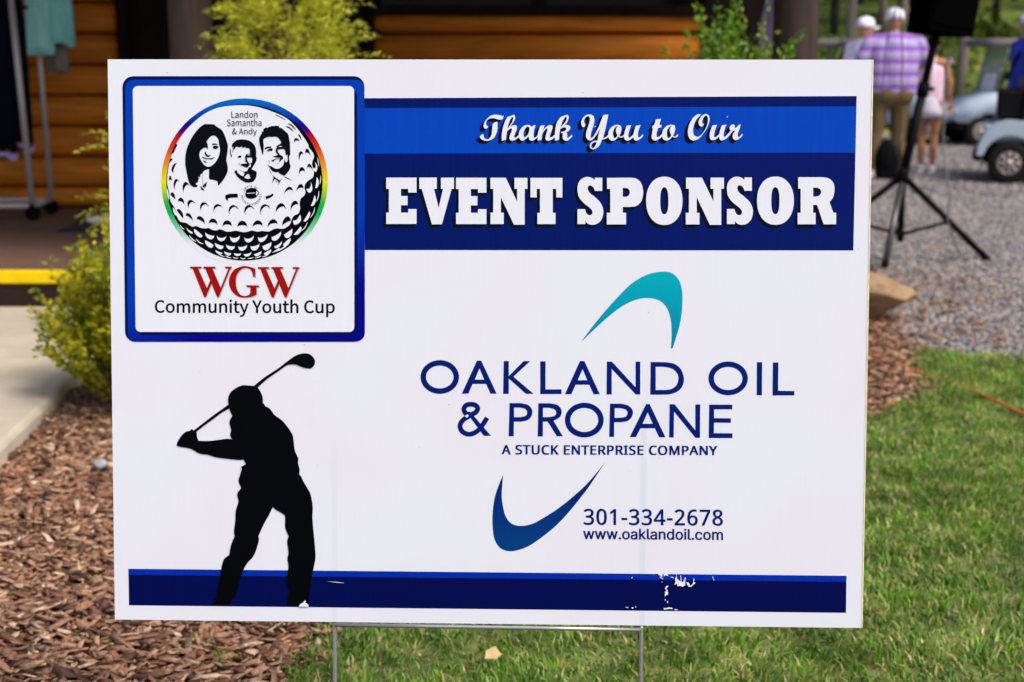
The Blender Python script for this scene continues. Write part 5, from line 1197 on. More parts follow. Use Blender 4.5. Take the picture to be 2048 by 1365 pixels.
P-8655,987 70,1 2,216 24,22 24,13 25,5 28,-7 15,-21 5,-41 -1,-187 70,0 2,195 -10,65 -34,43 -58,14 -42,-7 -36,-19 -28,-24 11,0 -5,42 -60,0
P-8314,988 71,1 2,310 -70,-1
P-8276,1340 23,5 16,15 6,22 -6,22 -15,14 -23,5 -22,-5 -16,-15 -6,-21 6,-22 15,-15
P-8055,982 69,13 -15,55 -42,-9 -22,5 -11,14 -4,28 1,153 83,0 1,58 -83,0 0,82 -61,0 -6,-83 -49,-3 0,-54 45,0 -1,-153 8,-55 31,-38
P-7934,864 56,14 40,39 26,54 122,329 -71,0 -58,-168 -23,-77 11,1 -27,76 -63,168 -74,-1 124,-301 -6,-18 -15,-31 -20,-19 -25,-7 -30,6 -15,-58
P-7461,991 71,0 1,160 131,253 -75,0 -56,-117 -39,-81 10,0 -37,81 -55,116 -77,0 128,-252
P-7107,985 75,19 55,56 21,87 -20,88 -54,56 -75,19 -75,-20 -55,-56 -21,-88 20,-87 55,-55|P-7107,1045 -40,12 -27,35 -10,55 11,55 27,35 41,13 40,-13 28,-35 10,-55 -11,-55 -28,-35
P-6798,986 42,7 35,20 28,26 -11,0 4,-46 61,0 1,311 -70,0 -1,-213 -24,-25 -24,-14 -24,-5 -28,7 -15,20 -5,42 1,187 -70,0 -1,-195 10,-66 34,-42
P-6452,987 69,13 -15,55 -42,-10 -22,6 -11,14 -4,27 1,154 83,1 0,58 -83,0 1,82 -61,0 -6,-83 -49,-3 0,-55 45,0 -1,-153 8,-55 31,-38
P-6346,994 71,0 1,218 24,21 24,14 25,4 27,-6 16,-21 5,-42 -1,-187 70,0 1,195 -10,66 -34,43 -57,14 -42,-7 -36,-19 -30,-25 19,53 0,127 -70,-1
P-5713,989 52,7 44,21 44,37 -41,46 -34,-30 -29,-14 -33,-5 -62,19 -41,51 -14,83 16,81 42,51 62,18 29,-4 26,-12 29,-24 41,46 -37,31 -40,19 -49,7 -98,-26 -68,-75 -26,-114 24,-114 66,-74
P-5427,990 41,7 36,20 27,26 -11,0 4,-46 61,0 1,312 -70,0 -1,-214 -24,-25 -23,-14 -25,-5 -27,7 -15,20 -6,42 1,188 -70,0 -1,-196 10,-66 34,-42
P-5187,874 71,0 0,109 -2,51 14,-27 30,-12 31,-4 70,20 51,58 20,90 -14,83 -44,56 -71,19 -38,-6 -34,-16 -28,-20 10,0 -5,34 -59,0|P-5053,1051 -18,2 -23,9 -22,15 1,145 24,18 24,13 22,4 41,-12 23,-33 7,-54 -11,-58 -28,-36
#
names_text print_ink 12
P-8201,7245 104,0 0,23 -80,0 1,178 -24,0
P-8037,7242 17,3 15,8 14,10 0,0 1,-17 20,0 1,91 -4,33 -16,21 -27,8 -21,-4 -18,-7 -15,-9 9,-19 13,8 13,6 15,2 17,-5 8,-13 2,-17 -47,-11 -27,-18 -9,-27 5,-24 14,-14|P-8030,7264 -12,2 -8,7 -3,13 6,17 19,12 35,7 0,-39 -13,-11 -12,-6
P-7928,7246 24,0 1,107 12,13 12,7 12,3 14,-4 8,-13 3,-22 -1,-91 24,0 1,94 -4,32 -14,20 -24,7 -17,-4 -15,-9 -13,-13 0,0 -2,22 -20,0
P-7730,7242 16,3 14,8 12,10 0,0 2,-17 20,0 1,218 -24,0 0,-58 1,-25 -11,10 -12,6 -15,2 -29,-10 -22,-27 -8,-42 6,-42 20,-26|P-7724,7265 -20,7 -12,18 -5,31 6,29 14,19 19,8 11,-2 11,-5 10,-9 0,-76 -11,-11 -12,-7
P-7569,7243 32,9 23,27 9,42 -9,42 -22,27 -32,9 -31,-9 -23,-27 -9,-42 8,-43 23,-26|P-7569,7265 -20,7 -13,19 -5,30 6,29 13,20 20,7 20,-7 14,-20 4,-29 -5,-30 -13,-19
P-7471,7246 24,0 1,108 12,12 12,8 12,2 14,-4 8,-12 3,-22 -1,-92 24,1 1,94 -4,32 -14,20 -24,7 -17,-4 -15,-9 -13,-13 0,0 -2,22 -20,0
#
names_text print_ink 12
P-8286,6977 32,9 21,21 7,31 -5,26 -12,18 -19,12 -24,13 -14,8 -10,10 -5,16 4,16 11,10 17,4 15,-2 13,-7 12,-11 12,18 -14,14 -17,9 -20,4 -29,-8 -20,-19 -7,-30 5,-26 14,-17 16,-11 25,-13 15,-9 10,-11 3,-17 -4,-17 -12,-12 -20,-4 -17,3 -16,9 -15,14 -14,-19 18,-17 20,-11
P-8165,6978 15,3 15,8 13,11 0,0 2,-19 19,0 0,97 -4,33 -14,23 -26,8 -20,-3 -18,-8 -14,-10 9,-19 12,8 13,6 14,3 16,-6 7,-14 2,-18 -44,-11 -26,-19 -9,-29 5,-24 13,-15|P-8159,7000 -11,3 -8,7 -3,14 6,17 18,13 33,8 0,-42 -12,-11 -11,-6
P-8062,6982 23,0 1,112 12,13 10,8 10,3 13,-4 8,-13 2,-24 -1,-95 23,0 1,113 12,12 10,8 10,3 13,-4 8,-13 2,-24 0,-95 23,0 0,99 -4,33 -13,21 -22,7 -15,-4 -15,-10 -13,-15 -6,15 -12,10 -17,4 -15,-4 -14,-9 -12,-13 1,0 -2,22 -20,0
P-7811,6978 15,3 15,8 13,12 0,0 2,-19 19,0 0,96 -4,34 -15,22 -26,8 -20,-3 -17,-8 -14,-9 9,-20 11,9 13,6 15,2 16,-5 7,-14 2,-18 -44,-11 -27,-19 -8,-29 5,-24 13,-16|P-7805,7001 -11,2 -8,8 -3,14 6,17 18,12 33,9 0,-42 -12,-11 -11,-7
P-7708,6982 23,0 1,113 12,13 11,8 12,2 13,-4 8,-13 2,-23 0,-96 23,0 0,99 -4,34 -13,21 -22,7 -17,-4 -14,-10 -13,-13 0,0 -2,23 -19,0
P-7522,6979 25,6 -5,21 -15,-5 -11,4 -6,10 -2,15 1,86 35,0 0,23 -35,0 0,44 -19,-1 -3,-43 -20,-2 0,-21 19,0 -1,-85 3,-27 12,-19
P-7473,6983 23,0 1,112 11,13 11,8 12,3 14,-5 7,-13 3,-23 -1,-95 23,0 1,99 -4,33 -13,21 -23,7 -16,-4 -15,-9 -12,-13 2,31 0,63 -23,0
P-7299,6979 16,3 14,8 13,11 0,0 2,-18 19,0 1,96 -5,34 -14,22 -26,8 -20,-3 -18,-8 -14,-10 9,-19 12,8 13,7 14,2 16,-6 8,-14 2,-18 -45,-10 -26,-19 -9,-29 5,-24 13,-16|P-7293,7002 -11,2 -8,8 -2,13 5,18 18,12 34,8 -1,-41 -12,-11 -11,-7
#
names_text print_ink 12
P-8128,6715 20,3 18,7 14,11 14,-9 14,-7 14,-5 7,21 -11,4 -11,6 -12,8 13,20 11,22 8,26 -22,0 -7,-21 -9,-19 -10,-16 -16,16 -15,17 -13,19 19,15 16,19 6,22 -4,20 -13,13 -19,5 -23,-6 -14,-16 -6,-23 1,-14 4,-15 6,-15 -17,-14 -13,-18 -6,-23 7,-28 20,-18|P-8092,6750 -10,-8 -11,-5 -12,-2 -18,4 -13,12 -4,18 3,14 8,12 11,10 14,-19 16,-20|P-8130,6835 -4,10 -3,12 -1,10 3,14 7,9 12,4 9,-3 5,-7 2,-10 -4,-15 -11,-13
P-7968,6718 24,1 18,57 66,0 16,-57 26,0 -61,190 -26,0|P-7920,6797 9,28 19,63 0,0 17,-63 9,-28
P-7796,6719 24,0 1,102 12,11 12,7 12,3 14,-4 8,-12 3,-21 -1,-86 24,0 1,89 -4,31 -14,19 -24,6 -17,-3 -15,-9 -13,-12 0,0 -2,20 -20,0
P-7598,6716 15,3 14,7 12,10 0,0 2,-17 20,0 1,207 -24,0 0,-55 1,-24 -11,10 -12,5 -14,2 -30,-9 -21,-26 -9,-39 7,-40 19,-26|P-7593,6737 -20,6 -12,18 -4,29 5,28 14,18 19,7 11,-2 11,-4 10,-8 0,-73 -11,-11 -11,-6
P-7489,6659 24,7 16,17 12,25 51,153 -23,0 -25,-78 -11,-39 0,0 -13,39 -27,78 -25,0 53,-141 -3,-10 -7,-16 -10,-10 -13,-4 -10,2 -5,-20
#
company_name_text print_blue 1
S-895,-1038 -37,-188 -108,-165 -165,-123 -203,-67 -217,-1 -203,63 -166,122 -108,164 -37,186 37,188 108,165 166,123 202,66 216,2 203,-64 166,-121 108,-164|S-1072,-1040 -27,-126 -77,-112 -118,-83 -145,-45 -155,-2 -145,44 -119,81 -77,111 -27,127 26,126 78,112 118,83 145,45 155,1 145,-43 118,-81 78,-111
P-316,-507 138,1 501,-1065 -201,-1 -140,315 -435,-3 -138,-317 -215,-2|P-384,-1120 303,2 -153,365
P546,-514 164,1 2,-486 476,489 214,1 -539,-508 651,-552 -245,-2 -557,490 2,-494 -182,-1
P1723,-513 169,1 5,-909 516,4 1,-152 -686,-5
P2998,-499 144,1 504,-1069 -201,-1 -140,308 -440,-3 -136,-310 -208,-2|P2933,-1117 308,2 -154,358
P3863,-513 163,1 766,-820 -7,825 150,1 10,-1058 -144,-1 -779,820 7,-826 -169,-1
S5267,-516! 425,2! 313,-48 221,-162 110,-283 -23,-239 -141,-190 -250,-109 -281,-21! -376,-2!|S5431,-666! 232,1! 282,-55 177,-156 39,-182 -66,-208 -174,-121 -251,-27! -231,-2!
S8385,-1021 -35,-187 -107,-164 -167,-123 -205,-66 -219,-1 -207,63 -169,120 -112,163 -40,186 36,187 107,164 166,122 205,66 219,2 206,-64 170,-120 111,-163|S8210,-1026 -25,-127 -78,-112 -120,-84 -148,-45 -159,-1 -149,43 -122,82 -81,111 -29,127 26,127 77,112 121,84 148,45 158,1 149,-43 123,-82 80,-111
P8665,-501 168,1 9,-1063 -168,-1
P9176,-504 174,1 8,-911 517,-3 3,-145 -699,-4
P-530,-2247 -22,21 -32,28 -29,28 -20,24 -11,20 -9,19 -4,15 0,10 4,14 8,18 12,16 11,10 18,9 29,9 34,6 33,2 32,-2 35,-5 30,-9 18,-9 11,-9 10,-13 5,-11 1,-4 -2,-5 -8,-16 -16,-20 -21,-21 -30,-21 -43,-24 -52,-27 -54,-30 -54,-34 -58,-35 -59,-40 -51,-43 -42,-46 -34,-48 -27,-53 -16,-58 -4,-60 7,-61 19,-60 30,-56 44,-48 52,-40 58,-32 61,-23 63,-10 64,0 62,9 60,17 59,26 56,33 53,38 50,43 46,49 40,52 36,53 34,51 37,56 37,61 32,53 22,37 -136,82 -22,-37 -32,-53 -35,-58 -35,-53 -33,-50 -33,-48 -33,-44 -34,-36 -38,-33 -42,-30 -41,-24 -40,-18 -40,-11 -42,-6 -39,0 -34,5 -36,13 -37,21 -33,26 -22,23 -13,24 -9,32 -4,33 2,29 7,26 14,28 22,30 27,30 38,32 49,33 55,34 52,32 49,27 51,27 52,28 48,34 39,38 31,42 23,46 11,53 -7,55 -21,48 -31,41 -41,34 -47,23 -51,15 -52,8 -50,3 -51,-3 -52,-9 -51,-16 -48,-25 -41,-36 -30,-42 -21,-45 -12,-48 0,-50 11,-45 18,-41 23,-40 32,-39 38,-37 33,-30 22,-20
P-672,-2161 139,1 678,-781 -234,-2
S741,-1872! 346,3! 253,-62 133,-170 -31,-203 -131,-121 -189,-46! -240,-2! -4,-475! -164,-2!|S886,-2016! 183,1! 177,-43 63,-107 -49,-115 -170,-45! -202,-2!
S1667,-1872! 365,3! 252,-55 134,-170 -43,-209 -214,-135! 306,-498! -195,-2! -299,474! -152,-2! -3,-481! -164,-2!|S1819,-2016! 195,1! 177,-49 57,-107 -56,-102 -176,-45! -195,-2!
S3778,-2400 -36,-193 -107,-171 -166,-127 -204,-68 -217,-2 -205,65 -168,125 -109,169 -39,192 36,193 108,171 165,126 204,69 217,1 205,-65 167,-125 110,-168|S3602,-2398 -26,-134 -77,-118 -119,-87 -146,-48 -157,-1 -147,45 -120,86 -79,117 -28,133 26,133 77,118 119,88 147,47 156,1 147,-45 120,-86 79,-117
S3975,-1868! 339,3! 252,-62 146,-169 -36,-203 -137,-127 -188,-40! -233,-1! -2,-475! -157,-2!|S4127,-2012! 170,1! 182,-43 64,-107 -56,-120 -156,-39! -201,-2!
P5136,-1872 113,1 519,-1071 -201,-2 -141,290 -464,-3 -142,-286 -201,-2|P5029,-2511 327,2 -167,366
P5888,-1873 163,1 674,-841 -10,839 157,2 6,-1081 -144,-1 -699,842 -3,-834 -145,-2
P7159,-1877 738,5 2,-151 -581,-4 3,-284 538,-2 2,-145 -538,2 -2,-341 595,-2 2,-152 -764,-6
#
slogan_text print_blue 1 0.00000,0.00000;0.00068,-0.00028;-0.00068,0.00028;0.00068,0.00028;-0.00068,-0.00028
P501,-3535 118,298 35,0 120,-297 -40,0 -37,92 -121,-1 -36,-92|P589,-3410 97,1 -35,89 -4,12 -6,18 -5,15 -7,-25 -6,-20
P1030,-3537 -17,1 -16,1 -15,2 -13,3 -12,3 -11,4 0,36 11,-5 13,-3 14,-4 16,-3 15,-2 17,0 20,1 18,5 13,7 10,9 5,12 2,14 -1,9 -2,8 -3,7 -6,6 -7,7 -9,5 -12,6 -15,6 -17,6 -24,10 -19,11 -16,13 -11,14 -7,18 -2,22 1,15 4,13 7,12 9,11 12,8 14,7 15,5 17,3 18,1 17,0 15,-1 14,-3 14,-3 13,-4 12,-5 -12,-32 -35,11 -12,3 -13,1 -14,1 -17,-2 -14,-4 -12,-6 -8,-9 -5,-10 -1,-13 1,-9 2,-8 3,-7 6,-7 7,-6 8,-5 11,-5 13,-6 16,-6 17,-6 15,-7 14,-7 11,-8 9,-9 8,-9 5,-12 4,-12 1,-15 -3,-24 -10,-21 -17,-16 -21,-13 -27,-7
P1278,-3531 -1,262 -96,0 0,33 229,1 0,-33 -95,0 2,-263
P1590,-3534 -35,3 -29,10 -23,16 -16,22 -10,27 -4,31 -1,190 39,0 1,-192 2,-22 7,-18 11,-15 16,-11 20,-7 24,-2 25,3 20,7 15,12 10,15 6,19 2,20 -1,191 38,1 1,-191 -1,-20 -4,-18 -7,-18 -10,-15 -13,-13 -16,-11 -19,-8 -22,-4
P1933,-3533 -29,2 -26,6 -23,11 -19,14 -15,17 -13,21 -8,24 -6,27 -2,30 2,28 6,27 9,24 13,21 16,17 20,15 24,11 26,6 30,2 31,-1 28,-6 25,-10 -15,-31 -31,11 -12,3 -13,1 -13,1 -31,-4 -25,-10 -21,-18 -16,-24 -9,-29 -3,-34 3,-35 9,-28 15,-24 20,-18 27,-11 32,-3 13,0 13,2 12,1 35,9 0,-32 -12,-4 -11,-3 -12,-3 -13,-1 -15,-1
P2098,-3528 -2,295 39,0 0,-145 27,28 26,28 82,89 44,1 -120,-129 127,-166 -45,0 -109,140 -31,-26 0,-115
P2512,-3526 -2,294 170,1 0,-33 -132,0 1,-92 124,0 0,-32 -124,0 1,-105 132,0 0,-32
P2768,-3525 -2,294 45,0 164,-242 2,0 -2,19 -1,29 -1,29 -1,166 36,0 2,-294 -45,0 -165,243 -1,0 2,-35 2,-44 1,-165
P3170,-3523 -2,261 -95,0 0,32 228,1 0,-33 -95,0 2,-261
P3368,-3522 -2,293 170,1 0,-33 -131,0 0,-92 124,1 1,-32 -124,-1 0,-105 132,1 0,-32
P3624,-3521 -2,293 84,0 35,-2 28,-7 21,-11 15,-16 10,-21 3,-26 -1,-14 -3,-13 -5,-12 -6,-9 -8,-9 -9,-6 -9,-6 -10,-5 -10,-4 85,-131 -45,0 -75,120 -60,0 1,-121|P3662,-3369 45,1 23,1 18,5 13,8 10,11 5,14 2,17 -2,17 -6,13 -10,10 -14,7 -19,4 -23,1 -43,0
P3909,-3520 -3,293 81,0 36,-2 29,-8 22,-12 15,-17 10,-21 3,-25 -1,-16 -4,-15 -6,-15 -9,-13 -13,-11 -16,-10 -19,-7 -24,-5 -29,-2 -35,0 1,-114|P3946,-3374 31,0 26,2 22,4 16,8 12,11 7,15 2,20 -2,17 -6,14 -11,11 -15,8 -20,4 -24,2 -39,0
P4186,-3519 -3,293 84,0 35,-2 28,-7 21,-11 15,-16 10,-21 3,-26 -1,-14 -3,-13 -5,-11 -6,-10 -8,-8 -8,-7 -10,-6 -9,-5 -10,-4 84,-131 -44,0 -75,121 -61,-1 1,-120|P4223,-3366 46,0 22,1 18,5 14,8 9,11 6,14 1,17 -2,17 -6,13 -10,10 -14,7 -19,4 -23,1 -43,0
P4446,-3517 0,21 35,8 -2,233 -36,8 0,22 110,0 0,-21 -35,-8 2,-234 36,-8 0,-21
P4698,-3520 -17,0 -16,1 -15,2 -13,3 -13,3 -10,4 0,35 11,-4 12,-4 15,-3 15,-3 16,-2 16,-1 21,2 17,4 13,7 10,10 5,11 2,14 -1,9 -2,8 -3,7 -6,6 -7,6 -10,6 -11,6 -15,5 -17,7 -24,9 -19,11 -16,13 -11,14 -7,18 -2,21 1,15 4,13 7,12 9,10 11,9 14,7 15,5 17,3 18,1 17,-1 15,-1 14,-3 14,-3 12,-4 12,-4 -11,-32 -35,11 -12,3 -13,1 -13,0 -18,-1 -14,-4 -11,-6 -8,-9 -5,-10 -1,-12 0,-10 3,-8 3,-7 5,-6 7,-6 9,-5 11,-6 13,-5 16,-6 17,-6 15,-7 13,-7 12,-8 9,-8 7,-10 6,-11 3,-12 1,-15 -3,-24 -9,-20 -16,-16 -22,-13 -27,-7
P4887,-3515 -3,291 170,1 0,-32 -132,-1 1,-91 124,0 0,-31 -123,-1 1,-104 131,1 0,-33
P5396,-3517 -29,2 -26,6 -22,10 -19,14 -16,17 -12,21 -9,24 -6,26 -2,29 2,28 5,26 9,24 13,21 16,17 20,15 24,10 26,7 30,2 31,-2 28,-5 25,-10 -15,-31 -32,11 -11,3 -13,1 -13,1 -31,-4 -25,-10 -21,-18 -15,-23 -9,-29 -3,-34 3,-34 9,-28 15,-24 20,-17 27,-11 32,-3 13,0 12,1 13,2 34,9 1,-32 -12,-4 -11,-3 -12,-2 -13,-2 -15,-1
P5685,-3516 -29,2 -27,6 -22,10 -20,14 -15,18 -13,21 -8,24 -6,26 -2,29 2,28 5,26 8,24 12,21 15,17 19,14 22,11 27,6 30,2 28,-2 26,-6 22,-10 20,-14 15,-17 13,-21 9,-23 6,-27 2,-29 -2,-28 -5,-27 -8,-23 -12,-21 -16,-18 -19,-14 -22,-10 -26,-7|P5685,-3484 31,3 26,11 18,18 13,23 8,29 2,34 -3,34 -8,29 -13,23 -20,18 -25,10 -31,3 -31,-3 -26,-11 -19,-17 -13,-24 -8,-28 -2,-34 3,-35 8,-28 14,-24 19,-17 26,-11
P5912,-3511 -4,291 57,0 96,-238 2,0 92,238 57,1 3,-291 -38,0 -2,179 1,42 1,33 -2,0 -98,-254 -31,0 -103,254 -2,0 3,-34 1,-45 2,-176
P6316,-3509 -3,290 80,0 37,-2 28,-7 22,-13 16,-17 9,-21 3,-25 -1,-15 -3,-15 -6,-15 -10,-13 -12,-11 -16,-10 -20,-7 -24,-4 -28,-2 -35,0 2,-113|P6353,-3365 31,0 26,2 22,5 16,7 12,11 7,15 2,20 -2,17 -7,14 -10,10 -15,8 -20,5 -25,1 -38,0
P6551,-3508 116,291 34,1 122,-291 -40,0 -38,89 -120,0 -35,-90|P6637,-3386 97,1 -36,87 -4,12 -6,18 -4,14 -7,-25 -6,-19
P6883,-3507 -3,290 44,0 165,-239 1,0 -1,20 -2,28 -1,28 -2,164 36,0 4,-290 -45,0 -165,240 -2,0 3,-35 1,-44 2,-162
P7285,-3505 -1,111 -104,178 42,0 80,-142 77,143 42,0 -99,-178 1,-112
#
phone_number_text print_blue 1 0.00000,0.00000;0.00040,-0.00020;-0.00040,0.00020
P3299,-5819 -24,1 -23,2 -23,3 -21,5 -21,8 -24,11 0,71 28,-13 21,-8 23,-7 22,-4 21,-3 21,-1 38,3 29,8 21,14 14,18 9,23 3,27 -4,27 -11,20 -18,16 -25,10 -31,7 -39,2 -51,0 0,65 52,1 34,3 29,8 21,14 16,17 9,22 3,25 -3,20 -7,18 -12,13 -16,10 -19,7 -24,2 -24,-2 -21,-4 -18,-6 -18,-8 -17,-10 -22,-15 -37,52 24,17 21,13 24,11 27,9 29,6 31,1 46,-4 38,-12 30,-20 22,-27 13,-31 4,-36 -3,-33 -9,-28 -15,-24 -21,-19 -25,-14 -24,-7 0,7 31,-7 29,-13 23,-19 17,-24 10,-28 4,-33 -2,-29 -7,-27 -11,-25 -16,-22 -20,-19 -25,-15 -31,-11 -35,-7
P3737,-5818 -51,8 -41,24 -32,40 -22,53 -14,64 -4,76 1,53 5,47 8,41 13,37 17,30 21,25 27,18 31,11 37,3 50,-8 42,-23 32,-39 22,-53 14,-64 5,-77 -1,-52 -5,-47 -9,-42 -12,-36 -18,-31 -21,-25 -27,-18 -31,-11|P3736,-5752 30,5 23,16 17,27 12,38 7,51 2,63 -3,62 -7,51 -13,38 -18,27 -23,15 -30,6 -30,-6 -23,-15 -17,-27 -11,-39 -7,-50 -2,-63 3,-62 7,-51 13,-38 17,-27 23,-16
P4129,-5809 -3,357 0,49 1,38 -9,-24 -21,-20 -55,-48 -38,51 133,111 56,0 4,-514
P4384,-5648 -1,68 172,0 1,-67
P4767,-5815 -25,1 -23,2 -22,3 -22,5 -21,8 -23,11 -1,71 29,-13 21,-8 22,-7 22,-4 22,-3 21,-1 37,3 29,8 21,14 14,18 9,23 3,27 -4,27 -11,20 -18,15 -25,11 -32,7 -38,2 -51,0 -1,65 52,0 35,3 28,9 22,13 15,18 9,21 3,25 -3,21 -7,17 -11,14 -16,10 -20,6 -24,2 -23,-1 -21,-4 -19,-6 -17,-9 -18,-10 -22,-14 -36,52 23,17 21,13 24,11 27,9 29,5 31,2 46,-4 39,-12 29,-20 22,-27 13,-32 4,-35 -2,-33 -9,-28 -16,-24 -20,-19 -25,-14 -24,-7 0,7 30,-7 30,-13 23,-19 17,-24 10,-28 3,-33 -2,-29 -6,-27 -11,-25 -16,-22 -20,-19 -25,-15 -30,-11 -35,-6
P5174,-5814 -24,1 -23,2 -23,3 -21,5 -21,8 -23,11 -1,71 28,-13 21,-8 23,-7 22,-4 21,-3 21,-1 38,3 29,9 21,13 14,19 8,22 3,27 -4,27 -10,20 -18,16 -25,10 -32,7 -38,2 -51,0 -1,65 52,0 35,3 28,9 21,13 16,18 9,21 3,25 -3,21 -7,17 -12,14 -16,10 -20,6 -23,2 -24,-1 -21,-4 -18,-6 -18,-9 -17,-10 -22,-14 -36,52 23,17 21,13 24,11 26,9 29,5 32,2 46,-4 38,-12 30,-20 21,-27 13,-32 5,-35 -3,-33 -9,-28 -15,-24 -21,-19 -25,-14 -24,-7 0,7 31,-7 29,-13 24,-19 16,-24 10,-28 4,-33 -2,-29 -7,-27 -10,-25 -16,-22 -21,-19 -25,-15 -30,-11 -35,-6
P5656,-5805 -1,114 -226,-1 0,61 221,343 69,0 4,-335 68,0 1,-68 -69,0 1,-114|P5496,-5634 159,11 -2,152 0,62 2,42 7,0 -11,-25 -15,-27
P5849,-5644 -1,68 172,0 0,-67
P6098,-5804 -1,60 124,135 59,68 14,19 12,19 9,18 7,19 4,20 1,20 -3,24 -7,20 -12,15 -16,11 -19,6 -22,2 -21,-1 -19,-4 -17,-7 -17,-9 -17,-12 -22,-17 -39,51 24,20 21,14 24,13 25,10 28,6 30,2 42,-4 36,-13 30,-20 23,-28 14,-34 5,-41 -2,-26 -5,-26 -8,-24 -12,-23 -14,-23 -16,-23 -19,-23 -21,-24 -23,-25 -96,-102 0,6 239,1 0,-69
P6676,-5809 -30,2 -28,8 -27,14 -23,20 -21,25 -17,31 -12,36 -8,43 -3,48 1,36 2,36 5,35 7,35 11,32 14,30 18,28 22,23 27,19 31,15 38,9 42,3 31,-2 33,-5 1,-66 -34,8 -29,2 -28,-2 -24,-5 -21,-9 -18,-12 -15,-14 -12,-16 -10,-19 -8,-21 -6,-23 -4,-24 -3,-26 -1,-20 -5,0 9,13 15,15 17,13 21,10 24,6 27,2 40,-4 34,-14 30,-23 22,-32 14,-39 5,-46 -4,-50 -14,-43 -23,-35 -31,-26 -38,-16|P6674,-5745 25,3 21,9 17,15 13,21 8,28 2,35 -2,28 -8,24 -12,19 -16,15 -22,8 -26,3 -19,-1 -17,-5 -15,-7 -13,-9 -12,-11 -9,-13 -6,-13 -4,-13 -1,-14 1,-19 4,-19 6,-19 9,-18 11,-16 13,-13 15,-10 18,-6
P6967,-5802 187,446 -250,-1 -1,69 327,1 1,-55 -187,-459
P7483,-5807 -48,4 -40,12 -33,20 -24,29 -15,34 -6,41 2,23 4,21 8,19 10,17 13,15 14,14 15,12 17,10 7,5 -13,9 -20,17 -18,20 -15,23 -8,26 -4,31 2,25 6,23 11,20 14,17 18,15 20,11 23,8 24,5 27,2 40,-4 35,-10 30,-18 24,-25 14,-32 6,-37 -2,-21 -4,-18 -7,-17 -9,-15 -11,-14 -13,-13 -37,-25 10,-5 18,-11 17,-13 16,-13 13,-15 11,-16 9,-19 5,-21 2,-23 -4,-40 -14,-36 -25,-29 -32,-21 -38,-13|P7480,-5498 18,10 19,12 16,13 11,15 7,19 2,21 -2,20 -7,16 -12,13 -16,10 -19,5 -23,2 -21,-2 -19,-6 -16,-9 -11,-13 -7,-16 -2,-20 1,-15 4,-13 6,-12 8,-10 10,-9 12,-9|P7481,-5745 28,2 23,8 18,12 13,17 7,19 3,23 -4,21 -8,18 -14,17 -20,14 -23,14 -28,13 -8,3 -24,-13 -21,-14 -17,-16 -11,-17 -7,-20 -2,-23 3,-21 8,-19 12,-16 18,-12 24,-8
#
web_address_text print_blue 1 0.00000,0.00000;0.00040,-0.00016;-0.00024,0.00012
P3225,-6279 -81,261 54,0 32,-113 14,-52 16,-69 -20,0 15,68 13,53 31,113 51,0 32,-113 13,-52 16,-69 -20,0 15,69 13,52 31,114 54,0 -77,-262 -49,0 -35,117 -9,36 -10,36 -11,45 23,0 -11,-45 -9,-37 -10,-35 -32,-117
P3601,-6279 -81,262 54,0 33,-114 14,-51 16,-69 -20,0 14,68 14,53 30,113 51,0 32,-113 14,-52 15,-69 -20,0 15,69 13,52 31,114 54,0 -77,-262 -49,0 -34,117 -10,35 -10,37 -11,45 23,0 -11,-45 -9,-37 -9,-35 -33,-118
P3978,-6278 -82,262 54,0 33,-114 14,-51 16,-69 -20,0 14,68 14,52 30,114 51,0 32,-113 14,-52 15,-69 -20,0 15,69 13,52 31,114 54,0 -77,-262 -48,-1 -35,118 -10,35 -10,37 -11,45 23,0 -11,-45 -9,-37 -9,-35 -33,-118
P4329,-6280 -9,1 -8,4 -8,5 -6,8 -3,8 -2,9 2,10 3,8 6,8 7,5 9,4 9,1 9,-1 9,-4 7,-5 6,-8 4,-8 1,-10 -1,-9 -4,-8 -5,-8 -8,-5 -8,-4
P4528,-6282 -23,2 -21,5 -19,10 -17,13 -14,16 -11,18 -9,22 -5,23 -2,26 1,25 5,24 8,22 12,19 13,16 17,13 19,9 21,6 23,2 23,-2 21,-6 19,-9 17,-13 14,-16 12,-19 8,-21 5,-24 2,-26 -1,-25 -5,-24 -8,-21 -11,-19 -14,-16 -17,-13 -19,-9 -21,-6|P4528,-6235 15,1 12,4 11,7 9,8 8,11 6,13 4,14 2,14 1,16 -1,16 -3,15 -4,14 -6,13 -8,10 -9,9 -11,7 -13,4 -15,1 -14,-1 -13,-4 -11,-7 -9,-9 -7,-11 -6,-12 -4,-14 -3,-15 0,-16 1,-16 2,-15 5,-14 6,-12 7,-11 10,-9 10,-6 13,-4
P4772,-6282 -16,1 -16,3 -14,6 -13,7 -11,9 -9,12 -7,13 -5,15 -1,17 1,14 3,13 5,11 7,9 8,7 9,7 11,5 11,4 11,3 36,6 36,5 18,5 5,10 0,-1 0,10 -2,8 -3,7 -4,5 -5,5 -7,4 -7,3 -9,2 -11,0 -10,0 -10,-2 -8,-3 -19,-13 -13,-21 -49,15 9,20 9,13 10,11 12,8 12,7 14,5 14,4 14,2 14,1 31,-4 11,-3 11,-4 11,-6 10,-8 8,-9 8,-12 6,-13 3,-16 2,-19 1,-172 -50,0 -1,34 6,0 -12,-16 -8,-7 -9,-5 -10,-5 -11,-4 -13,-2|P4778,-6235 14,1 12,2 10,5 8,6 8,7 5,8 4,9 2,9 1,9 0,26 -4,-2 -19,-4 -21,-3 -16,-3 -26,-6 -8,-3 -6,-4 -4,-4 -4,-5 -2,-7 -1,-7 1,-7 2,-7 3,-5 4,-4 6,-4 6,-3 8,-3 8,-1
P4999,-6184 -9,59 10,0 107,112 53,0 -113,-130 -5,0
P4953,-6276 -3,348 51,0 3,-348
P5116,-6275 -103,128 36,37 125,-157
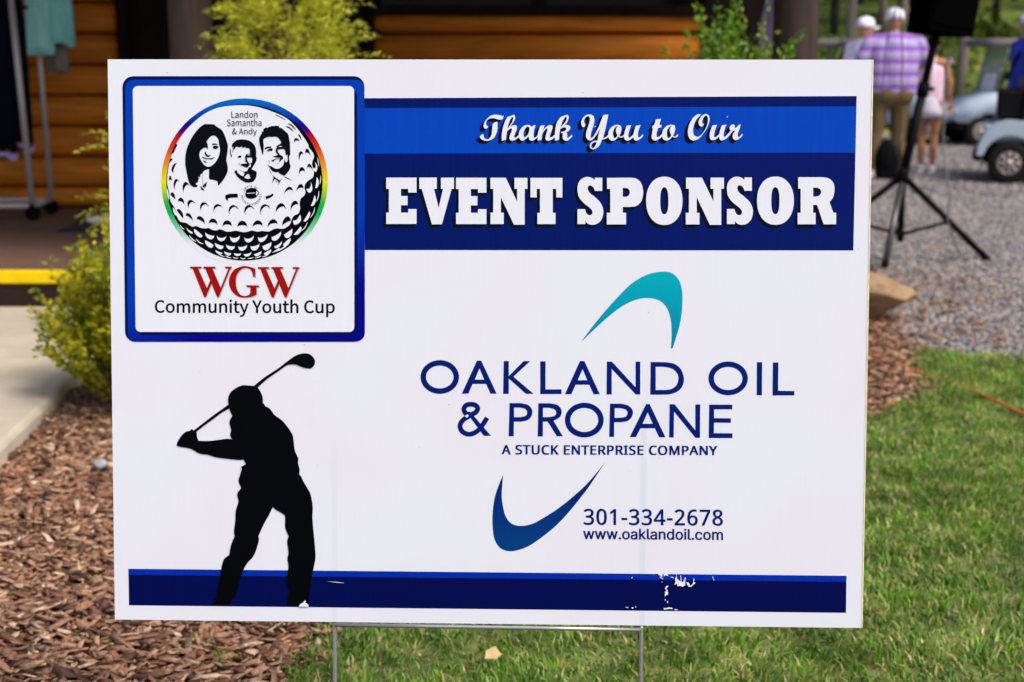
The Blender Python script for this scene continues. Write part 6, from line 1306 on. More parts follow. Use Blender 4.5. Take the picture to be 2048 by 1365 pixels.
P5268,-6277 -19,2 -16,5 -12,10 -9,12 -5,16 -2,18 -3,287 51,0 3,-277 0,-10 2,-7 1,-4 3,-3 4,-1 6,-1 9,0 11,3 10,-45 -18,-4
P5407,-6280 -16,1 -15,3 -15,5 -13,7 -11,10 -9,11 -7,13 -4,15 -2,17 1,14 3,13 5,11 7,9 8,8 9,6 11,5 11,4 11,4 36,6 36,4 18,5 5,10 0,0 0,9 -2,8 -3,7 -4,6 -5,5 -7,4 -7,3 -9,1 -11,1 -10,-1 -10,-1 -8,-3 -19,-14 -13,-20 -49,14 9,21 9,13 10,10 12,9 12,7 14,5 14,3 14,2 14,1 31,-3 11,-3 11,-5 11,-5 10,-8 8,-10 8,-11 6,-14 3,-16 1,-18 2,-172 -50,-1 -1,35 6,0 -12,-17 -8,-6 -9,-6 -9,-5 -12,-3 -13,-3|P5413,-6234 14,1 12,3 10,4 9,6 7,7 5,8 4,9 2,9 1,10 0,25 -4,-1 -19,-5 -21,-3 -16,-2 -26,-6 -8,-3 -6,-4 -4,-5 -4,-5 -2,-6 -1,-8 1,-7 2,-6 3,-5 5,-5 5,-4 6,-3 8,-2 8,-1
P5638,-6118 1,-156 -51,0 -3,262 50,0 1,-71 -19,0 11,28 12,18 14,13 16,9 17,5 19,2 18,-1 15,-4 15,-6 13,-9 11,-11 8,-14 7,-16 4,-19 2,-21 1,-165 -51,0 -1,161 -2,18 -5,14 -8,11 -10,8 -13,5 -15,2 -10,-1 -10,-3 -10,-4 -8,-5 -6,-7 -6,-9 -4,-10 -3,-11
P5959,-6279 -21,2 -20,5 -17,10 -16,13 -14,16 -10,18 -9,22 -4,24 -2,26 1,26 4,24 8,21 11,19 13,16 15,13 18,9 19,6 21,2 16,-1 13,-3 12,-5 9,-5 9,-7 6,-7 12,-16 -5,0 -2,126 51,1 4,-349 -50,0 0,39 4,0 -11,-17 -7,-7 -8,-6 -10,-6 -11,-5 -14,-3|P5965,-6232 13,1 12,4 10,6 9,9 7,10 6,12 4,15 3,15 0,18 -1,17 -2,16 -5,14 -6,12 -7,10 -9,8 -11,6 -12,3 -13,2 -14,-2 -12,-3 -11,-7 -8,-8 -8,-10 -5,-13 -4,-14 -3,-15 -1,-16 1,-17 3,-16 5,-14 6,-12 7,-11 9,-8 11,-7 12,-4
P6248,-6278 -23,1 -21,6 -19,10 -17,13 -14,15 -12,19 -8,22 -6,23 -2,26 2,26 5,23 8,22 11,19 14,16 16,13 19,10 21,5 23,2 23,-1 21,-6 19,-10 17,-12 14,-16 12,-19 8,-22 5,-24 2,-26 -1,-25 -5,-24 -8,-21 -11,-19 -14,-16 -16,-13 -19,-10 -21,-5|P6247,-6231 15,1 13,4 10,7 10,8 7,11 6,13 4,14 2,14 1,16 -1,16 -3,15 -4,14 -6,13 -8,11 -9,9 -11,6 -13,4 -15,1 -14,-1 -13,-4 -11,-7 -9,-9 -7,-10 -6,-13 -4,-14 -2,-15 -1,-16 1,-16 3,-15 4,-14 6,-12 8,-11 9,-9 11,-6 13,-4
P6415,-6273 -3,263 51,1 3,-263
P6437,-5978 -9,1 -7,3 -7,5 -6,7 -3,8 -2,8 1,9 4,8 5,6 7,5 8,4 8,1 9,-1 8,-3 7,-6 6,-6 3,-8 1,-9 -1,-8 -3,-8 -5,-7 -7,-5 -8,-3
P6587,-6274 -18,2 -16,5 -13,10 -9,12 -5,16 -2,18 -3,288 51,0 3,-278 0,-10 2,-7 2,-4 2,-3 4,-1 7,-1 8,0 11,2 10,-44 -18,-4
P6683,-6275 -9,1 -8,4 -8,5 -6,8 -3,8 -2,10 1,9 4,9 6,7 7,6 8,3 9,1 10,-1 8,-3 8,-6 6,-7 3,-9 1,-9 -1,-10 -3,-8 -6,-8 -7,-5 -8,-4
P6881,-6277 -22,2 -21,5 -19,10 -17,13 -14,16 -12,19 -9,21 -5,24 -2,25 2,26 4,24 8,22 11,19 14,16 17,13 19,9 21,6 22,2 13,0 12,-2 12,-3 11,-4 10,-5 10,-6 9,-7 8,-8 8,-8 6,-10 5,-11 6,-16 -48,-13 -10,21 -13,13 -17,9 -21,3 -15,-1 -12,-4 -11,-7 -9,-9 -7,-11 -6,-12 -4,-14 -3,-16 0,-16 1,-15 3,-15 4,-14 6,-13 8,-10 9,-9 11,-7 12,-4 15,-1 22,3 16,9 13,14 9,22 49,-12 -5,-17 -5,-11 -6,-10 -7,-9 -8,-8 -9,-7 -10,-7 -11,-5 -11,-4 -12,-3 -12,-1
P7143,-6277 -23,2 -21,6 -19,10 -17,13 -14,15 -12,19 -8,22 -5,23 -2,26 1,26 5,24 8,21 11,19 14,16 16,13 19,10 21,6 23,2 23,-2 21,-6 19,-9 17,-13 14,-16 12,-19 8,-22 5,-23 2,-26 -1,-26 -5,-24 -8,-21 -11,-19 -14,-16 -16,-13 -19,-10 -21,-6|P7142,-6229 15,1 13,4 11,7 9,8 7,11 6,13 4,14 2,15 1,15 -1,16 -3,15 -4,15 -6,12 -8,11 -9,9 -11,6 -13,4 -15,2 -14,-2 -13,-4 -10,-6 -10,-9 -7,-11 -6,-13 -4,-14 -2,-15 -1,-16 1,-16 3,-15 4,-14 7,-12 7,-11 9,-9 11,-6 13,-4
P7310,-6271 -4,264 50,0 1,-67 -16,0 7,20 5,12 8,11 8,9 9,7 10,5 11,4 11,3 12,1 18,-2 17,-6 13,-11 11,-13 9,-16 7,-24 -20,0 6,19 5,12 8,10 9,9 10,8 11,6 12,4 13,3 14,1 15,-1 14,-3 14,-6 12,-8 10,-10 9,-13 6,-15 4,-17 2,-19 2,-176 -51,0 -2,174 -2,16 -4,11 -8,9 -10,6 -10,3 -12,1 -10,0 -9,-3 -8,-3 -7,-5 -5,-6 -5,-7 -3,-8 -2,-8 0,-10 2,-170 -51,0 -2,178 -2,12 -4,10 -7,8 -9,7 -11,4 -12,1 -9,-1 -8,-2 -8,-3 -7,-5 -6,-7 -6,-7 -3,-9 -3,-10 0,-13 2,-164
#
upper_swoosh teal 1
S3025,105! 279,392 372,472 434,504 495,503 496,302 498,109 343,-61 221,-249 98,-406 -12,-563 -82,-501 -138,-471 -60,-189 -56,-19! 19,489 -36,439 -129,375 -220,218 -345,92 -405,-52 -436,-203 -435,-328 -435,-398
#
lower_swoosh swoosh_blue 1
S539,-4220! -106,-246 -148,-432 -75,-518 1,-561 79,-388 172,-236 236,-97 300,24 384,147 384,263 425,349 382,392 423,521 379,519 454,712! -286,-367 -338,-390 -423,-390 -424,-348 -425,-285 -426,-241 -385,-77 -299,71 -194,235 -87,323 -44,344 20,388
#
golfer_print print_black 4
S-7562,-1385! 356,291 468,309 291,226 226,162 193,75 225,14 160,-86 86,-143 -23,-145 -113,-106 -177,8 -192,63 -144,47 -242,-17 -193,-130 -162,-113 -323,-227 -324,-292!
S-8357,-1970! -324,-228 -228,-163 -358,-278 -277,-212! 87,-48! 222,180 358,261 260,196 292,169!
S-7900,-1346! 354,-23! 112,-48 112,-160 63,-192 -1,-161! 48,-32! 32,-64 145,-80 160,-208 224,-160 193,-224 159,-257 38,-226 40,-290 112,-258! -11,-162 48,-193 -14,-169! 64,-58! 71,-162 125,-215 107,-215 70,-396 -13,-325 27,-397 45,-506 23,-434 -55,-327 -92,-436 -63,-437 -23,-254! -1,-153! -721,-1! 48,292 45,164! -96,271 19,291 56,255 -35,290 37,181 -41,362 51,181! -113,289 1,325 -53,108 -269,160 -78,82! -139,-283 -145,-254 -201,-436! 17,-145 -111,-363 -109,-201 -182,-201 -147,-292 -111,-365 -111,-365 -55,-128! -91,-56! -73,-172! -561,1! 158,312! -28,90! 111,384 58,364 56,255 73,146 146,110! 75,363 110,255! -17,181 46,362 13,290 93,326 -45,234 138,200! -88,233 55,199 56,216 -32,35 169,102! -80,145! -145,-17! -712,75 -290,88 -291,37 -290,159 -356,62 -96,64 66,163 131,179 131,98 97,16 65,59 65,-41 96,-64 15,-146 47,-129! 356,-3 324,41 259,34 161,-15! -63,145 33,162 -52,258 95,210! -70,145 -56,225 1,226 92,178 195,146
#
ink_chips print_white 9
P-6125,-8594 47,74 98,59 36,51 36,23 29,-29 -29,-44 65,-36 43,-36 7,-65
P5577,-7367 136,-4 2,-119 -42,14 -38,42 -42,0
P5757,-7375 104,5 49,-90 -105,28 -47,-48
P5607,-7482 66,-9 80,-76 -51,19
P5966,-7465 95,-26 29,-38 -66,19
P6128,-7534 46,87 -19,73 -19,-6 33,-67 26,-96 114,-95 -15,211 22,-19 18,-192 57,-9 21,125 17,-124 26,10 1,-116 -88,-49 -86,32 -66,-28 -39,100 -75,-55 37,112
P6440,-7487 25,-15 -10,-144 -23,9
P6480,-7652 75,-3 39,-57 10,-57 75,39 37,96 8,125 21,-28 -10,-116 57,-18 -93,-78 -57,-58 -75,8 -48,67
P5907,-7767 -60,-20 -47,-68 10,-38 38,15 18,43 42,35
P5857,-7889 48,-42 -28,-29 33,-48 -13,-67 -57,-1 -28,-48 -19,9 15,77 -12,64 43,23
P5798,-8211 27,-6 -3,-52 -23,6
P5871,-8278 30,5 -1,-62 -23,-10
P5765,-8510 108,5 29,20 104,-3 67,-38 -29,-12 -76,11 -94,-16 -104,-9
P6116,-8535 118,-24 -56,-20 -57,11
P4535,-8489 86,-3 -4,-19 -76,3
P4725,-8506 38,23 29,-19 -10,-38 -38,3
P4852,-8462 25,4 -6,-52 -15,5
P7323,-7454 19,0 47,-124 -19,-3
P4707,-7530 47,39 5,-13 -33,-45
P5694,-7635 19,-9 -4,-31 -17,11
P-5180,-7749 278,-13 262,-30 0,-10 -295,23
P3371,6972 23,-4 46,35 25,-8 -40,-18 -39,-20
P7611,7326 16,-5 -27,-45 -16,-9
#
logo_ring rainbow 7
P-5116,5218 -14,-260 -40,-258 -64,-254 -90,-246 -114,-237 -136,-225 -158,-210 -178,-195 -197,-177 -212,-157 -228,-136 -239,-113 -250,-90 -257,-65 -262,-39 -264,-15 -265,12 -261,38 -257,62 -248,88 -239,111 -226,135 -212,155 -194,176 -176,194 -156,210 -134,225 -111,236 -87,247 -61,254 -36,258 -10,262 15,261 42,258 67,253 92,246 115,236 138,224 159,209 179,193 198,175 213,155 227,134 239,111 248,88 256,63 261,39 262,13 263,-13 259,-38 255,-62 247,-87 236,-111 225,-133 210,-154 194,-174 175,-192 155,-208 135,-222 111,-235 87,-245 63,-252 38,-257
#
golf_ball_print print_black 8
P-5281,5191 -13,-245 -37,-242 -61,-238 -84,-231 -107,-222 -128,-212 -148,-197 -167,-183 -185,-166 -200,-148 -213,-127 -225,-106 -234,-84 -241,-61 -246,-38 -248,-13 -248,11 -246,35 -241,59 -233,83 -224,104 -212,126 -199,146 -182,165 -166,182 -146,197 -126,211 -104,222 -81,231 -58,239 -34,243 -9,245 14,245 39,242 63,238 86,231 108,221 130,211 150,196 168,181 185,165 200,145 213,126 224,104 234,83 240,59 244,36 247,13 246,-12 244,-35 239,-59 232,-82 222,-104 211,-124 197,-145 182,-164 165,-180 146,-195 125,-209 105,-221 82,-229 59,-237 35,-242
#
golf_ball_print print_white 9
S-7787,7643 348,-39 266,-65 267,-92 266,-105 240,-132 159,-145 160,-168 132,-185 133,-184 85,-154 16,-79 106,-132 53,-145 -49,-146 -14,-132 53,-132 -1,-159 -40,-106 -135,-93 -107,-120 -14,-132 26,-133 -54,-106 -94,-80 -41,-160 13,-159 -55,-160 -134,-67 -81,-120 -55,-159 -107,-94 -135,-54 -161,13 -134,-27 -135,-67 -134,-1 -107,13 -135,-27 -188,39 -134,-40 -162,-14 -214,45 -135,-20 -161,-14 -134,53 -108,27 -108,-41 -134,26 -107,53 -108,-14 -134,13 -161,66 -108,-27 -107,53 -108,67 -134,26 -80,39 -80,133 -39,160 -39,133 -106,160 -39,133 -17,159 -46,213 -20,141 11,258 43,265 70,266 97,265 164,305 244,318 298,291 351,252 376,159 402,66
#
golf_ball_print print_black 10
P-10248,5201 6,108 19,64 25,22 26,-22 21,-64 10,-108 -9,37 -20,22 -27,7 -25,-7 -20,-22
P-10049,4936 -37,116 -3,109 24,85 42,47 54,-7 57,-76 -25,36 -34,-16 -36,-55 -30,-77 -17,-85
P-9768,4838 -34,136 6,114 37,80 55,32 64,-29 63,-101 -29,47 -44,-5 -48,-43 -43,-68 -27,-82
P-6528,4773 27,139 57,94 73,46 70,-7 51,-64 17,-127 -17,72 -52,32 -70,-4 -72,-35 -58,-62
P-6137,4867 25,136 48,93 60,45 57,-7 40,-63 12,-123 -15,56 -43,22 -57,-7 -59,-32 -47,-52
P-10199,4775 21,70 35,22 39,-19 35,-52 23,-75 2,-91 -18,21 -32,34 -38,37 -36,33 -25,21
P-9959,4537 20,102 42,50 52,2 51,-40 37,-80 12,-113 -18,47 -41,39 -53,28 -51,10 -38,-10
P-9606,4333 -43,121 5,95 41,61 64,16 77,-35 75,-98 -37,58 -53,12 -57,-25 -49,-52 -28,-72
P-9209,4249 -33,128 16,98 52,62 73,14 80,-40 72,-104 -43,66 -62,17 -67,-22 -57,-54 -35,-76
P-8784,4189 -28,132 24,100 60,61 79,13 83,-44 71,-109 -50,67 -71,20 -75,-21 -64,-53 -36,-76
P-8287,4135 -35,136 21,107 62,68 84,20 90,-40 80,-109 -50,73 -73,19 -78,-26 -67,-61 -40,-86
P-7777,4131 -37,137 20,108 59,69 84,21 90,-39 81,-108 -49,71 -70,17 -77,-28 -66,-62 -39,-86
P-7270,4141 -35,141 23,114 63,75 86,24 92,-37 81,-111 -51,75 -75,17 -80,-32 -69,-67 -40,-93
P-6792,4220 6,143 50,103 75,55 83,0 71,-59 43,-127 -16,66 -56,24 -77,-13 -81,-43 -65,-66
P-6322,4277 10,151 44,111 63,63 67,6 55,-57 30,-129 -15,60 -47,16 -64,-21 -66,-49 -52,-69
P-10002,4297 43,37 55,-17 55,-54 44,-78 22,-84 -12,-78 -24,30 -44,56 -51,68 -49,64 -33,45
P-9716,4071 16,97 43,37 58,-13 58,-57 46,-91 20,-118 -28,59 -51,55 -60,45 -56,26 -38,-2
P-9365,3979 27,91 54,36 69,-12 66,-52 48,-84 15,-111 -28,44 -56,45 -68,38 -66,25 -47,5
P-8970,3839 23,113 55,63 71,14 71,-32 54,-76 21,-118 -21,47 -55,34 -71,17 -71,0 -55,-20
P-8522,3750 20,126 57,76 76,25 77,-24 61,-76 27,-125 -25,50 -59,30 -77,10 -76,-11 -58,-30
P-8043,3744 23,123 60,73 80,23 79,-25 62,-75 26,-123 -19,42 -58,26 -78,9 -81,-7 -64,-25
P-7552,3733 25,130 63,83 81,32 80,-19 63,-72 24,-126 -22,52 -61,28 -80,4 -81,-17 -64,-38
P-7063,3742 22,138 61,92 80,43 81,-11 64,-66 28,-128 -16,55 -57,24 -79,-5 -83,-28 -67,-49
P-6593,3795 17,138 51,103 68,60 70,9 56,-51 26,-117 -11,21 -48,-7 -67,-28 -71,-40 -60,-46
P-6035,5421 -3,137 28,89 46,39 53,-13 49,-70 33,-128 -20,62 -41,30 -51,0 -48,-26 -36,-50
P-5780,5621 13,106 33,54 43,6 44,-38 34,-78 15,-116 -15,57 -35,43 -43,27 -44,5 -33,-19
P-6025,5885 -23,119 6,98 27,66 40,23 46,-29 44,-92 -17,48 -30,3 -36,-33 -32,-57 -21,-71
P-5831,6083 0,120 24,62 38,9 43,-41 38,-86 25,-129 -16,52 -33,41 -42,26 -39,6 -29,-17
P-6190,6426 -9,95 21,60 42,25 51,-12 50,-50 37,-91 -23,47 -41,24 -48,3 -44,-16 -31,-34
P-10084,5477 -54,46 -15,72 17,81 43,72 61,46 72,2 -31,-17 -36,-54 -34,-75 -25,-79 -11,-63
P-10215,5795 -3,50 14,46 22,37 27,21 25,-3 18,-31 -6,-5 -18,-20 -25,-28 -25,-30 -20,-24
P-6061,6691 11,36 22,-1 26,-30 25,-49 18,-59 4,-61 -5,14 -18,31 -24,40 -27,39 -21,29
P-6791,7335 26,-12 37,-17 42,-20 41,-20 43,-21 46,-25 42,-22 29,-16 10,19 -29,15 -42,22 -46,25 -43,22 -41,20 -43,19 -37,18 -26,11
P-6456,6961 20,-12 29,-11 31,-12 30,-15 32,-25 38,-33 36,-32 30,-17 0,0 -15,31 -28,39 -35,40 -35,31 -37,18 -38,9 -32,3 -23,-1
P-6390,7054 19,-14 28,-14 32,-15 30,-20 36,-32 42,-42 40,-39 34,-24 0,0 -18,37 -32,47 -38,48 -37,37 -38,23 -38,14 -32,5 -23,1
P-10021,6403 75,-5 -145,-298 -67,14
S-8425,4714 27,67 135,40 241,6! 7,-125! -249,-14 -76,-32 27,-69! -86,48
P-7132,4740 156,45 94,54 19,-67 -113,-80 -135,-45
#
golf_ball_print print_white 10
P-9443,3686 -1,-73 38,-75 61,-65 70,-43 63,-9 42,39 -14,28 -47,48 -64,57 -67,52 -54,35
P-9085,3588 15,-102 52,-75 71,-43 73,-6 60,39 29,87 -21,-18 -55,4 -72,19 -72,29 -57,34
P-8710,3483 25,-111 59,-61 76,-14 76,32 57,76 22,117 -8,-58 -49,-40 -73,-20 -78,1 -68,26
P-8287,3469 25,-125 63,-67 80,-13 79,39 61,87 23,133 -17,-54 -56,-40 -79,-24 -81,-3 -66,20
P-7822,3439 26,-116 61,-56 78,-1 77,47 57,91 21,129 -13,-59 -53,-50 -75,-33 -79,-12 -66,14
P-7379,3440 19,-113 56,-49 77,8 79,57 63,99 29,133 -11,-50 -51,-49 -76,-40 -80,-25 -68,-1
P-6944,3455 24,-102 59,-36 78,19 78,65 60,101 24,128 -31,-39 -64,-48 -80,-47 -76,-37 -55,-17
P-6535,3523 38,-89 61,-28 69,25 62,66 40,96 2,118 -24,-21 -53,-40 -66,-46 -65,-44 -48,-30
P-9096,3327 13,-89 47,-76 65,-54 68,-22 55,16 28,66 -8,15 -43,31 -64,39 -69,37 -59,28
P-8779,3248 23,-92 54,-68 70,-40 68,-5 53,34 19,79 -8,-9 -46,8 -67,19 -71,25 -61,27
P-8411,3196 23,-90 54,-58 70,-25 70,10 53,47 21,85 -10,-21 -47,-9 -67,3 -72,12 -61,20
P-8021,3139 21,-90 55,-46 71,-5 71,34 56,68 22,99 -19,-30 -53,-26 -71,-19 -72,-10 -56,4
P-7623,3151 24,-96 57,-46 71,-1 71,40 54,76 19,108 -19,-28 -53,-28 -71,-24 -71,-15 -57,-2
P-7236,3142 30,-91 60,-35 73,12 70,53 50,85 14,111 -25,-12 -57,-26 -72,-32 -71,-32 -53,-24
P-6857,3154 24,-63 52,-15 63,26 62,55 46,78 15,88 -22,-35 -50,-45 -63,-46 -63,-36 -47,-17
P-6569,3182 31,-48 53,3 63,40 58,67 39,80 6,80 -28,-7 -52,-35 -62,-51 -59,-56 -40,-47
P-8762,3021 14,-55 42,-46 56,-32 58,-13 45,12 21,42 -16,-2 -43,13 -56,20 -57,24 -45,22
P-8480,2982 19,-66 45,-47 56,-25 56,0 43,27 15,59 -15,-11 -42,1 -56,9 -57,16 -44,19
P-8162,2930 18,-59 44,-36 58,-11 57,12 45,36 17,59 -14,-18 -42,-11 -57,-3 -59,3 -46,10
P-7842,2905 19,-66 47,-29 62,2 62,30 47,55 19,76 -16,-27 -45,-25 -61,-21 -62,-12 -50,0
P-7506,2893 21,-54 48,-19 59,12 59,36 43,56 15,69 -19,-16 -46,-23 -59,-26 -59,-22 -45,-14
P-7189,2908 25,-45 49,-8 60,21 57,43 41,58 11,65 -21,-6 -47,-22 -59,-31 -58,-34 -43,-27
P-5670,4452 61,-14 53,39 39,74 18,89 -9,86 -43,64 3,-28 -15,-63 -26,-82 -31,-81 -29,-61
P-5908,3952 57,-14 62,38 55,69 39,85 12,81 -28,60 -12,-23 -36,-60 -47,-77 -47,-77 -38,-59
P-6227,3530 67,-23 72,22 65,55 47,71 13,75 -32,62 -17,-29 -43,-53 -56,-65 -56,-61 -43,-44
P-5529,5015 56,-4 42,47 23,77 3,89 -21,81 -48,55 -1,-48 -8,-77 -13,-87 -14,-79 -12,-51
P-10318,4988 -5,-38 7,-73 15,-89 18,-84 19,-60 15,-15 9,38 -4,73 -14,89 -19,84 -21,59
P-10109,4376 -15,-34 6,-58 21,-67 30,-61 33,-41 30,-5 0,28 -15,53 -24,66 -27,62 -24,45
S-5807,4993! 42,-98 70,-29 64,56 17,119 -42,172! -11,-145 -62,-80
S-5579,5647! 31,-92 62,-21 35,101 -13,119 -61,87! 26,-127 -22,-66
S-6243,3972! 26,-115 67,-18 108,59 62,106 -29,160! -73,-120 -67,-61
S-9717,3757! 85,-139 80,-66 62,-13! -7,53! -121,66
P-5974,3634 25,16 35,26 37,32 32,37 27,45 24,52 18,48 10,35 0,0 -21,-29 -25,-46 -27,-49 -27,-41 -29,-35 -34,-33 -30,-29 -20,-23
P-5677,4070 23,22 30,35 31,42 25,44 16,50 12,56 7,50 2,36 0,0 -14,-33 -14,-49 -16,-53 -17,-46 -22,-42 -28,-42 -25,-38 -16,-28
P-5479,4576 17,29 21,43 21,50 15,49 8,52 2,54 -1,49 -4,34 0,0 -9,-34 -6,-48 -6,-53 -9,-48 -14,-47 -17,-50 -16,-45 -9,-32
P-5369,5134 10,26 11,37 9,43 6,39 1,39 -2,38 -4,34 -7,23 0,0 -6,-24 -2,-33 -2,-38 -3,-36 -6,-38 -6,-43 -5,-38 -2,-27
P-9903,3815 8,-20 15,-27 18,-29 20,-24 23,-18 25,-13 24,-10 18,-3 0,0 -12,14 -19,15 -22,17 -19,16 -18,22 -20,25 -19,24 -15,16
P-9610,3482 18,-29 29,-39 33,-41 34,-33 34,-23 35,-17 32,-11 24,-3 0,0 -17,17 -27,18 -32,20 -29,23 -32,30 -35,37 -34,35 -25,22
P-9382,3363 15,-24 24,-32 30,-33 33,-27 37,-19 41,-13 37,-7 28,-1 0,0 -23,15 -34,15 -37,17 -32,18 -29,24 -32,29 -28,27 -23,17
P-8652,2877 13,-13 21,-14 25,-15 27,-12 30,-8 34,-5 31,-3 22,2 0,0 -19,10 -29,10 -32,9 -28,9 -25,10 -25,12 -24,10 -17,5
P-8442,2826 14,-12 23,-13 26,-14 28,-10 29,-8 32,-5 30,-2 21,2 0,0 -18,12 -27,10 -30,9 -28,9 -26,9 -27,10 -25,8 -19,3
P-8195,2782 14,-11 22,-11 26,-11 26,-6 26,-2 25,3 22,5 16,8 0,0 -16,6 -22,3 -24,2 -22,3 -22,5 -26,7 -24,6 -17,1
P-7953,2767 13,-13 22,-15 27,-13 28,-7 28,6 27,13 22,14 13,14 0,0 -19,-1 -25,-7 -25,-7 -20,-3 -20,4 -25,9 -24,10 -18,4
P-7701,2746 17,-4 25,-3 28,0 27,3 26,9 25,13 20,14 13,13 0,0 -19,0 -23,-7 -25,-8 -23,-6 -23,-3 -27,-3 -24,-4 -17,-5
P-7477,2760 22,1 31,4 33,7 31,9 28,11 28,13 24,14 15,13 0,0 -20,0 -26,-6 -30,-9 -28,-9 -29,-8 -32,-11 -29,-10 -20,-10
P-7251,2797 22,0 31,3 35,7 32,9 29,13 28,16 23,16 15,15 0,0 -20,-4 -27,-10 -29,-12 -28,-10 -29,-9 -33,-9 -30,-9 -20,-9
P-6928,2935 237,161 22,-40 207,116 -14,-48 -215,-121
P-5448,5978 2,-30 6,-43 7,-46 7,-41 7,-38 6,-37 7,-33 9,-22 0,0 3,23 1,34 -3,38 -4,39 -8,42 -11,46 -11,41 -10,28
#
portraits_print print_ink2 11
S-9051,7044! 146,-3 137,-12 85,-64 154,-101 85,-135 67,-186 50,-170 -5,-169 -33,-204 -9,-135 33,-136 8,-136 -36,-136 -87,-153 -87,-119 -104,-111! -19,145! -83,33 -85,17 -69,8! -42,60! 9,153 2,119! -52,-1! -138,-68! -27,-68 -60,-34 -9,-85! -78,17! 34,-68! -53,-119! -60,-51 77,-51! -52,-55! -121,20 -102,102 -50,170 -49,238 -32,238 11,237 45,221 105,254 122,204 139,169 121,111|S-8771,6682 86,-47 59,-93 16,-135 33,-136 -9,-119 -36,-135 -70,-136 -104,-119 -103,-68 -86,-9 -103,51 -85,110 -59,118 -16,119 44,119 69,59 78,40 43,-22 25,-43! 18,68 -8,102 -34,68 52,84 87,94
S-8833,6389! 17,34 95,0 102,-33! -86,-1 -103,-17
S-8825,6304! 51,43 86,9 69,-43! -70,-59 -85,3
S-9024,6168! -52,-34 17,-76 93,-68 96,69! -78,-9 -51,25 -34,51
S-9163,6015! 94,-42 86,-22 120,11 129,29! -112,-68 -69,5 -120,0 -85,33
S-9124,5914! 37,-43 103,-50! -69,-6 -51,31
P-9223,5073 68,-68 77,-85 -120,34
P-9145,5081 138,137 -36,-179 -60,25 34,-68 -85,48
P-9143,5438 -2,-30 -2,-44 -3,-49 -1,-47 0,-46 0,-49 1,-44 1,-31 8,0 -1,31 -1,44 0,49 0,46 1,47 3,49 2,44 2,30
#
portraits_print print_ink2 11
S-8189,6294! -7,82 50,76 83,70 107,32 118,3 118,-15 106,-37 94,-70 70,-99 31,-116 5,-211 18,-58 -21,-82 -48,-94 -48,-70 -54,-93! 77,-41 76,-41 12,-58 -19,-117 -60,-106 -83,-53 -107,-15 -118,20 -141,82 -106,105 -91,140! 75,65! 23,-76 65,-70 94,-59 47,6! 30,77! -29,58! 71,12 48,23 24,59 30,47 47,12 12,58 -17,47! 47,35 15,70 -2,70 -35,24! -71,-12 -57,9! 0,-68 32,-70 47,-70 -18,-58 -66,-59 -70,23 -95,35 -59,29! 72,35 94,6 53,1! 7,29 -36,29 -47,12! 36,23 0,35 -14,70 15,59 48,46 94,18! 1,64 -6,71 -41,34 -94,6! 12,41! -48,-23 -94,-1! 24,41! -107,-41! -71,35! -59,-70 -48,-47 -36,-111! 19,134 30,94!|S-7817,5359! 41,18 48,59 48,23 47,-35 17,-82! 23,-17! -41,-18 -71,-6 -71,23
S-7969,5593! 64,-35 83,-20! -47,0 -71,28
S-8025,5996! 65,45 59,-9 6,-35 -30,-30 -47,12
S-8254,6276! 17,-70 17,-128 24,-12 -19,-99! -23,87 -23,117
P-7961,5824 -4,-7 -7,-11 -7,-13 -3,-13 5,-14 8,-12 8,-11 6,-7 9,7 -6,7 -8,10 -7,11 -4,10 2,8 6,11 7,11 5,7
#
portraits_print print_ink2 11
S-7211,6062! -30,136 -53,182 -17,228 81,136! 1,61! 53,0! -7,83! 108,69! 0,-38! 153,61 230,11! 31,-56! 76,-23! 107,-91 92,-90 30,-122 29,-151 7,-197 4,-197! -28,-23! -13,-84 27,-182 23,-45 -24,-107 -77,-122 -108,-106! -77,45 -46,15 -76,68 -47,-7 -92,15 -76,60 -137,190! 76,-61 92,-30 77,-53 92,-12 92,28 93,91 31,107 16,106! 15,-91 38,-27 39,42 8,91 -7,91! -62,15! -14,122 -31,53! -76,0 -123,-16! -1,-68 61,-91 84,-53 23,-61 -62,-68 -62,-58! -7,50! 46,46! -130,-8 -92,-43 18,-45! -111,42! 124,53 122,16 93,30! -169,0 -107,41! 107,20 62,38! -61,60 -7,122 46,45! -30,38! 69,46 69,38 13,61 -50,75 -61,68 -92,18 -92,-13 -92,6 -123,-42 -59,-60 11,-190 -9,-212
S-7141,6229! 16,68 92,31 92,7 23,-45! -85,-8 -76,-23
S-7088,6176! 70,68 92,31 46,-31 -31,-45 -92,-8
S-7020,5895! 23,-30 22,-69! -30,38
P-6990,5612 4,-15 5,-21 6,-24 8,-24 9,-24 11,-27 11,-24 7,-16 12,5 -7,16 -11,24 -11,26 -9,24 -7,23 -6,24 -6,22 -3,14
P-6908,5432 84,-69 168,-113 78,84 -140,-237 31,99 -106,107 -54,-31 -63,-137 52,228
P-6509,5387 161,-83 76,-61 24,92 -16,-99 -31,19 -191,94
P-6761,5211 -5,-12 -13,-5 -12,5 -5,12 5,13 12,5 13,-5
P-6760,5801 62,0 -28,-19
#
portraits_print print_white 12
S-6695,6321! 61,27 64,-24!
S-7706,6069! 54,10 58,-29! -59,6
#
badge_print print_black 10
P-7334,4862 -5,-36 -21,-41 -35,-44 -48,-39 -57,-27 -62,-14 -64,1 -61,15 -54,29 -43,36 -28,35 -11,34 5,36 20,41 36,44 47,39 57,27 63,14 64,-1 61,-15 53,-29 43,-36 28,-35
#
badge_print print_white 11
P-7812,4862 59,67 -27,-120 26,-106 -67,93
P-7409,4930 37,-66 -20,-93 -40,13 6,80
P-7726,4844 268,19 0,-18 -268,-22
#
badge_print print_black 10
P-7833,4971 -9,-11 52,-43 37,44 -6,6 -29,-34
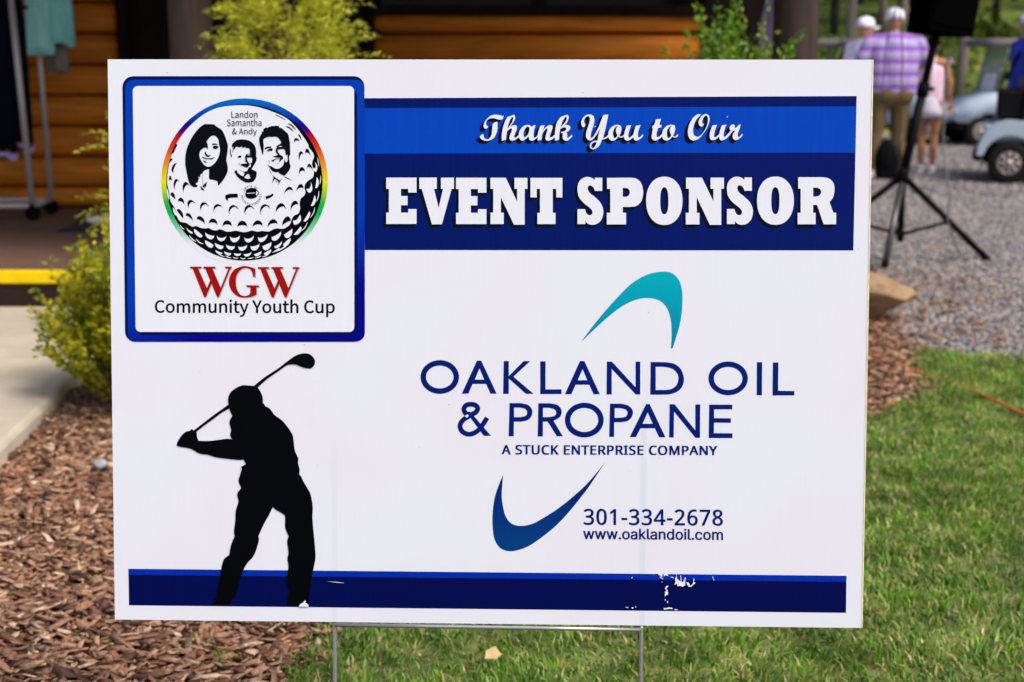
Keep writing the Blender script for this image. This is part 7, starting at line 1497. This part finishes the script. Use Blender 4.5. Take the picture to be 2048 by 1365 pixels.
P-7751,5046 -46,-34 41,-54 47,36 -6,6 -34,-26 -13,17 33,24 -6,7 -32,-25 -13,17 34,25
P-7688,5077 -53,-25 4,-7 22,10 24,-53 9,4 -24,53 22,10
P-7648,5057 10,2 3,16 -3,12 -22,-5 3,-12
P-7556,5089 -7,3 -8,1 -8,1 -16,-2 -11,-6 -4,-10 11,-13 22,-9 11,-11 -2,-4 -5,-3 -10,-1 -10,1 -9,3 -8,6 0,-12 9,-4 9,-2 11,0 14,2 11,6 4,9 -12,15 -21,9 -11,9 2,5 5,2 9,1 7,0 8,-3 9,-4
P-7437,5021 -19,9 -4,-8 11,-5 -6,-12 -4,1 -5,1 -4,1 -11,9 -4,12 2,13 9,10 12,4 13,-2 6,-4 6,-5 5,-6 4,8 -6,7 -5,4 -7,4 -17,3 -16,-6 -12,-13 -4,-18 6,-15 14,-12 7,-3 8,-2 9,0
P-7434,5020 -7,-16 0,-15 9,-13 15,-6 16,3 13,11 8,16 -1,15 -9,13 -15,6 -15,-3|P-7428,5015 11,8 11,3 11,-4 6,-10 0,-11 -6,-12 -10,-8 -11,-3 -11,4 -6,9 0,12
#
badge_print print_black 10
P-7848,4722 -1,8 -30,17 26,23 -1,9 -68,-9 1,-8 53,6 0,0 -24,-22 0,-2 28,-15 0,0 -52,-7 1,-9
P-7877,4698 -14,-9 -8,-14 1,-16 10,-12 16,-5 16,3 15,9 8,14 -1,16 -10,13 -16,4|P-7874,4691 13,2 11,-3 7,-9 1,-11 -5,-10 -11,-8 -14,-2 -11,4 -7,8 0,11 5,11
P-7784,4602 -6,7 -31,-23 -5,-3 -5,-2 -5,0 -4,1 -5,3 -5,5 -2,5 -2,5 0,5 2,4 2,4 5,4 32,23 -6,8 -33,-25 -10,-12 -1,-13 6,-13 13,-11 13,-2 14,5
P-7731,4558 -7,5 -33,-41 0,67 -6,5 -42,-53 6,-5 33,40 0,-66 6,-5
P-7669,4529 -53,23 -4,-8 22,-10 -24,-53 9,-4 25,53 21,-9
P-7627,4521 -6,1 -37,-63 9,-1 11,18 25,-4 4,-21 9,-1|P-7633,4507 6,-26 -19,3
P-7549,4520 -23,-2 6,-67 23,2
P-7466,4544 -8,-3 18,-48 -58,34 -7,-3 23,-63 8,3 -18,49 58,-34 7,2
P-7409,4582 -47,-32 38,-55 48,33 -5,7 -36,-25 -12,17 34,23 -5,8 -34,-24 -11,17 35,24
P-7363,4633 -37,-43 52,-43 37,44 -6,6 -29,-33 -16,13 27,31 -7,6 -26,-31 -16,13 28,32
P-7356,4644 61,-29 5,10 -27,12 2,4 4,5 6,3 13,3 17,3 5,12 -6,-2 -5,-1 -5,0 -9,-2 -8,-2 -7,-4 -1,8 -3,6 -6,5 -10,1 -10,-4 -8,-11|P-7344,4650 3,6 5,7 5,3 6,-1 4,-3 2,-6 -3,-9 -3,-6
P-7312,4758 -4,-7 -3,-7 -2,-7 -1,-17 4,-11 8,-6 16,9 13,19 13,9 3,-2 2,-6 0,-9 -3,-10 -5,-8 -7,-7 12,-2 5,8 4,8 2,11 1,14 -4,11 -9,6 -17,-9 -13,-19 -11,-9 -4,2 -2,7 1,8 2,7 4,8 6,7
P-7302,4793 4,1 4,0 2,1 17,6 3,1 2,2 1,2 -1,2 -2,1 -4,1 -17,4 -3,0 -3,0 -4,0 -8,-2 -5,-4 -1,-5 2,-6 5,-3
P-7261,4807 1,-6 3,-4 3,-1 3,2 1,4 1,6 -1,5 -3,4 -3,1 -3,-1 -1,-5"""
def decode(s):
    """outline code: P = straight sided, S = smooth through the points except at those marked '!'"""
    pts = []; x = y = 0
    for t in s[1:].split(' '):
        c = t.endswith('!') or s[0] == 'P'; a, b = t.rstrip('!').split(','); x += int(a); y += int(b); pts.append((x / 20000.0, y / 20000.0, c))
    if s[0] == 'P': return [(a, b) for a, b, _ in pts]
    n = len(pts); out = []
    for i in range(n):
        p1, p2 = pts[i], pts[(i + 1) % n]
        out.append((p1[0], p1[1]))
        if p1[2] and p2[2]: continue
        p0 = p1 if p1[2] else pts[i - 1]; p3 = p2 if p2[2] else pts[(i + 2) % n]
        for k in (0.25, 0.5, 0.75):
            q_ = []
            for d_ in (0, 1):
                a, b, c, e = p0[d_], p1[d_], p2[d_], p3[d_]
                q_.append(0.5 * (2 * b + (c - a) * k + (2 * a - 5 * b + 4 * c - e) * k * k + (-a + 3 * b - 3 * c + e) * k ** 3))
            out.append(tuple(q_))
    return out
parts_made = {}
for blk_ in ART.split('\n#\n'):
    lines = blk_.split('\n'); hd = lines[0].split(); name, mname, layer = hd[0], hd[1], int(hd[2])
    offs = [tuple(map(float, q_.split(','))) for q_ in hd[3].split(';')] if len(hd) > 3 else [(0.0, 0.0)]
    Vs, Fs = [], []
    prev = parts_made.get((name, mname))
    for si, (sh, (ox_, oz_)) in enumerate([(s_, o_) for o_ in offs for s_ in lines[1:]]):
        loops = [[(a + ox_, b + oz_) for a, b in decode(lp)] for lp in sh.split('|')]
        y_ = -0.00025 * layer - 0.0000015 * (si + (prev[2] if prev else 0))
        flat = [q_ for lp in loops for q_ in lp]
        tris = tessellate_polygon([[Vector((q_[0], q_[1], 0)) for q_ in lp] for lp in loops])
        o0 = len(Vs); Vs += [(q_[0], y_, q_[1] + ZB) for q_ in flat]
        for t in tris:
            a, b, c = (Vector(Vs[o0 + i]) for i in t)
            nn = (b - a).cross(c - a)
            Fs.append(tuple(o0 + i for i in (t if nn.y < 0 else reversed(t))))
    if prev:
        prev[1].append((Vs, Fs)); prev[2] += (len(lines) - 1) * len(offs)
    else: parts_made[(name, mname)] = [None, [(Vs, Fs)], (len(lines) - 1) * len(offs)]
for (name, mname), (_, chunks, _n) in parts_made.items():
    b = MB()
    for Vs, Fs in chunks: b.add(Vs, Fs)
    o = b.build(name, PM[mname], sign, fix=False)
    if name == 'ink_chips': o['kind'] = 'stuff'

# stake: two ribbed legs welded to a smooth crossbar under the board
def ribbed(x, x2, z0, z1, r):
    n_ = int((z1 - z0) / 0.0045); P_ = []; R_ = []
    for i in range(n_ + 1):
        f = i / n_; P_.append((x + (x2 - x) * f, BT / 2, z0 + (z1 - z0) * f)); R_.append(r * (1.0 if i % 2 else 0.80))
    return MB().tube(P_, R_, 10)
ribbed(-0.2500, -0.2478, -0.12, ZB - BH / 2 - 0.001, 0.0042).build('stake_leg', M['galv'], sign, True)
ribbed(0.2543, 0.2529, -0.12, ZB - BH / 2 - 0.001, 0.0042).build('stake_leg', M['galv'], sign, True)
MB().tube([(-0.2475, -0.001, ZB - BH / 2 - 0.0045), (-0.1, -0.001, ZB - BH / 2 - 0.0052), (0.1, -0.001, ZB - BH / 2 - 0.0060), (0.2527, -0.001, ZB - BH / 2 - 0.0068)], 0.0033, 12).build('stake_crossbar', M['galv'], sign, True)
